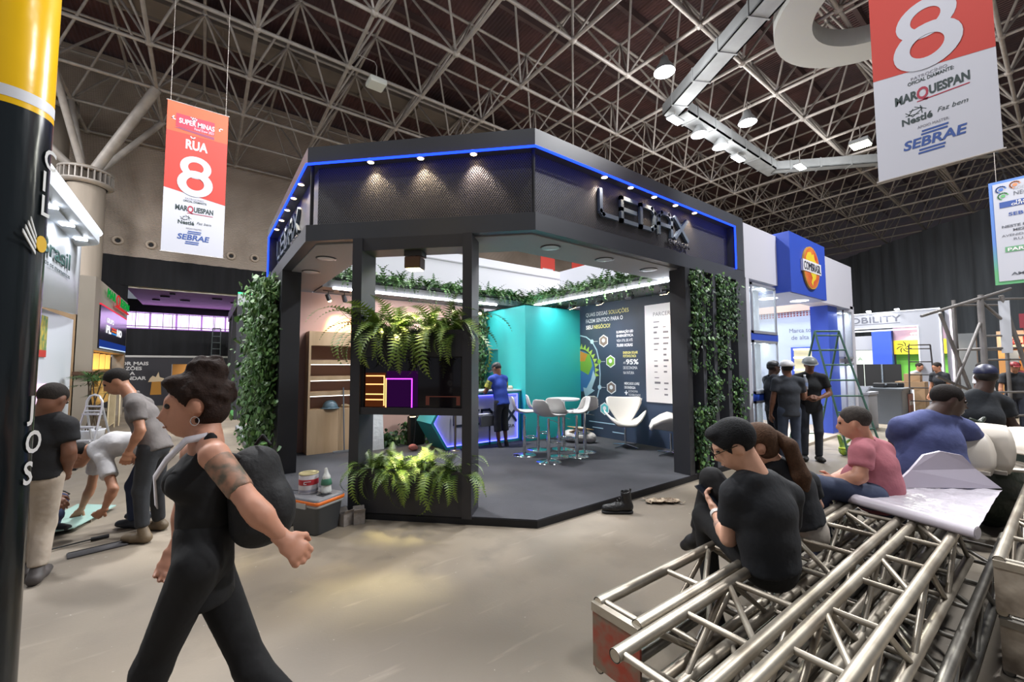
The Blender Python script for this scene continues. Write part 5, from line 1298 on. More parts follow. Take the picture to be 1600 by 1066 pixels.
    if hk in ('short', 'bun', 'pony', 'crop'):
        cr = .004 if hk == 'crop' else .014
        pr = [('e', L(0, -.016, .034), tuple(hs * np.array((.077 + cr, .095 + cr, .086 + cr))), B)]
        if hk != 'crop': pr.append(('e', L(0, .05, .095), tuple(hs * np.array((.06, .05, .03))), B))
        if hk in ('bun', 'pony'): pr.append(('e', L(0, -.03, -.03), tuple(hs * np.array((.082, .08, .07))), B))
        if hk == 'bun':
            for (x, y, z, r) in ((0, -.05, .128, .045), (.02, -.07, .11, .04), (-.02, -.03, .13, .035), (.0, -.08, .12, .035), (.01, -.02, .10, .04)): pr.append(('e', L(x, y, z), (r, r, r), B))
            rc_ = random.Random(3)
            for q in range(170):
                v3 = nv((rc_.gauss(0, 1), rc_.gauss(0, 1), rc_.gauss(0, 1)))
                if q < 80:
                    p3 = np.array((0, -.05, .128)) + v3 * np.array((.055, .06, .05)); r_ = rc_.uniform(.008, .02)
                else:
                    p3 = np.array((0, -.02, .03)) + v3 * np.array((.088, .108, .095)); r_ = rc_.uniform(.008, .016)
                    if p3[1] > .045 or p3[2] < -.05 or (abs(p3[0]) > .06 and p3[1] > .0 and p3[2] < .03): continue
                pr.append(('e', L(*p3), (r_, r_, r_), B))
        pr.append(('-e', L(0, .125, -.055), tuple(hs * np.array((.13, .128, .125))), B) if hk == 'bun' else ('-e', L(0, .115, -.055), tuple(hs * np.array((.085, .12, .115))), B))
        if hk in ('short', 'crop'): pr.append(('-e', L(0, .0, -.125), tuple(hs * np.array((.12, .13, .095))), B))
        for s in (-1, 1): pr.append(('-e', L(.085 * s, .0, -.02), tuple(hs * np.array((.035, .032, .046))), B))
        O('hair', pr, mh, .009 if hk == 'bun' else .010, .008 if hk == 'bun' else .018, (), 1 if hk == 'bun' else 2)
        if hk == 'pony':
            a = L(0, -.11, .03); pts = [a, a + (J['pelvis'] - a) * .18 + np.array((0, 0, .03)) - fw * .05, a + (J['pelvis'] - a) * .45 - fw * .07, a + (J['pelvis'] - a) * .72 - fw * .05]
            O('ponytail', [('f', pts[0], pts[1], .03, .04, sh, 1.2), ('f', pts[1], pts[2], .04, .045, sh, 1.3), ('f', pts[2], pts[3], .045, .02, sh, 1.5)], mh, .012, .02)
    if hk in ('cap', 'helmet'):
        z0 = .02 if hk == 'cap' else .03
        rr = (.085, .105, .088) if hk == 'cap' else (.108, .128, .10)
        O('cap' if hk == 'cap' else 'safety_helmet', [('e', L(0, -.01, .035), tuple(hs * np.array(rr)), B)], mat('headgear_%d_%d_%d' % hc, hc, .45), .011, .01, [(L(0, 0, z0), -B[:, 2])])
        brimf = (.0, .12, .03) if hk == 'cap' else (0, .0, .035)
        if hk == 'cap': O('visor', [('e', L(0, .125, .036), tuple(hs * np.array((.065, .07, .009))), B)], MATS['headgear_%d_%d_%d' % hc], .008, .01)
        else: O('brim', [('e', L(0, .01, .034), tuple(hs * np.array((.125, .155, .009))), B)], MATS['headgear_%d_%d_%d' % hc], .010, .01)
        mh2 = mat('hair_20_18_18', (24, 20, 19), .7)
        O('hair', [('e', L(0, -.025, .01), tuple(hs * np.array((.079, .088, .075))), B), ('-e', L(0, .09, -.05), tuple(hs * np.array((.09, .11, .12))), B), ('-e', L(0, 0, -.12), tuple(hs * np.array((.12, .13, .09))), B)], mh2, .011, .01)
    # --- top
    tc, tk = top; mt = mat('cloth_%d_%d_%d' % tc, tc, .85, 0, .22, 7.0, bump=.55, bscale=9)
    pel = J['pelvis'] - spine * hem
    T = []
    up_t = J['neck'] * .80 + J['chest'] * .20
    cg, wg = .118 * g, .112 * g * waist + belly
    if tk == 'tank':
        T = [('f', J['chest'] + spine * .03, J['chest'] * .5 + J['pelvis'] * .5, .105 * g, .098 * g * waist, sh, 1.35), ('g', J['chest'] * .5 + J['pelvis'] * .5, pel, .098 * g * waist, .112 * g, hp, 1.35)]
        T += [('e', J['chest'] + fw * .07 + sh * .06, (.06, .06, .065), None), ('e', J['chest'] + fw * .07 - sh * .06, (.06, .06, .065), None)]
        for s, sg in (('l', -1), ('r', 1)): T += [('c', J['chest'] + sh * sg * .085 + fw * .07 + spine * .03, J['neck'] * .45 + J['sh' + s] * .55 + spine * .045, .016, .014), ('c', J['neck'] * .45 + J['sh' + s] * .55 + spine * .045, J['chest'] + sh * sg * .09 - fw * .07 + spine * .02, .014, .016)]
        O('tank_top', T, mt, .013, .022)
    else:
        T = [('f', up_t, J['chest'], .075 * g, cg, sh, 1.5), ('f', J['chest'], J['chest'] * .4 + J['pelvis'] * .6, cg, wg, sh, 1.38), ('g', J['chest'] * .4 + J['pelvis'] * .6, pel, wg, .122 * g + belly * .8, hp, 1.34)]
        if belly: T.append(('e', J['pelvis'] * .6 + J['chest'] * .4 + fw * .06, (.15 * g, .15 * g, .15 * g), None))
        for s in 'lr':
            f = .62
            T.append(('c', J['neck'] * .62 + J['sh' + s] * .38 + spine * .005, J['sh' + s], .062 * g, .066 * g)); T.append(('k', J['sh' + s], J['sh' + s] * (1 - f) + J['el' + s] * f, .066 * g, .068 * g))
        O('shirt', T, mt, .014, .028)
        if tk == 'polo':
            O('collar', [('c', J['neck'] + fw * .05 - sh * .03, J['neck'] - sh * .062, .016, .016), ('c', J['neck'] - sh * .062, J['neck'] - fw * .055 + spine * .02, .016, .017), ('c', J['neck'] - fw * .055 + spine * .02, J['neck'] + sh * .062, .017, .016), ('c', J['neck'] + sh * .062, J['neck'] + fw * .05 + sh * .03, .016, .016)], mt, .010, .012)
    # --- trousers and shoes
    mp = mat('cloth_%d_%d_%d' % pants, pants, .85, 0, .25, 6.0, bump=.55, bscale=8)
    Pn = [('f', J['pelvis'] + spine * .08, J['pelvis'] - spine * .05, .105 * g + belly * .5, .108 * g, hp, 1.3)]
    for s in 'lr':
        Pn.append(('c', J['hi' + s], J['kn' + s], .088 * g, .064 * g))
        if shorts: Pn.append(('k', J['kn' + s], J['kn' + s] * .55 + J['an' + s] * .45, .07 * g, .074 * g))
        else: Pn.append(('k', J['kn' + s], J['an' + s], .063 * g, .054 * g))
    O('trousers' if not shorts else 'shorts', Pn, mp, .015, .03)
    msx = mat('shoe_%d_%d_%d' % shoes, shoes, .6, 0, .2, 12)
    for s in 'lr':
        an, to = J['an' + s], J['to' + s]; d = nv(to - an); dh = nv((d[0], d[1], 0)) if abs(d[2]) < .9 else d
        an2 = an - np.array((0, 0, .01))
        zf = min(an[2] - .05, to[2]); a = np.array((an[0], an[1], max(.045, zf + .02 if zf > .2 else .045))) - dh * .04; b_ = a + dh * .19
        if an[2] > .22: a = an - dh * .03 - np.array((0, 0, .03)); b_ = a + d * .19
        O('shoe', [('c', a, a + (b_ - a) * .6, .043, .042), ('f', a + (b_ - a) * .6, b_, .040, .034, np.cross(dh, (0, 0, 1)), 1.2), ('c', an2, a, .042, .044)], msx, .011, .02, [] if an[2] > .22 else [((0, 0, .004), (0, 0, -1))])
    return t
def std_joints(x, y, heading, height=1.72, lean=0.0, arms=None, stride=.0, z0=0.0, look=0.0):
    """upright figure; heading is the direction it faces"""
    f = np.array((math.cos(heading), math.sin(heading), 0)); r = np.array((f[1], -f[0], 0)); k = height / 1.72; o = np.array((x, y, z0))
    P = lambda a, b, c: o + (r * a + f * b + np.array((0, 0, c))) * k
    J = dict(head=P(0, .03 + lean * 1.1, 1.60), neck=P(0, lean, 1.44), chest=P(0, lean * .75, 1.25), pelvis=P(0, 0, .95), shl=P(-.18, lean * .95, 1.38), shr=P(.18, lean * .95, 1.38),
             ell=P(-.24, .0 + lean * .9, 1.10), elr=P(.24, 0 + lean * .9, 1.10), wrl=P(-.25, .06 + lean * .9, .86), wrr=P(.25, .06 + lean * .9, .86), hdl=P(-.25, .08 + lean, .76), hdr=P(.25, .08 + lean, .76),
             hil=P(-.09, 0, .90), hir=P(.09, 0, .90), knl=P(-.10, .03 + stride, .49), knr=P(.10, .03 - stride, .49), anl=P(-.10, -.02 + stride * 1.3, .09), anr=P(.10, -.02 - stride * 1.3, .09), tol=P(-.12, .14 + stride * 1.3, .04), tor=P(.12, .14 - stride * 1.3, .04))
    for kk, v in (arms or {}).items(): J[kk] = P(*v)
    return J, f
CR = np.array((.803, -.596, 0)); CF = np.array((.596, .803, 0)); UZ = np.array((0, 0, 1.))
# woman walking past in black
J = PJ['walker']
w = person('woman in black tank top walking past with curly hair tied up', J, -CR * .84 - CF * .54 - UZ * .12, UZ - CR * .1, 'rosy', ('bun', (44, 29, 23)), ((16, 16, 18), 'tank'), (17, 17, 19), (30, 30, 32),
           g=.92, hs=.98, hem=.17, h=.012, curl=(.75, .5), grip=(.35, 0), waist=.95)
Jn = {k: np.array(v) for k, v in J.items()}
sdf_obj('tattoo', [('k', Jn['shl'] * .86 + Jn['ell'] * .14, Jn['shl'] * .28 + Jn['ell'] * .72, .0455, .0418)], mat('tattoo_ink', (164, 118, 94), .55, 0, .8, 26, rgb2=(92, 84, 70)), w, .008, .01)
bs = np.array((w.location.x, w.location.y, 0))
def band(pts, wd, m, name, parent, nrm):
    b = MB(); V = []; nrm = Vector(nrm).normalized(); P = [Vector(p) for p in pts]
    for i, p in enumerate(P):
        d = (P[min(i + 1, len(P) - 1)] - P[max(i - 1, 0)]).normalized(); s = d.cross(nrm).normalized() * wd / 2
        V += [p - s, p + s, p + s + nrm * .004, p - s + nrm * .004]
    Fs = []
    for i in range(len(P) - 1):
        for k in range(4): Fs.append((i * 4 + k, i * 4 + (k + 1) % 4, (i + 1) * 4 + (k + 1) % 4, (i + 1) * 4 + k))
    b.add(V, Fs, True); return b.build(name, m, parent)
nk = Jn['neck']; ch = Jn['chest']
band([nk + CR * .05 + UZ * .03 - CF * .06 - bs, nk - CR * .01 + UZ * .02 - CF * .085 - bs, nk - CR * .075 - UZ * .05 - CF * .09 - bs, ch - CR * .135 - CF * .07 + UZ * .02 - bs, ch - CR * .165 - CF * .02 - UZ * .1 - bs], .028, mat('lanyard_white', (206, 200, 204), .7), 'lanyard', w, (-CF * .8 - CR * .5))
e_ = MB(); er = Jn['head'] - CF * .070 + CR * .05 - UZ * .055 - bs
e_.path([er + CR * .016 * math.cos(a) + UZ * .016 * math.sin(a) for a in np.linspace(0, 6.28, 17)[:-1]], .0016, 5, closed=True); e_.build('earring', M_chrome, w)

t = thing('backpack', 'black backpack on the back of the walking woman', 'backpack', (-.7, -1.27, 0)); c0 = np.array((-.70, -1.27, 1.10))
M_bk = mat('backpack_black', (20, 20, 22), .75, bump=.4, bscale=20)
sdf_obj('bag_body', [('f', c0 + CR * .0 + UZ * .10, c0 + CR * .04 - UZ * .10, .085, .10, CF, 1.35), ('e', c0 + CR * .09 - UZ * .06, (.07, .1, .11), None)], M_bk, t, .013, .03)
sdf_obj('strap', [('c', c0 + UZ * .16 - CF * .1, c0 + UZ * .19 - CR * .1 - CF * .12, .014, .014), ('c', c0 + UZ * .19 - CR * .1 - CF * .12, c0 + UZ * .13 - CR * .2 - CF * .12, .014, .014)], M_bk, t, .009, .01)
sdf_obj('carry_loop', [('c', c0 + UZ * .19 + CR * .0, c0 + UZ * .225 + CR * .03, .008, .008), ('c', c0 + UZ * .225 + CR * .03, c0 + UZ * .19 + CR * .06, .008, .008)], M_bk, t, .007, .006)
band([c0 - bs * 0 - np.array((-.7, -1.27, 0)) - CF * .14 - CR * .02 + UZ * .14, c0 - np.array((-.7, -1.27, 0)) - CF * .15 + CR * .06 + UZ * .05, c0 - np.array((-.7, -1.27, 0)) - CF * .145 + CR * .1 - UZ * .08], .008, M_chrome, 'zip', t, -CF)

# three men at the glass sheet on the left
person('man in grey short sleeved shirt standing and looking down', PJ['grey'], -CR * .7 - UZ * .5 - CF * .52, UZ * .8 - CR * .35 - CF * .25, 'tan', ('crop', (34, 30, 28)), ((112, 106, 104), 'polo'), (46, 48, 52), (108, 92, 70), hem=.10, curl=(.5, .4))
bm = person('man in white t-shirt bending down to the glass sheet', PJ['bend'], -CR * .6 - CF * .4 - UZ * .65, -CR * .55 - CF * .4 + UZ * .6, 'tan', ('crop', (30, 26, 24)), ((206, 204, 206), 'tee'), (34, 46, 74), (34, 38, 48), hem=.06, curl=(.7, .5), grip=(.3, 0))
kb = person('man in black t-shirt and beige trousers seen from behind', PJ['blackt'], CF * .84 - CR * .1 - UZ * .45, UZ, 'brown', ('crop', (44, 38, 34)), ((22, 22, 25), 'tee'), (178, 164, 148), (74, 68, 66), g=1.08, hem=.05, curl=(.3, .55))
person('kneeling man in blue jeans behind the man in beige trousers', PJ['kneel'], CR * .8 - UZ * .4, UZ, 'brown', ('crop', (30, 26, 24)), ((60, 62, 70), 'tee'), (54, 66, 100), (40, 40, 44), hem=.04, h=.02)

# people sitting on the trusses
J = PJ['phone']; Jn = {k: np.array(v) for k, v in J.items()}
ym = person('young man in black t-shirt sitting on the trusses looking at a phone', J, -CR * .72 + CF * .28 - UZ * .45, UZ * .9 - CR * .35, 'fair', ('short', (22, 22, 25)), ((24, 26, 31), 'tee'), (18, 18, 20), (26, 26, 28),
            g=1.0, hem=.05, h=.013, curl=(.45, .45), grip=(.2, .2), palms={'l': CR * .6 + UZ * .6, 'r': -CR * .6 + UZ * .5}, waist=1.05)
bs = np.array((ym.location.x, ym.location.y, 0))
B_ = head_basis(-CR * .72 + CF * .28 - UZ * .45, UZ * .9 - CR * .35); HL = lambda x, y, z: Jn['head'] + B_ @ np.array((x, y, z)) - bs
gm = MB()
for s in (-1, 1):
    gm.path([HL(s * .033 + .024 * math.cos(a), .108, .006 + .02 * math.sin(a)) for a in np.linspace(0, 6.283, 17)[:-1]], .0016, 5, closed=True); gm.tube(HL(s * .058, .105, .012), HL(s * .084, -.01, .014), .0025, n=6)
gm.tube(HL(-.01, .11, .01), HL(.01, .11, .01), .0015, n=5); gm.build('glasses', mat('thin_gold_frame', (70, 60, 44), .3, .8), ym)
wr_, el_ = Jn['wrl'], Jn['ell']; d_ = nv(wr_ - el_)
wt = MB(); wt.tube(wr_ - d_ * .035 - bs, wr_ - d_ * .012 - bs, .0335, n=18); wt.build('wrist_watch', mat('watch_white', (206, 204, 200), .4), ym)
sdf_obj('tattoo', [('k', el_ * .5 + wr_ * .5, el_ * .72 + wr_ * .28, .0405, .043)], mat('tattoo_pale', (206, 158, 134), .55, 0, .5, 40, rgb2=(130, 112, 104)), ym, .007, .008)
ph = Jn['hdl'] + UZ * .012; t = thing('phone', 'dark phone held by the young man on the trusses', 'phone', tuple(ph)); Mx = Matrix.Rotation(R(-36.6 + 35), 4, 'Z') @ Matrix.Rotation(R(38), 4, 'X')
MB().bbox((-.037, -.078, -.004), (.037, .078, .004), .006, Mx).build('case', M_dark, t); MB().box((-.033, -.072, .004), (.033, .072, .0045), Mx).build('screen', mat('phone_screen', (40, 44, 52), .1), t)
person('woman with long brown ponytail sitting behind the young man', PJ['ponytail'], -CR * .8 + CF * .35 - UZ * .3, UZ - CR * .2, 'fair', ('pony', (84, 60, 44)), ((28, 30, 35), 'tee'), (168, 158, 146), (60, 56, 54), g=.92, hs=.97, hem=-.01)
person('man in pink polo shirt sitting on the trusses', PJ['polo'], -CR * .74 + CF * .58 - UZ * .15, UZ - CR * .12, 'rosy', ('crop', (66, 60, 56)), ((182, 108, 118), 'polo'), (62, 72, 98), (70, 60, 54), g=1.12, hem=.08, belly=.02, curl=(.5, .4))
person('large man in blue t-shirt sitting with his back to the camera', PJ['bluebig'], CR * .8 - CF * .3 - UZ * .18, UZ + CR * .12, 'dark', ('crop', (32, 26, 24)), ((84, 92, 142), 'tee'), (40, 44, 58), (40, 40, 44), g=1.42, hs=1.16, hem=.1, belly=.07, h=.018)
person('man in dark t-shirt and navy cap standing behind the white chair shells', PJ['capman'], CF * .75 + CR * .5, UZ, 'dark', ('cap', (38, 42, 72)), ((38, 42, 48), 'tee'), (40, 42, 48), (40, 38, 38), g=1.22, hs=1.08, hem=.06, h=.018)

# three men talking in front of the white and blue stand
J, f = std_joints(6.95, -.14, R(-40), 1.68, arms={'elr': (.26, .1, 1.12), 'wrr': (.1, .28, 1.0), 'hdr': (.02, .34, 1.0), 'ell': (-.25, .08, 1.12), 'wrl': (-.12, .28, .98), 'hdl': (-.04, .34, .98)})
person('man in dark cap and navy shirt facing the man in the white helmet', J, f + UZ * -.1, UZ, 'dark', ('cap', (26, 26, 30)), ((30, 32, 42), 'polo'), (28, 30, 40), (40, 38, 38), hem=.12, h=.02)
J, f = std_joints(6.72, -.46, R(46), 1.67, arms={'elr': (.27, .08, 1.10), 'wrr': (.34, .14, 1.20), 'hdr': (.36, .19, 1.28), 'wrl': (-.27, .04, .84), 'hdl': (-.27, .06, .74)})
person('man in white safety helmet and dark t-shirt with his back to the camera', J, f, UZ, 'brown', ('helmet', (214, 212, 214)), ((52, 56, 64), 'tee'), (70, 80, 100), (40, 38, 38), hem=.14, h=.018)
hb = J['hdr']
t = thing('water_bottle', 'clear plastic water bottle held up by the man in the white helmet', 'bottle', tuple(hb + np.array((0, 0, -.05))))
M_pet = mat('clear_plastic', (206, 214, 230), .12, 0, 0, trans=.6)
MB().lathe([(.001, 0), (.036, 0), (.04, .02), (.04, .13), (.034, .17), (.014, .215), (.014, .235)], n=16).build('body', M_pet, t); MB().lathe([(.0405, .06), (.0405, .12)], n=16).build('label', mat('label_blue', (130, 150, 190), .5), t); MB().lathe([(.016, .228), (.016, .25), (.001, .252)], n=12).build('cap', M_white, t)
J, f = std_joints(7.36, -.54, R(212), 1.73, lean=.06, arms={'ell': (-.27, .05, 1.12), 'wrl': (-.06, .27, 1.06), 'hdl': (.02, .32, 1.08), 'elr': (.26, .06, 1.1), 'wrr': (.1, .27, 1.05), 'hdr': (.04, .32, 1.07)})
person('man in grey safety helmet and black polo shirt facing the camera', J, f - UZ * .35, UZ, 'brown', ('helmet', (112, 116, 116)), ((22, 24, 28), 'polo'), (54, 58, 68), (30, 28, 28), hem=.14, h=.018)
# worker at the counter
J, f = std_joints(3.72, 3.30, R(97), 1.58, lean=.12, z0=F0, arms={'ell': (-.27, .2, 1.12), 'wrl': (-.12, .42, 1.10), 'hdl': (-.04, .46, 1.10), 'elr': (.27, .2, 1.12), 'wrr': (.14, .42, 1.10), 'hdr': (.06, .46, 1.10)})
wk = person('worker in blue shirt with yellow sleeves and dark cap leaning on the counter', J, f * .8 - UZ * .6 - np.array((1, 0, 0)) * .2, UZ + f * .4, 'brown', ('cap', (30, 32, 38)), ((44, 72, 170), 'tee'), (34, 36, 42), (28, 28, 30), hem=.1, h=.016, shorts=True)
for s in 'lr':
    a, b_ = np.array(J['sh' + s]), np.array(J['el' + s]); sdf_obj('yellow_sleeve', [('k', a * .8 + b_ * .2, a * .3 + b_ * .7, .07, .072)], mat('sleeve_yellow', (186, 182, 70), .85, 0, .6, 30, rgb2=(70, 90, 60)), wk, .012, .01)

# people far down the aisle
far = [(16.9, -.1, R(-120), 1.66, .3, 'man bending behind the counter in front of the dark cabinets', 'tan', ('crop', (40, 34, 30)), (176, 176, 178), (30, 30, 34)),
       (14.3, -1.25, R(140), 1.66, .15, 'man in black t-shirt in the aisle beside the white portal edge', 'tan', ('crop', (40, 34, 30)), (30, 32, 38), (40, 42, 52)),
       (13.6, -2.02, R(60), 1.64, .08, 'man in white t-shirt far down the aisle near the scaffold', 'brown', ('crop', (34, 30, 28)), (210, 208, 210), (44, 48, 62)),
       (14.4, -2.36, R(200), 1.66, .05, 'person in dark clothes and red cap far down the aisle', 'tan', ('cap', (150, 50, 56)), (40, 42, 48), (44, 48, 62)),
       (18.6, -2.2, R(170), 1.66, .0, 'farthest person in the aisle, dressed in dark red', 'brown', ('crop', (34, 30, 28)), (120, 44, 50), (40, 44, 54))]
for (x, y, a, hgt, ln_, lab, tone, hr, tc_, pc_) in far:
    J, f = std_joints(x, y, a, hgt, ln_); person(lab, J, f - UZ * .2, UZ, tone, hr, (tc_, 'tee'), pc_, (40, 40, 42), h=.026, face_detail=False)

# ================================================================ LEFT SIDE OF THE AISLE
LX, LY = (0, 1, 0), (0, 0, 1)          # reading directions on faces that look towards +x
# wrapped pole in the foreground
t = thing('wrapped_pole', 'black and yellow wrapped advertising pole nearest the camera', 'pole', (-1.54, -.718, 0))
M_pb = mat('glossy_black_wrap', (20, 27, 30), .22, 0, .3, 1.5, bump=.35, bscale=5, stretch=(2, 2, .3)); M_pyw = mat('glossy_yellow_wrap', (240, 190, 10), .25, bump=.2, bscale=5)
MB().lathe([(.12, 0), (.12, 2.62)], n=40).build('black_wrap', M_pb, t); MB().lathe([(.1205, 2.62), (.1205, 5.0), (.001, 5.0)], n=40).build('yellow_wrap', M_pyw, t); MB().lathe([(.1215, 2.645), (.1215, 2.69)], n=40).build('white_band', M_white, t)
M_wl = mat('wrap_white', (214, 214, 212), .35)
ang0 = math.atan2(-3.234 + .718, -.88 + 1.54)
def on_pole(txt, z, h, da):
    a = ang0 + R(da); n = Vector((math.cos(a), math.sin(a), 0)); X = Vector((-n.y, n.x, 0)); lettering(txt, M_wl, t, Vector((0, 0, z)) + n * .1225 - X * h * .3, X, (0, 0, 1), h, None, .02, .002)
for txt, z, h in (('C', 2.42, .085), ('I', 2.32, .085), ('L', 2.22, .085), ('J', 1.40, .09), ('O', 1.26, .09), ('S', 1.14, .09)): on_pole(txt, z, h, 62)
a = ang0 + R(58); n = Vector((math.cos(a), math.sin(a), 0)); X = Vector((-n.y, n.x, 0)); O_ = n * .122 + Vector((0, 0, 2.10))
MB().prism([(.028 * math.cos(k * .314), .034 * math.sin(k * .314)) for k in range(20)], .0025, O_, X, (0, 0, 1)).build('gold_emblem', mat('emblem_gold', (214, 170, 40), .35), t)
b = MB()
for k in range(4): b.prism([(-.03, -.05 + .022 * k), (-.1 + .012 * k, .02 + .02 * k), (-.1 + .012 * k, .034 + .02 * k), (-.03, -.037 + .022 * k)], .003, O_, X, (0, 0, 1))
b.build('wing_emblem', M_wl, t)

# white tower stand with round canopy
M_wt = mat('white_stand_paint', (204, 210, 218), .45)
t = thing('white_tower_stand', 'white tower stand with lit round canopy and green lettering', 'exhibition stand', (-3.0, 8.0, 0))
MB().box((-2.2, -1.0, 0), (-.14, 1.55, 2.62)).build('tower', M_wt, t)
MB().box((-2.0, -3.6, 0), (-.2, -1.0, 2.5)).build('rear_wall', M_wt, t)
pts = []
for k in range(13):
    f = k / 12; y = -2.6 + 3.95 * f; pts.append((y, -.05 + .10 * math.sin(math.pi * f)))
b = MB()
for z0, z1 in ((2.6, 4.3),):
    vs = []; fs = []
    for (y, x) in pts: zb = 2.52 + .2 * ((y + 2.6) / 3.95); vs += [(x, y, zb), (x, y, z1), (x - .08, y, zb), (x - .08, y, z1)]
    for k in range(12):
        a = 4 * k; fs += [(a, a + 4, a + 5, a + 1), (a + 2, a + 3, a + 7, a + 6), (a, a + 2, a + 6, a + 4), (a + 1, a + 5, a + 7, a + 3)]
    fs += [(0, 1, 3, 2), (48, 50, 51, 49)]
    b.add(vs, fs, True)
b.build('sign_panel', M_wt, t)
M_gl = mat('sign_green', (56, 92, 88), .5)
lettering('Brasil', M_gl, t, (.07, -.15, 3.40), LX, LY, .30, 1.75, .012, .006, align='r')
lettering('em todos os momentos', mat('sign_grey', (90, 100, 104), .6), t, (.07, -.12, 3.24), LX, LY, .09, 2.2, 0, .004, align='r')
cp = [(.40, -4.2 + .86 * k) for k in range(6)] + [(.40 - .55 * (1 - math.cos(R(9 * k))), .1 + .6 * math.sin(R(9 * k))) for k in range(1, 11)]
b = MB(); b.prism([(x - .15, y) for x, y in cp] + [(-1.6, .7), (-1.6, -4.2)], .03, (0, 0, 4.02)); b.build('canopy_soffit', M_wt, t)
b = MB(); b.prism([(x, y) for x, y in cp] + [(-1.6, .7), (-1.6, -4.2)], .18, (0, 0, 4.06)); b.build('canopy_ring', M_wt, t)
b = MB(); b.path([(x + .02, y, 4.26) for x, y in cp], .022, 8); b.build('canopy_led', emis('cool_led', (230, 244, 255), 5.0), t)
for y in (-2.2, -1.2, -.2):
    MB().box((.12, y - .09, 4.0), (.28, y + .09, 4.03)).build('downlight', M_ledw, t)
    area_light('downlight_glow', (.2, y, 3.99), 1.2, (.95, .97, 1), .16, parent=t)
MB().box((-.145, -1.02, 1.9), (-.12, -.35, 2.5)).build('green_poster', mat('poster_green', (70, 122, 84), .6, 0, .6, 8, rgb2=(196, 170, 70)), t)
MB().box((-.143, -1.02, 1.78), (-.118, -.35, 1.9)).build('red_poster_band', mat('poster_red', (186, 60, 50), .6), t)
MB().bbox((-.13, -1.0, .78), (-.02, -.45, 1.32), .06).build('pink_lit_frame', emis('pink_glow', (255, 206, 244), 1.6), t)
MB().box((-.025, -.86, .92), (-.012, -.6, 1.18)).build('tablet_screen', mat('tablet_grey', (120, 140, 164), .2), t)

# wood clad stand with green and red sign
t = thing('wood_clad_stand', 'wood clad stand with green and red lettering over a dark screen', 'exhibition stand', (-3.0, 13.3, 0))
M_wd = mat('light_wood_cladding', (176, 146, 112), .6, 0, .2, 4, stretch=(1, 1, .12))
M_fr2 = mat('taupe_frame', (158, 148, 134), .6)
MB().box((-2.6, -2.62, 0), (-.28, -2.5, 3.76)).build('wood_panel', M_wd, t)
MB().box((-.3, -2.62, 2.02), (0, 2.7, 3.78)).build('front_box', M_fr2, t)
MB().box((-.3, -2.62, 0), (0, -2.45, 2.02)).build('end_post', M_fr2, t); MB().box((-.3, 2.5, 0), (0, 2.7, 2.02)).build('end_post', M_fr2, t)
s_ = MB().box((-.02, -2.05, 2.08), (.03, 2.4, 3.17)).build('screen', mat('led_screen', (36, 36, 52), .2), t)
MB().box((.03, -2.05, 2.1), (.034, 2.4, 2.3)).build('screen_blue_glow', emis('screen_blue', (40, 70, 160), .6), s_)
MB().box((.0, -2.05, 3.17), (.03, 2.4, 3.21)).build('screen_red_edge', emis('screen_red', (220, 50, 70), 1.2), s_)
MB().box((.031, -2.0, 2.09), (.036, 2.35, 2.12)).build('screen_white_edge', emis('screen_white', (200, 220, 255), 1.2), s_)
lettering('GRUPO', emis('text_white', (240, 240, 246), 1.2), t, (.035, -1.22, 2.80), LX, LY, .13, 1.1, .03, .003)
lettering('PL', MATS['text_white'], t, (.035, -1.22, 2.53), LX, LY, .2, .75, .05, .003); lettering('NO', MATS['text_white'], t, (.035, .5, 2.53), LX, LY, .2, .9, .05, .003)
for k, c in enumerate(((230, 70, 60), (230, 120, 60), (60, 140, 220))): MB().box((.034, -.35, 2.67 - .07 * k), (.038, .4, 2.71 - .07 * k)).build('colour_bar', emis('bar_%d' % k, c, 1.0), t)
M_sg = emis('sign_green_lit', (30, 190, 80), .5); M_sr = emis('sign_red_lit', (240, 60, 60), .6)
lettering('MAR', M_sg, t, (.06, -1.5, 3.44), LX, LY, .25, 1.2, 0, .015); lettering('Q', M_sr, t, (.08, -.25, 3.36), LX, LY, .36, .62, 0, .015); lettering('UESPAN', M_sg, t, (.06, .4, 3.44), LX, LY, .25, 2.0, 0, .015)
MB().box((.05, -.2, 3.33), (.1, 2.2, 3.37)).build('sign_swoosh', M_sr, t)
M_gw = mat('golden_lit_wood', (232, 190, 110), .5)
MB().box((-1.6, -2.45, 0), (-1.5, 2.5, 2.02)).build('niche_back', M_gw, t)
for k in range(6): MB().box((-1.5, -2.3 + .9 * k, .5), (-.3, -2.24 + .9 * k, 2.0)).build('niche_divider', M_gw, t)
for z in (.5, 1.0, 1.5): MB().box((-1.5, -2.4, z), (-.3, 2.45, z + .04)).build('niche_shelf', M_gw, t)
area_light('niche_glow', (-.9, 0, 1.98), 60, (1, .72, .32), .8, parent=t, shape='RECTANGLE', size_y=4.4)
MB().box((-.3, -2.7, 1.42), (.25, .4, 1.5)).build('brown_beam', mat('dark_wood', (92, 66, 50), .6), t)
MB().box((-1.4, -3.2, 1.3), (-.5, -2.64, 2.25)).build('pale_side_box', M_fr2, t)
MB().box((-1.2, -3.21, 1.35), (-.75, -3.2, 2.1)).build('blue_screen', emis('side_blue', (50, 70, 200), .9), t)

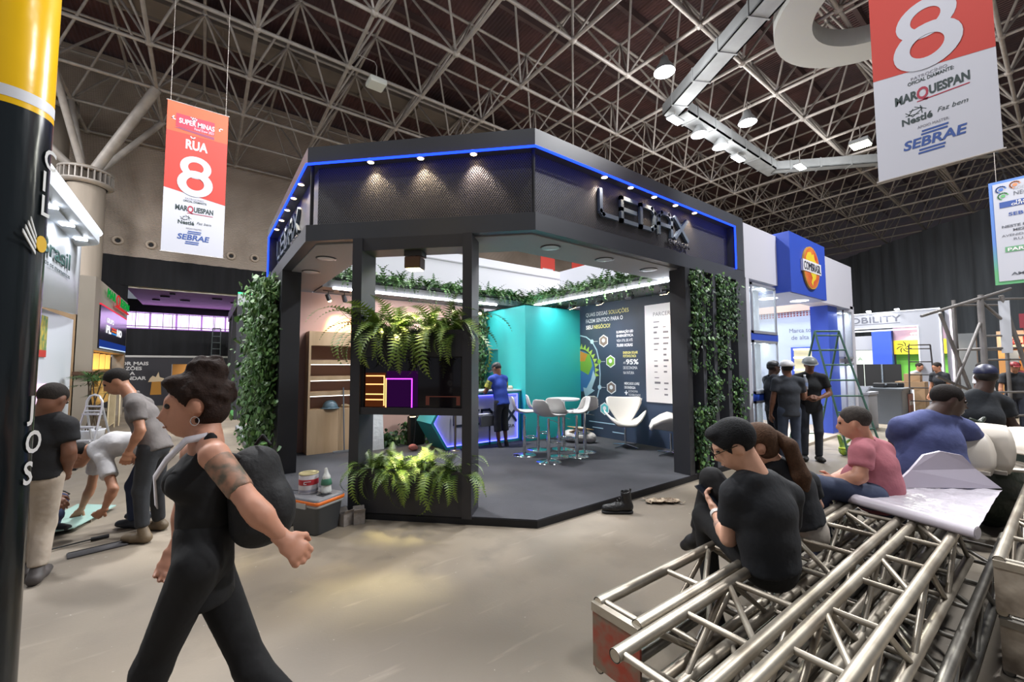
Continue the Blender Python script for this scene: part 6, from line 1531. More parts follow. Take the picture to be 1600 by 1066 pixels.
# panel wall with slogan under the mezzanine, lit doorway
t = thing('slogan_wall', 'dark panel wall with white slogan and warm lit doorway', 'exhibition stand', (-1.4, 19.6, 0))
M_sl = mat('slogan_grey', (50, 48, 54), .6)
MB().box((-2.6, 0, 0), (-.53, .2, 2.02)).build('dark_panel', M_sl, t); MB().box((-.53, 0, 1.72), (2.2, .2, 2.02)).build('dark_panel', M_sl, t); MB().box((1.24, 0, 0), (2.2, .2, 1.72)).build('dark_panel', M_sl, t)
MB().box((-2.6, -.02, 2.0), (5.2, .22, 2.08)).build('white_trim', mat('trim_cream', (196, 192, 188), .6), t)
MB().box((3.0, 0, 0), (5.2, .2, 2.0)).build('dark_panel', M_sl, t)
M_dw = mat('warm_doorway', (214, 168, 112), .6)
MB().box((-.6, 2.2, 0), (1.3, 2.3, 2.0)).build('doorway_back', M_dw, t); MB().box((2.2, 1.2, 0), (3.0, 1.3, 2.0)).build('doorway_back', M_dw, t)
area_light('doorway_glow', (.35, 1.2, 1.95), 26, (1, .75, .45), 1.2, parent=t); area_light('doorway_glow', (2.6, .8, 1.95), 10, (1, .7, .4), .6, parent=t)
for k, tx in enumerate(('POR MAIS', 'RAZÕES', 'PARA', 'MANDAR')):
    lettering(tx, mat('slogan_white', (212, 208, 206), .6), t, (-2.22, -.005, 1.68 - .2 * k), (1, 0, 0), (0, 0, 1), .14, [.95, .75, .55, .9][k], .03, .003)
MB().prism([(-.18, 0), (.18, 0), (.14, .55), (-.14, .55)], .004, (-1.0, -.004, .45), (1, 0, 0), (0, 0, 1)).build('beer_mug_print', mat('print_amber', (186, 130, 50), .6), t)
MB().prism([(-.26, 0), (.22, .02), (.25, .14), (.1, .2), (.06, .42), (-.02, .2), (-.12, .26), (-.2, .16)], .004, (-1.0, -.008, .98), (1, 0, 0), (0, 0, 1)).build('foam_print', mat('print_cream', (220, 196, 160), .6), t)

# step stools and ladders
def ladder(name, lab, loc, rz, h, w, d, n, m, r=.014, arch=False, back=True):
    t = thing(name, lab, 'ladder', loc, rz)
    for s in (-1, 1):
        MB().tube((s * w / 2, -d / 2, 0), (s * w * .38, 0, h), r, n=8).build('rail', m, t)
        if back: MB().tube((s * w / 2, d / 2, 0), (s * w * .38, 0, h), r, n=8).build('rear_rail', m, t)
    for k in range(n):
        f = (k + .7) / n; ww = w / 2 * (1 - f) + w * .38 * f; y = -d / 2 * (1 - f); z = h * f
        MB().tube((-ww, y, z), (ww, y, z), r * .85, n=8).build('rung', m, t)
        if back and k % 2 == 0: MB().tube((-ww, -y, z), (ww, -y, z), r * .7, n=8).build('rear_rung', m, t)
    MB().tube((-w * .38, 0, h), (w * .38, 0, h), r, n=8).build('top_bar', m, t)
    if arch:
        MB().path([(-w * .38, 0, h), (-w * .36, 0, h + .1), (-w * .22, 0, h + .19), (0, 0, h + .22), (w * .22, 0, h + .19), (w * .36, 0, h + .1), (w * .38, 0, h)], r * 1.2, 8).build('hand_arch', m, t)
    return t
t = ladder('step_stool', 'small aluminium step ladder with arched handle behind the men', (-2.5, 7.9, 0), R(-40), .86, .42, .4, 3, mat('pale_aluminium', (196, 196, 198), .35, .6), .017, True)
for k in range(3): MB().box((-.16, -.2 + .06 * k, .22 + .24 * k), (.16, -.06 + .06 * k, .25 + .24 * k)).build('tread', mat('tread_grey', (176, 176, 178), .5), t)
ladder('tall_ladder', 'thin tall ladder leaning on the black drape under the mezzanine', (-.42, 19.3, 0), 0, 3.3, .38, .02, 12, mat('ladder_grey', (96, 104, 106), .5, .3), .02, False, False)
# rhapis palms
t = thing('potted_palm', 'potted palm with fan leaves behind the man in black', 'plant', (-2.66, 8.9, 0)); rp = random.Random(21)
MB().lathe([(.001, 0), (.16, 0), (.2, .3), (.21, .32), (.18, .32), (.17, .28), (.001, .28)], n=20).build('pot', M_white, t)
stm = MB().tube((0, 0, 0), (0, 0, 1), .014, .01, n=7).mesh('stem', mat('palm_stem', (70, 56, 40), .8))
M_pm = leaf_mat('palm_green', (66, 104, 48), (40, 72, 36))
for k in range(6):
    x, y = rp.uniform(-.1, .1), rp.uniform(-.1, .1); h_ = rp.uniform(.75, 1.2); dx, dy = rp.uniform(-.22, .22), rp.uniform(-.22, .22)
    d = Vector((dx, dy, h_)); inst(stm, 'stem', t, (x, y, .28), d.to_track_quat('Z', 'Y').to_euler(), (1, 1, d.length))
    tip = Vector((x + dx, y + dy, .28 + h_))
    for q in range(5):
        az = rp.uniform(0, 6.28); el = rp.uniform(-.2, .8); fd_ = Vector((math.cos(az) * math.cos(el), math.sin(az) * math.cos(el), math.sin(el))); c = tip + fd_ * .16; sd_ = fd_.cross(Vector((0, 0, 1))).normalized(); m = MB().tube(tip, c, .004, n=4, cap=False)
        for j in range(9):
            a = (j - 4) * .33; dd = fd_ * math.cos(a) + sd_ * math.sin(a); e = c + dd * .26 + Vector((0, 0, -.05)); w_ = dd.cross(Vector((0, 0, 1))).normalized() * .013
            m.add([c, c + dd * .12 + w_, e, c + dd * .12 - w_], [(0, 1, 2, 3)])
        m.build('fan_leaf', M_pm, t)
# white wire barriers in front of the lit niche
M_bar2 = mat('cream_steel', (214, 196, 160), .4, .2)
for k, y in enumerate((11.6, 12.9)):
    t = thing('wire_barrier', ('nearer' if k == 0 else 'farther') + ' cream wire barrier in front of the golden lit niche', 'barrier', (-2.72, y, 0), R(90 + 6 * k), 'wire barriers')
    MB().path([(-.5, 0, 0), (-.5, 0, .85), (-.4, 0, .95), (.4, 0, .95), (.5, 0, .85), (.5, 0, 0)], .016, 8).build('frame', M_bar2, t)
    for j in range(9): MB().tube((-.4 + .1 * j, 0, .12), (-.4 + .1 * j, 0, .95), .006, n=6).build('wire', M_bar2, t)
    MB().tube((-.5, 0, .12), (.5, 0, .12), .01, n=6).build('lower_rail', M_bar2, t)

# dark frame booth down the aisle with green edge
t = thing('dark_frame_booth', 'black framed booth with green neon edge and green carpet down the aisle', 'exhibition stand', (0, 12, 0))
for (x, y) in ((.08, .1), (.08, 5.0), (.08, 2.9)): MB().box((x - .15, y - .12, 0), (x + .15, y + .12, 3.5)).build('post', M_black, t)
MB().box((-.07, -.02, 3.5), (4.0, .12, 3.86)).build('front_fascia', mat('fascia_grey', (158, 160, 164), .6), t); MB().box((-.07, .12, 3.5), (.1, 6.0, 3.86)).build('side_fascia', M_black, t)
MB().box((.1, .12, 3.5), (4.0, 6.0, 3.56)).build('soffit', mat('soffit_tan', (150, 128, 104), .6), t)
MB().tube((-.07, -.03, 3.87), (4.0, -.03, 3.87), .02, n=8).build('green_neon', emis('green_neon', (60, 255, 130), 4.0), t)
MB().box((-.07, 0, 0), (4.0, 6.5, .06)).build('green_carpet', mat('green_carpet', (84, 150, 84), .9), t)
MB().box((3.9, .2, 0), (4.0, 6.5, 3.5)).build('back_wall', M_black, t)
for (x, y) in ((.5, 1.2), (.5, 2.6), (.5, 4.0)): MB().lathe([(.1, 3.495), (.001, 3.49)], (x, y, 0), 16).build('downlight', M_ledw, t)
area_light('booth_glow', (1.2, 2.4, 3.4), 30, (1, .92, .8), .8, parent=t)
t = thing('striped_post', 'black and yellow striped barrier post with chain in the aisle', 'post', (-.14, 14.6, 0), 0)
for k in range(9): MB().lathe([(.04, .06 + .12 * k), (.04, .18 + .12 * k)], n=12).build('stripe', mat('stripe_yellow', (190, 180, 90), .6) if k % 2 else M_dark, t)
MB().lathe([(.001, .06), (.14, .05), (.16, 0)], n=16).build('base', M_dark, t)
MB().path([(0, 0, 1.14), (.15, -.6, .95), (.2, -1.2, .98), (.2, -1.9, 1.1)], .012, 6).build('chain', M_bar2, t)
t = thing('grey_plinth', 'low grey plinth step beside the ivy down the aisle', 'platform', (.9, 7.6, 0))
MB().box((-1.05, -1.9, 0), (1.0, 1.9, .12)).build('deck', mat('plinth_grey', (128, 130, 132), .7), t); MB().box((-1.06, -1.92, 0), (-1.04, 1.92, .11)).build('edge', mat('plinth_edge', (104, 106, 108), .7), t)

# hanging RUA 8 banner (both banners share the build)
def hanging_banner(label, O, X, w, h, rua=True):
    t = thing('hanging_banner', label, 'banner', (O[0], O[1], O[2])); X = Vector(X).normalized(); Y = Vector((0, 0, 1)); N = X.cross(Y)
    M_or2 = mat('banner_orange', (206, 84, 52), .7, 0, .12, 2); M_rd = mat('banner_red', (178, 56, 46), .7); M_bw = mat('banner_white', (184, 184, 192), .7); M_nv = mat('banner_navy', (52, 78, 140), .7); M_dk = mat('banner_dark', (50, 62, 62), .7); M_mr = mat('banner_maroon', (156, 48, 66), .7); M_pr = mat('banner_plum', (128, 60, 84), .7); M_gy = mat('banner_grey', (110, 108, 118), .7)
    def plate(x0, z0, x1, z1, m, name, lift=.004):
        P = [(x0, z0), (x1, z0), (x1, z1), (x0, z1)]; return MB().prism(P, .003, N * lift, X, Y).build(name, m, t)
    def tx(s, x, z, hh, m, wd=None, bold=0, al='c', shear=0): return lettering(s, m, t, X * x + Y * z, X, Y, hh, wd, bold, .002, align=al, shear=shear, lift=.008)
    zs = .42 * h
    plate(0, 0, w, zs, M_bw, 'white_field'); plate(0, zs, w, h * .80, M_rd, 'red_field'); plate(0, h * .80, w, h, M_or2, 'orange_field')
    MB().prism([(0, zs), (w, zs - .055 * h), (w, zs)], .003, N * .006, X, Y).build('slant_edge', M_rd, t)
    MB().tube(-X * .02 + Y * 0, X * (w + .02), .012, n=8).build('bottom_rod', M_steel, t); MB().tube(-X * .02 + Y * h, X * (w + .02) + Y * h, .012, n=8).build('top_rod', M_steel, t)
    for xx in (.05, w - .05): MB().tube(X * xx + Y * h, X * xx + Y * (11.0 - O[2]), .004, n=5).build('cord', M_steel, t)
    plate(.14 * w, .835 * h, .77 * w, .925 * h, M_mr, 'plum_block', .006); MB().prism([(.12 * w, .825 * h), (.77 * w, .805 * h), (.77 * w, .825 * h), (.2 * w, .835 * h)], .003, N * .006, X, Y).build('dark_ribbon', M_pr, t)
    tx('SUPER MINAS', .48 * w, .865 * h, .034 * h, M_bw, .58 * w, .02); tx('Food Show 2023', .6 * w, .84 * h, .018 * h, M_bw, .32 * w)
    b = MB(); cx_, cz_ = .42 * w, .905 * h; s_ = .05 * w
    for (p, q) in (((-.9, .9), (-.5, .8)), ((-.5, .8), (-.3, 0)), ((-.3, 0), (.7, 0)), ((.7, 0), (1, .6)), ((-.2, .9), (.1, .5)), ((.1, .5), (.5, .9)), ((-.1, -.4), (.1, -.4)), ((.4, -.4), (.6, -.4))): stroke(b, [(cx_ + p[0] * s_, cz_ + p[1] * s_), (cx_ + q[0] * s_, cz_ + q[1] * s_)], .016 * w, .002, N * .01, X, Y)
    b.build('cart_mark', M_bw, t)
    b = MB()
    for (x, z, a) in ((.08, .885, 20), (.85, .895, -40), (.42, .776, 90)):
        c = Vector((x * w, z * h)); L_ = .05 * w
        for q in (-40, 40): d = Vector((math.cos(R(a + q)), math.sin(R(a + q)))) * L_; stroke(b, [tuple(c), tuple(c + d)], .02 * w, .002, N * .009, X, Y)
    b.build('arrow_marks', M_bw, t)
    tx('RUA', .49 * w, .705 * h, .062 * h, M_bw, .36 * w, .035); 
    rg = lambda cx, cz, r0, r1, rz0, rz1: None
    b = MB()
    for (cz, rx, rz) in ((.585 * h, .255 * w, .075 * h), (.475 * h, .29 * w, .088 * h)):
        n_ = 28
        for k in range(n_):
            a0, a1 = 2 * math.pi * k / n_, 2 * math.pi * (k + 1) / n_; f = .50
            q = [(.49 * w + rx * f * math.cos(a0), cz + rz * f * math.sin(a0)), (.49 * w + rx * math.cos(a0), cz + rz * math.sin(a0)), (.49 * w + rx * math.cos(a1), cz + rz * math.sin(a1)), (.49 * w + rx * f * math.cos(a1), cz + rz * f * math.sin(a1))]
            b.prism(q, .002, N * (.009 if rx < .26 * w else .0125), X, Y)
    b.build('figure_eight', M_bw, t)
    tx('PATROCÍNIO', .49 * w, .362 * h, .012 * h, M_gy, .3 * w); tx('OFICIAL DIAMANTE:', .5 * w, .345 * h, .014 * h, M_dk, .38 * w, .02)
    tx('MAR', .29 * w, .285 * h, .034 * h, M_dk, .2 * w, .04); tx('Q', .43 * w, .278 * h, .046 * h, M_mr, .1 * w, .03); tx('UESPAN', .645 * w, .285 * h, .034 * h, M_dk, .32 * w, .04); plate(.38 * w, .270 * h, .8 * w, .274 * h, M_mr, 'underline', .007)
    b = MB()
    for k in range(7): a0 = k * .9; stroke(b, [(.36 * w + .09 * w * math.cos(a0), .235 * h + .014 * h * math.sin(a0)), (.36 * w + .06 * w * math.cos(a0 + 1.6), .238 * h + .018 * h * math.sin(a0 + 1.9))], .008 * w, .002, N * .007, X, Y)
    b.build('nest_mark', M_dk, t)
    tx('Nestlé', .37 * w, .195 * h, .026 * h, M_dk, .26 * w, .03); tx('Faz bem', .66 * w, .205 * h, .018 * h, M_dk, .24 * w, 0, 'c', .3)
    tx('APOIO MASTER:', .5 * w, .165 * h, .011 * h, M_gy, .26 * w)
    tx('SEBRAE', .5 * w, .095 * h, .036 * h, M_nv, .52 * w, .03, 'c', .15)
    for (z, xo) in ((.148, .02), (.136, .012), (.078, -.012), (.066, -.02)): plate((.385 + xo) * w, z * h, (.60 + xo) * w, (z + .007) * h, M_nv, 'logo_bar', .007)
    return t
hanging_banner('hanging banner reading RUA 8 in front of the block wall', (-1.66, 8.0, 4.02), (1, 0, 0), 1.07, 3.28)

# ================================================================ RIGHT SIDE
# white and blue stand next door
M_w2 = mat('stand_white', (200, 200, 210), .5); M_bl = mat('royal_blue', (48, 80, 186), .45); M_fr3 = mat('silver_profile', (176, 178, 186), .35, .5)
t = thing('white_blue_stand', 'white stand with royal blue cube carrying a round red and yellow emblem', 'exhibition stand', (6.4, 0, 0))
X0 = 6.4
MB().box((.0, 0, 3.08), (1.75, .4, 4.02)).build('white_fascia', M_w2, t); MB().box((3.12, 0, 2.98), (5.72, .4, 4.05)).build('white_fascia', M_w2, t)
MB().box((1.30, -.22, 2.94), (3.12, 1.5, 4.07)).build('blue_cube', M_bl, t)
MB().box((1.28, -.2, 2.93), (3.10, 1.5, 2.94)).build('cube_soffit', mat('soffit_blue_grey', (150, 160, 190), .5), t)
for (x, y) in ((1.75, .35), (2.6, .1)):
    MB().lathe([(.16, 2.925), (.001, 2.922)], (x, y, 0), 22).build('downlight', M_ledw, t); area_light('downlight_glow', (x, y, 2.9), 8, (.95, .97, 1), .3, parent=t)
MB().box((.02, .0, 0), (.14, .3, 3.08)).build('end_post', M_w2, t); MB().box((5.5, 0, 0), (5.78, .3, 3.05)).build('end_post', M_w2, t)
MB().box((4.25, .1, 0), (4.88, .45, 2.98)).build('blue_post', M_bl, t)
MB().box((5.60, .3, 0), (5.68, 4.5, 3.05)).build('side_wall', mat('pale_blue_wall', (186, 202, 224), .6), t)
MB().box((0, 4.4, 0), (5.7, 4.5, 3.6)).build('back_wall', mat('tan_wall', (200, 180, 166), .6), t)
MB().box((5.5, .3, 3.05), (5.7, 4.5, 3.6)).build('upper_wall', MATS['tan_wall'], t)
MB().box((-.02, .3, 0), (.02, 4.5, 4.0)).build('party_wall', M_w2, t)
MB().box((0, 0.0, 0), (5.78, 4.5, .05)).build('floor_deck', mat('deck_beige', (178, 166, 150), .7), t)
b = MB()
for r_ in range(3):
    for k in range(34): b.box((5.592, .4 + .075 * k + (0), 2.92 + .055 * r_), (5.6, .44 + .075 * k, 2.955 + .055 * r_))
b.build('checker_band', mat('checker_red', (150, 70, 76), .6), t, kind='stuff')
WX = (0, -1, 0)
lettering('Marca top', mat('text_slate', (110, 118, 132), .6), t, (5.598, 1.38, 2.48), WX, (0, 0, 1), .12, .58); lettering('de alta qualidade', MATS['text_slate'], t, (5.598, 1.34, 2.29), WX, (0, 0, 1), .12, 1.05)
n_ = MB().box((5.53, .35, 1.1), (5.6, 1.34, 2.08)).build('niche_frame', M_bl, t); MB().box((5.5, .38, 1.12), (5.54, 1.26, 2.02)).build('niche_back', mat('straw', (206, 200, 160), .7), n_)
for z in (2.0, 1.78, 1.45, 1.15): MB().box((5.46, .38, z), (5.5, 1.26, z + .04)).build('niche_led', emis('niche_led', (250, 250, 255), 3.0), n_)
# glazed showcases
M_glass = mat('showcase_glass', (220, 232, 240), .05, 0, 0, alpha=.22); M_in = mat('showcase_inside', (206, 216, 226), .6)
def showcase(x0, x1, z0, z1):
    c = MB().box((x0, .28, z0), (x1, .3, z1)).build('showcase', M_in, t)
    MB().box((x0, .0, z1 - .04), (x1, .28, z1)).build('showcase_top', M_in, t); MB().box((x0, .0, z0), (x1, .28, z0 + .05)).build('showcase_base', M_fr3, t)
    f = MB()
    for (a, q) in ((x0, x0 + .03), (x1 - .03, x1)): f.box((a, -.02, z0), (q, .01, z1))
    f.box((x0, -.02, z0), (x1, .01, z0 + .04)).box((x0, -.02, z1 - .04), (x1, .01, z1)); f.build('showcase_frame', M_fr3, t)
    MB().box((x0 + .03, -.008, z0 + .04), (x1 - .03, -.002, z1 - .04)).build('glass_pane', M_glass, t)
    for k in range(2): MB().lathe([(.05, z1 - .042), (.001, z1 - .044)], (x0 + (x1 - x0) * (.3 + .4 * k), .12, 0), 14).build('spot', M_ledw, c)
    area_light('case_light', ((x0 + x1) / 2, .14, z1 - .05), 5, (.9, .96, 1), .2, parent=t, shape='RECTANGLE', size_y=(x1 - x0) * .8)
showcase(.18, 1.15, 2.15, 3.02); showcase(.18, 1.15, 1.12, 2.03); showcase(.18, 1.15, .12, 1.0); showcase(4.9, 5.5, 1.75, 2.9); showcase(4.9, 5.5, .12, 1.65)
MB().box((.14, -.01, 2.03), (1.2, .28, 2.15)).build('blue_rail', M_bl, t); MB().box((.14, -.01, 1.0), (1.2, .28, 1.12)).build('blue_rail', M_bl, t)
# emblem
el = lambda rx, rz, n=36: [(rx * math.cos(2 * math.pi * k / n), rz * math.sin(2 * math.pi * k / n)) for k in range(n)]
EC = (2.25, -.225, 3.50)
MB().prism(el(.42, .42), .03, EC, (1, 0, 0), (0, 0, 1)).build('emblem_rim', mat('emblem_gold2', (196, 150, 60), .5), t)
MB().prism(el(.395, .395), .033, EC, (1, 0, 0), (0, 0, 1)).build('emblem_disc', mat('emblem_red', (196, 70, 46), .5, 0, .5, 3, rgb2=(220, 130, 60)), t)
br = [(-.30, .16), (-.2, .28), (-.05, .31), (.02, .25), (.1, .29), (.16, .18), (.33, .08), (.30, -.04), (.2, -.12), (.17, -.2), (.05, -.27), (0, -.36), (-.06, -.3), (.0, -.2), (-.08, -.1), (-.12, 0), (-.28, .04)]
MB().prism(br, .037, EC, (1, 0, 0), (0, 0, 1)).build('map_shape', mat('emblem_yellow', (226, 200, 50), .5), t)
MB().prism([(-.47, -.10), (.47, -.10), (.47, .12), (-.47, .12)], .042, EC, (1, 0, 0), (0, 0, 1)).build('name_plate', mat('plate_white', (226, 226, 230), .5), t)
lettering('COMBRASIL', mat('emblem_navy', (30, 36, 60), .5), t, (EC[0] - .43, EC[1] - .044, EC[2] - .07), (1, 0, 0), (0, 0, 1), .165, .86, 0, .004)
# tall green ladder
M_gl2 = mat('green_ladder_paint', (62, 98, 86), .5, .2)
t = ladder('a_frame_ladder', 'tall green A-frame ladder in front of the blue post', (8.75, -.42, 0), R(-35), 2.25, .62, 1.5, 8, M_gl2, .018, False, True)
t = thing('wrapped_ladder_foot', 'green and yellow wrapped bundle at the foot of the green ladder', 'bundle', (8.3, -.72, 0)); c0 = np.array((8.3, -.72, 0))
sdf_obj('wrap', [('e', c0 + (0, 0, .09), (.09, .08, .09), None), ('c', c0 + (0, 0, .12), c0 + (-.05, .05, .34), .05, .03), ('c', c0 + (0, 0, .2), c0 + (.1, -.06, .27), .03, .025)], mat('bundle_green', (70, 130, 90), .6, 0, .8, 12, rgb2=(170, 196, 60)), t, .014, .02, [((0, 0, .004), (0, 0, -1))])
sdf_obj('tape', [('e', c0 + (0, 0, .13), (.093, .083, .03), None)], mat('tape_yellow', (190, 206, 70), .5), t, .012, .01)

# portal stand reading MOBILITY
t = thing('portal_stand', 'white portal stand reading MOBILITY with glowing edges', 'exhibition stand', (16.8, 0, 0))
M_w3 = mat('portal_white', (150, 152, 160), .5); PX_ = (0, -1, 0)
MB().box((0, -.9, 0), (.3, -.40, 3.3)).build('portal_leg', M_w3, t); MB().box((0, -.4, 2.80), (.3, 4.6, 3.3)).build('portal_lintel', M_w3, t); MB().box((0, 4.0, 0), (.3, 4.6, 2.8)).build('portal_leg', M_w3, t)
M_el = emis('edge_led', (240, 244, 255), 2.2)
MB().box((-.02, -.905, 0), (.02, -.875, 3.3)).build('edge_led', M_el, t); MB().box((-.02, -.9, 3.285), (.02, 4.6, 3.31)).build('edge_led', M_el, t); MB().box((-.02, -.415, 0), (.02, -.39, 2.82)).build('edge_led', M_el, t); MB().box((-.02, -.4, 2.79), (.02, 4.0, 2.82)).build('edge_led', M_el, t)
MB().box((.3, -1.08, 0), (.6, -.96, 3.27)).build('rear_fin', M_w3, t); MB().box((.27, -1.10, 0), (.31, -1.06, 3.27)).build('edge_led', emis('edge_led_pink', (255, 236, 246), 2.2), t)
MB().box((.02, -.45, 2.7), (.1, 4.0, 2.74)).build('inner_tube_light', M_el, t)
lettering('MOBILITY', mat('mobility_grey', (86, 88, 100), .5), t, (-.004, -.02, 2.99), PX_, (0, 0, 1), .2, 1.55, 0, .004, align='r')
b = MB().box((-.004, .0, 2.93), (0, 1.5, 2.945)); b.build('small_print', MATS['mobility_grey'], t)
for y in (.75, .05): MB().box((-.1, y - .05, 3.34), (.05, y + .05, 3.38)).build('arm_lamp', M_ledw, t)
area_light('portal_glow', (-.25, .4, 3.36), 5, (.95, .97, 1), .3, parent=t)
MB().box((3.2, 1.42, 0), (3.5, 1.42 + .01, 2.9)).build('trim_fin', M_bl, t)
MB().box((3.2, .86, 0), (3.5, 1.42, 2.95)).build('blue_post', M_bl, t)
t = thing('yellow_booth', 'yellow booth front with black swirl inside the white portal', 'exhibition stand', (20.2, 0, 0))
MB().box((0, -.6, 2.0), (.2, .84, 2.52)).build('fascia', mat('booth_yellow', (232, 206, 40), .5), t); MB().box((.3, -.6, 0), (.4, .84, 2.0)).build('green_panel', mat('booth_green', (110, 190, 70), .5), t); MB().box((0, -.6, 2.52), (.2, .84, 3.1)).build('upper_panel', mat('booth_mauve', (150, 124, 140), .6), t)
b = MB()
for k in range(7):
    a = 2 * math.pi * k / 7; q = [( .06 * math.cos(a + f * .8) * (1 + 2.6 * f), .06 * math.sin(a + f * .8) * (1 + 2.6 * f)) for f in (0, .3, .6, .9)]; stroke(b, q, .03, .004, (-.001, .55, 2.26), PX_, (0, 0, 1))
b.build('swirl', M_dark, t); MB().prism(el(.13, .07), .004, (-.001, -.02, 2.15), PX_, (0, 0, 1)).build('tyre_logo', mat('logo_grey', (90, 96, 100), .5), t)
area_light('booth_light', (-.3, .2, 2.7), 14, (1, .9, .6), .4, parent=t); MB().box((-.3, .1, 2.72), (-.2, .3, 2.76)).build('booth_lamp', M_warm, t)
t = thing('pasta_booth', 'pale green booth reading PASTA beside the blue post', 'exhibition stand', (20.4, 2.2, 0))
MB().box((0, -.75, 0), (.2, .8, 2.2)).build('panel', mat('pale_green', (196, 206, 196), .6), t); MB().box((-.02, -.75, 2.2), (.2, .8, 2.75)).build('upper_panel', M_w3, t); lettering('PASTA', mat('pasta_green', (120, 150, 120), .6), t, (-.004, -.02 + .0, 1.78), PX_, (0, 0, 1), .14, .7, 0, .004, align='c')
# counters and machines in the aisle end
t = thing('white_counter', 'long white and grey counter past the white and blue stand', 'counter', (12.35, -.1, 0))
MB().box((0, -.05, 0), (.78, .6, .86)).build('body', mat('counter_grey', (150, 152, 158), .5), t); MB().box((-.03, -.08, .86), (.8, .62, .92)).build('top', M_w3, t)
for k in range(5): MB().box((.05 + .12 * k, .0, .92 + .02 * k), (.16 + .12 * k, .4, .95 + .025 * k), Matrix.Rotation(R(3), 4, 'Z')).build('paper_roll', M_w3, t)
t = thing('rounded_counter', 'dark grey rounded counter with red Bernini panel and lit edge', 'counter', (14.6, -.02, 0))
rr_loft([(.62, .45, 0), (.62, .45, .9), (.65, .48, .93), (.65, .48, .97)]).build('body', mat('slate_counter', (92, 98, 106), .4), t)
MB().box((.0, -.47, .25), (.56, -.455, .8)).build('red_panel', mat('panel_brown', (130, 84, 74), .5), t); lettering('Bernini', M_wl, t, (.04, -.472, .5), (1, 0, 0), (0, 0, 1), .15, .46, .02, .003)
MB().box((.57, -.48, .1), (.60, -.455, .9)).build('edge_led', M_el, t)
for k, (x, y) in enumerate(((14.35, .05), (14.62, -.12), (14.9, -.2))):
    t = thing('equipment_box', ['black machine on the rounded counter nearest the white stand', 'middle black machine on the rounded counter', 'black machine on the rounded counter nearest the lit edge'][k], 'machine', (x, y, .97), R(20 * k), 'machines on the counter')
    MB().bbox((-.11, -.13, 0), (.11, .13, .13), .02).build('body', M_dark, t); MB().box((-.08, -.14, .07), (.08, -.13, .12)).build('front_panel', mat('panel_pale', (170, 176, 184), .3), t)
t = thing('cardboard_box', 'large cardboard box behind the rounded counter', 'box', (15.6, -.40, 0)); M_cb = mat('brown_card', (158, 128, 96), .8, 0, .15, 3)
MB().box((-.25, -.3, 0), (.25, .32, 1.12)).build('carton', M_cb, t); MB().box((-.24, -.02, 1.12), (.24, .02, 1.123)).build('tape', mat('packing_tape', (190, 170, 130), .4), t)
t = thing('cardboard_box', 'small cardboard box on top of the large one', 'box', (15.6, -.42, 1.123)); MB().box((-.16, -.18, 0), (.16, .16, .22)).build('carton', M_cb, t); MB().box((-.15, -.02, .22), (.15, .02, .223)).build('tape', MATS['packing_tape'], t)
t = thing('grass_tuft', 'tuft of bright green grass in front of the large cardboard box', 'plant', (15.2, -.62, 0)); b = MB(); rg_ = random.Random(8)
for k in range(90):
    x, y = rg_.uniform(-.08, .08), rg_.uniform(-.2, .2); h_ = rg_.uniform(.3, .62); b.add([(x - .008, y, 0.1), (x + .008, y, .1), (x + rg_.uniform(-.06, .06), y + rg_.uniform(-.06, .06), h_)], [(0, 1, 2)])
b.build('blades', mat('grass_green', (70, 130, 50), .6), t, kind='stuff'); MB().box((-.1, -.22, 0), (.1, .22, .12)).build('tray', M_dark, t)
t = thing('flat_screens', 'row of black screens standing behind the counters', 'screen', (16.2, .55, 0))
for k in range(3): MB().box((0, -.62 + .45 * k, .0), (.06, -.2 + .45 * k, 1.62)).build('panel', M_dark, t)
MB().box((-.02, -.2, .2), (-.0, -.16, 1.62)).build('chrome_strip', M_chrome, t)
t = thing('speaker_cabinet', 'pair of tall black cabinets beside the white end post', 'cabinet', (14.6, 1.0, 0))
MB().box((-.2, -.26, 0), (.2, -.01, 1.68)).build('cabinet', M_dark, t); MB().box((-.2, .01, 0), (.2, .26, 1.68)).build('cabinet', M_dark, t)
ladder('black_ladder', 'thin black ladder frame standing before the white portal leg', (15.0, -.70, 0), R(-55), 2.15, .62, .02, 6, mat('ladder_black', (52, 48, 48), .5), .018, False, False)
# scaffold tower and more far booths
t = thing('scaffold_tower', 'grey scaffold tower of steel tubes behind the man in the cap', 'scaffold', (12.7, -2.1, 0)); M_sc = mat('scaffold_steel', (120, 116, 114), .5, .4, .3, 3)
def sct(a, b_, r=.03, nm='tube'): MB().tube(Vector(a) - Vector((12.7, -2.1, 0)), Vector(b_) - Vector((12.7, -2.1, 0)), r, n=8).build(nm, M_sc, t)
A_, B2, C_, D_ = (12.70, -2.08), (13.6, -2.75), (13.3, -1.6), (14.2, -2.3)
for p in (A_, B2, C_, D_): sct(p + (0,), p + (3.12,), .045 if p is A_ else .035, 'standard')
sct((12.78, -2.06, .0), (12.78, -2.06, 3.0), .05, 'standard')
for z in (.5, 1.0, 1.7, 1.95, 2.22, 3.02): sct(A_ + (z,), B2 + (z + .02,), .022, 'ledger')
for z in (.5, 1.95, 3.0): sct(A_ + (z,), C_ + (z,), .022, 'ledger'); sct(C_ + (z,), D_ + (z,), .022, 'ledger')
sct((11.95, -1.54, 2.72), (12.55, -1.95, .6), .035, 'brace'); sct((12.66, -2.05, 2.5), (12.0, -1.6, .9), .03, 'brace'); sct((11.6, -1.3, 2.65), (13.2, -2.48, 3.25), .03, 'brace'); sct((13.0, -2.35, 3.1), (13.45, -2.66, 1.2), .04, 'brace'); sct((12.75, -2.1, 2.95), (13.05, -2.35, 2.55), .03, 'brace'); sct((11.8, -1.45, 1.35), (12.6, -2.0, .95), .03, 'brace')
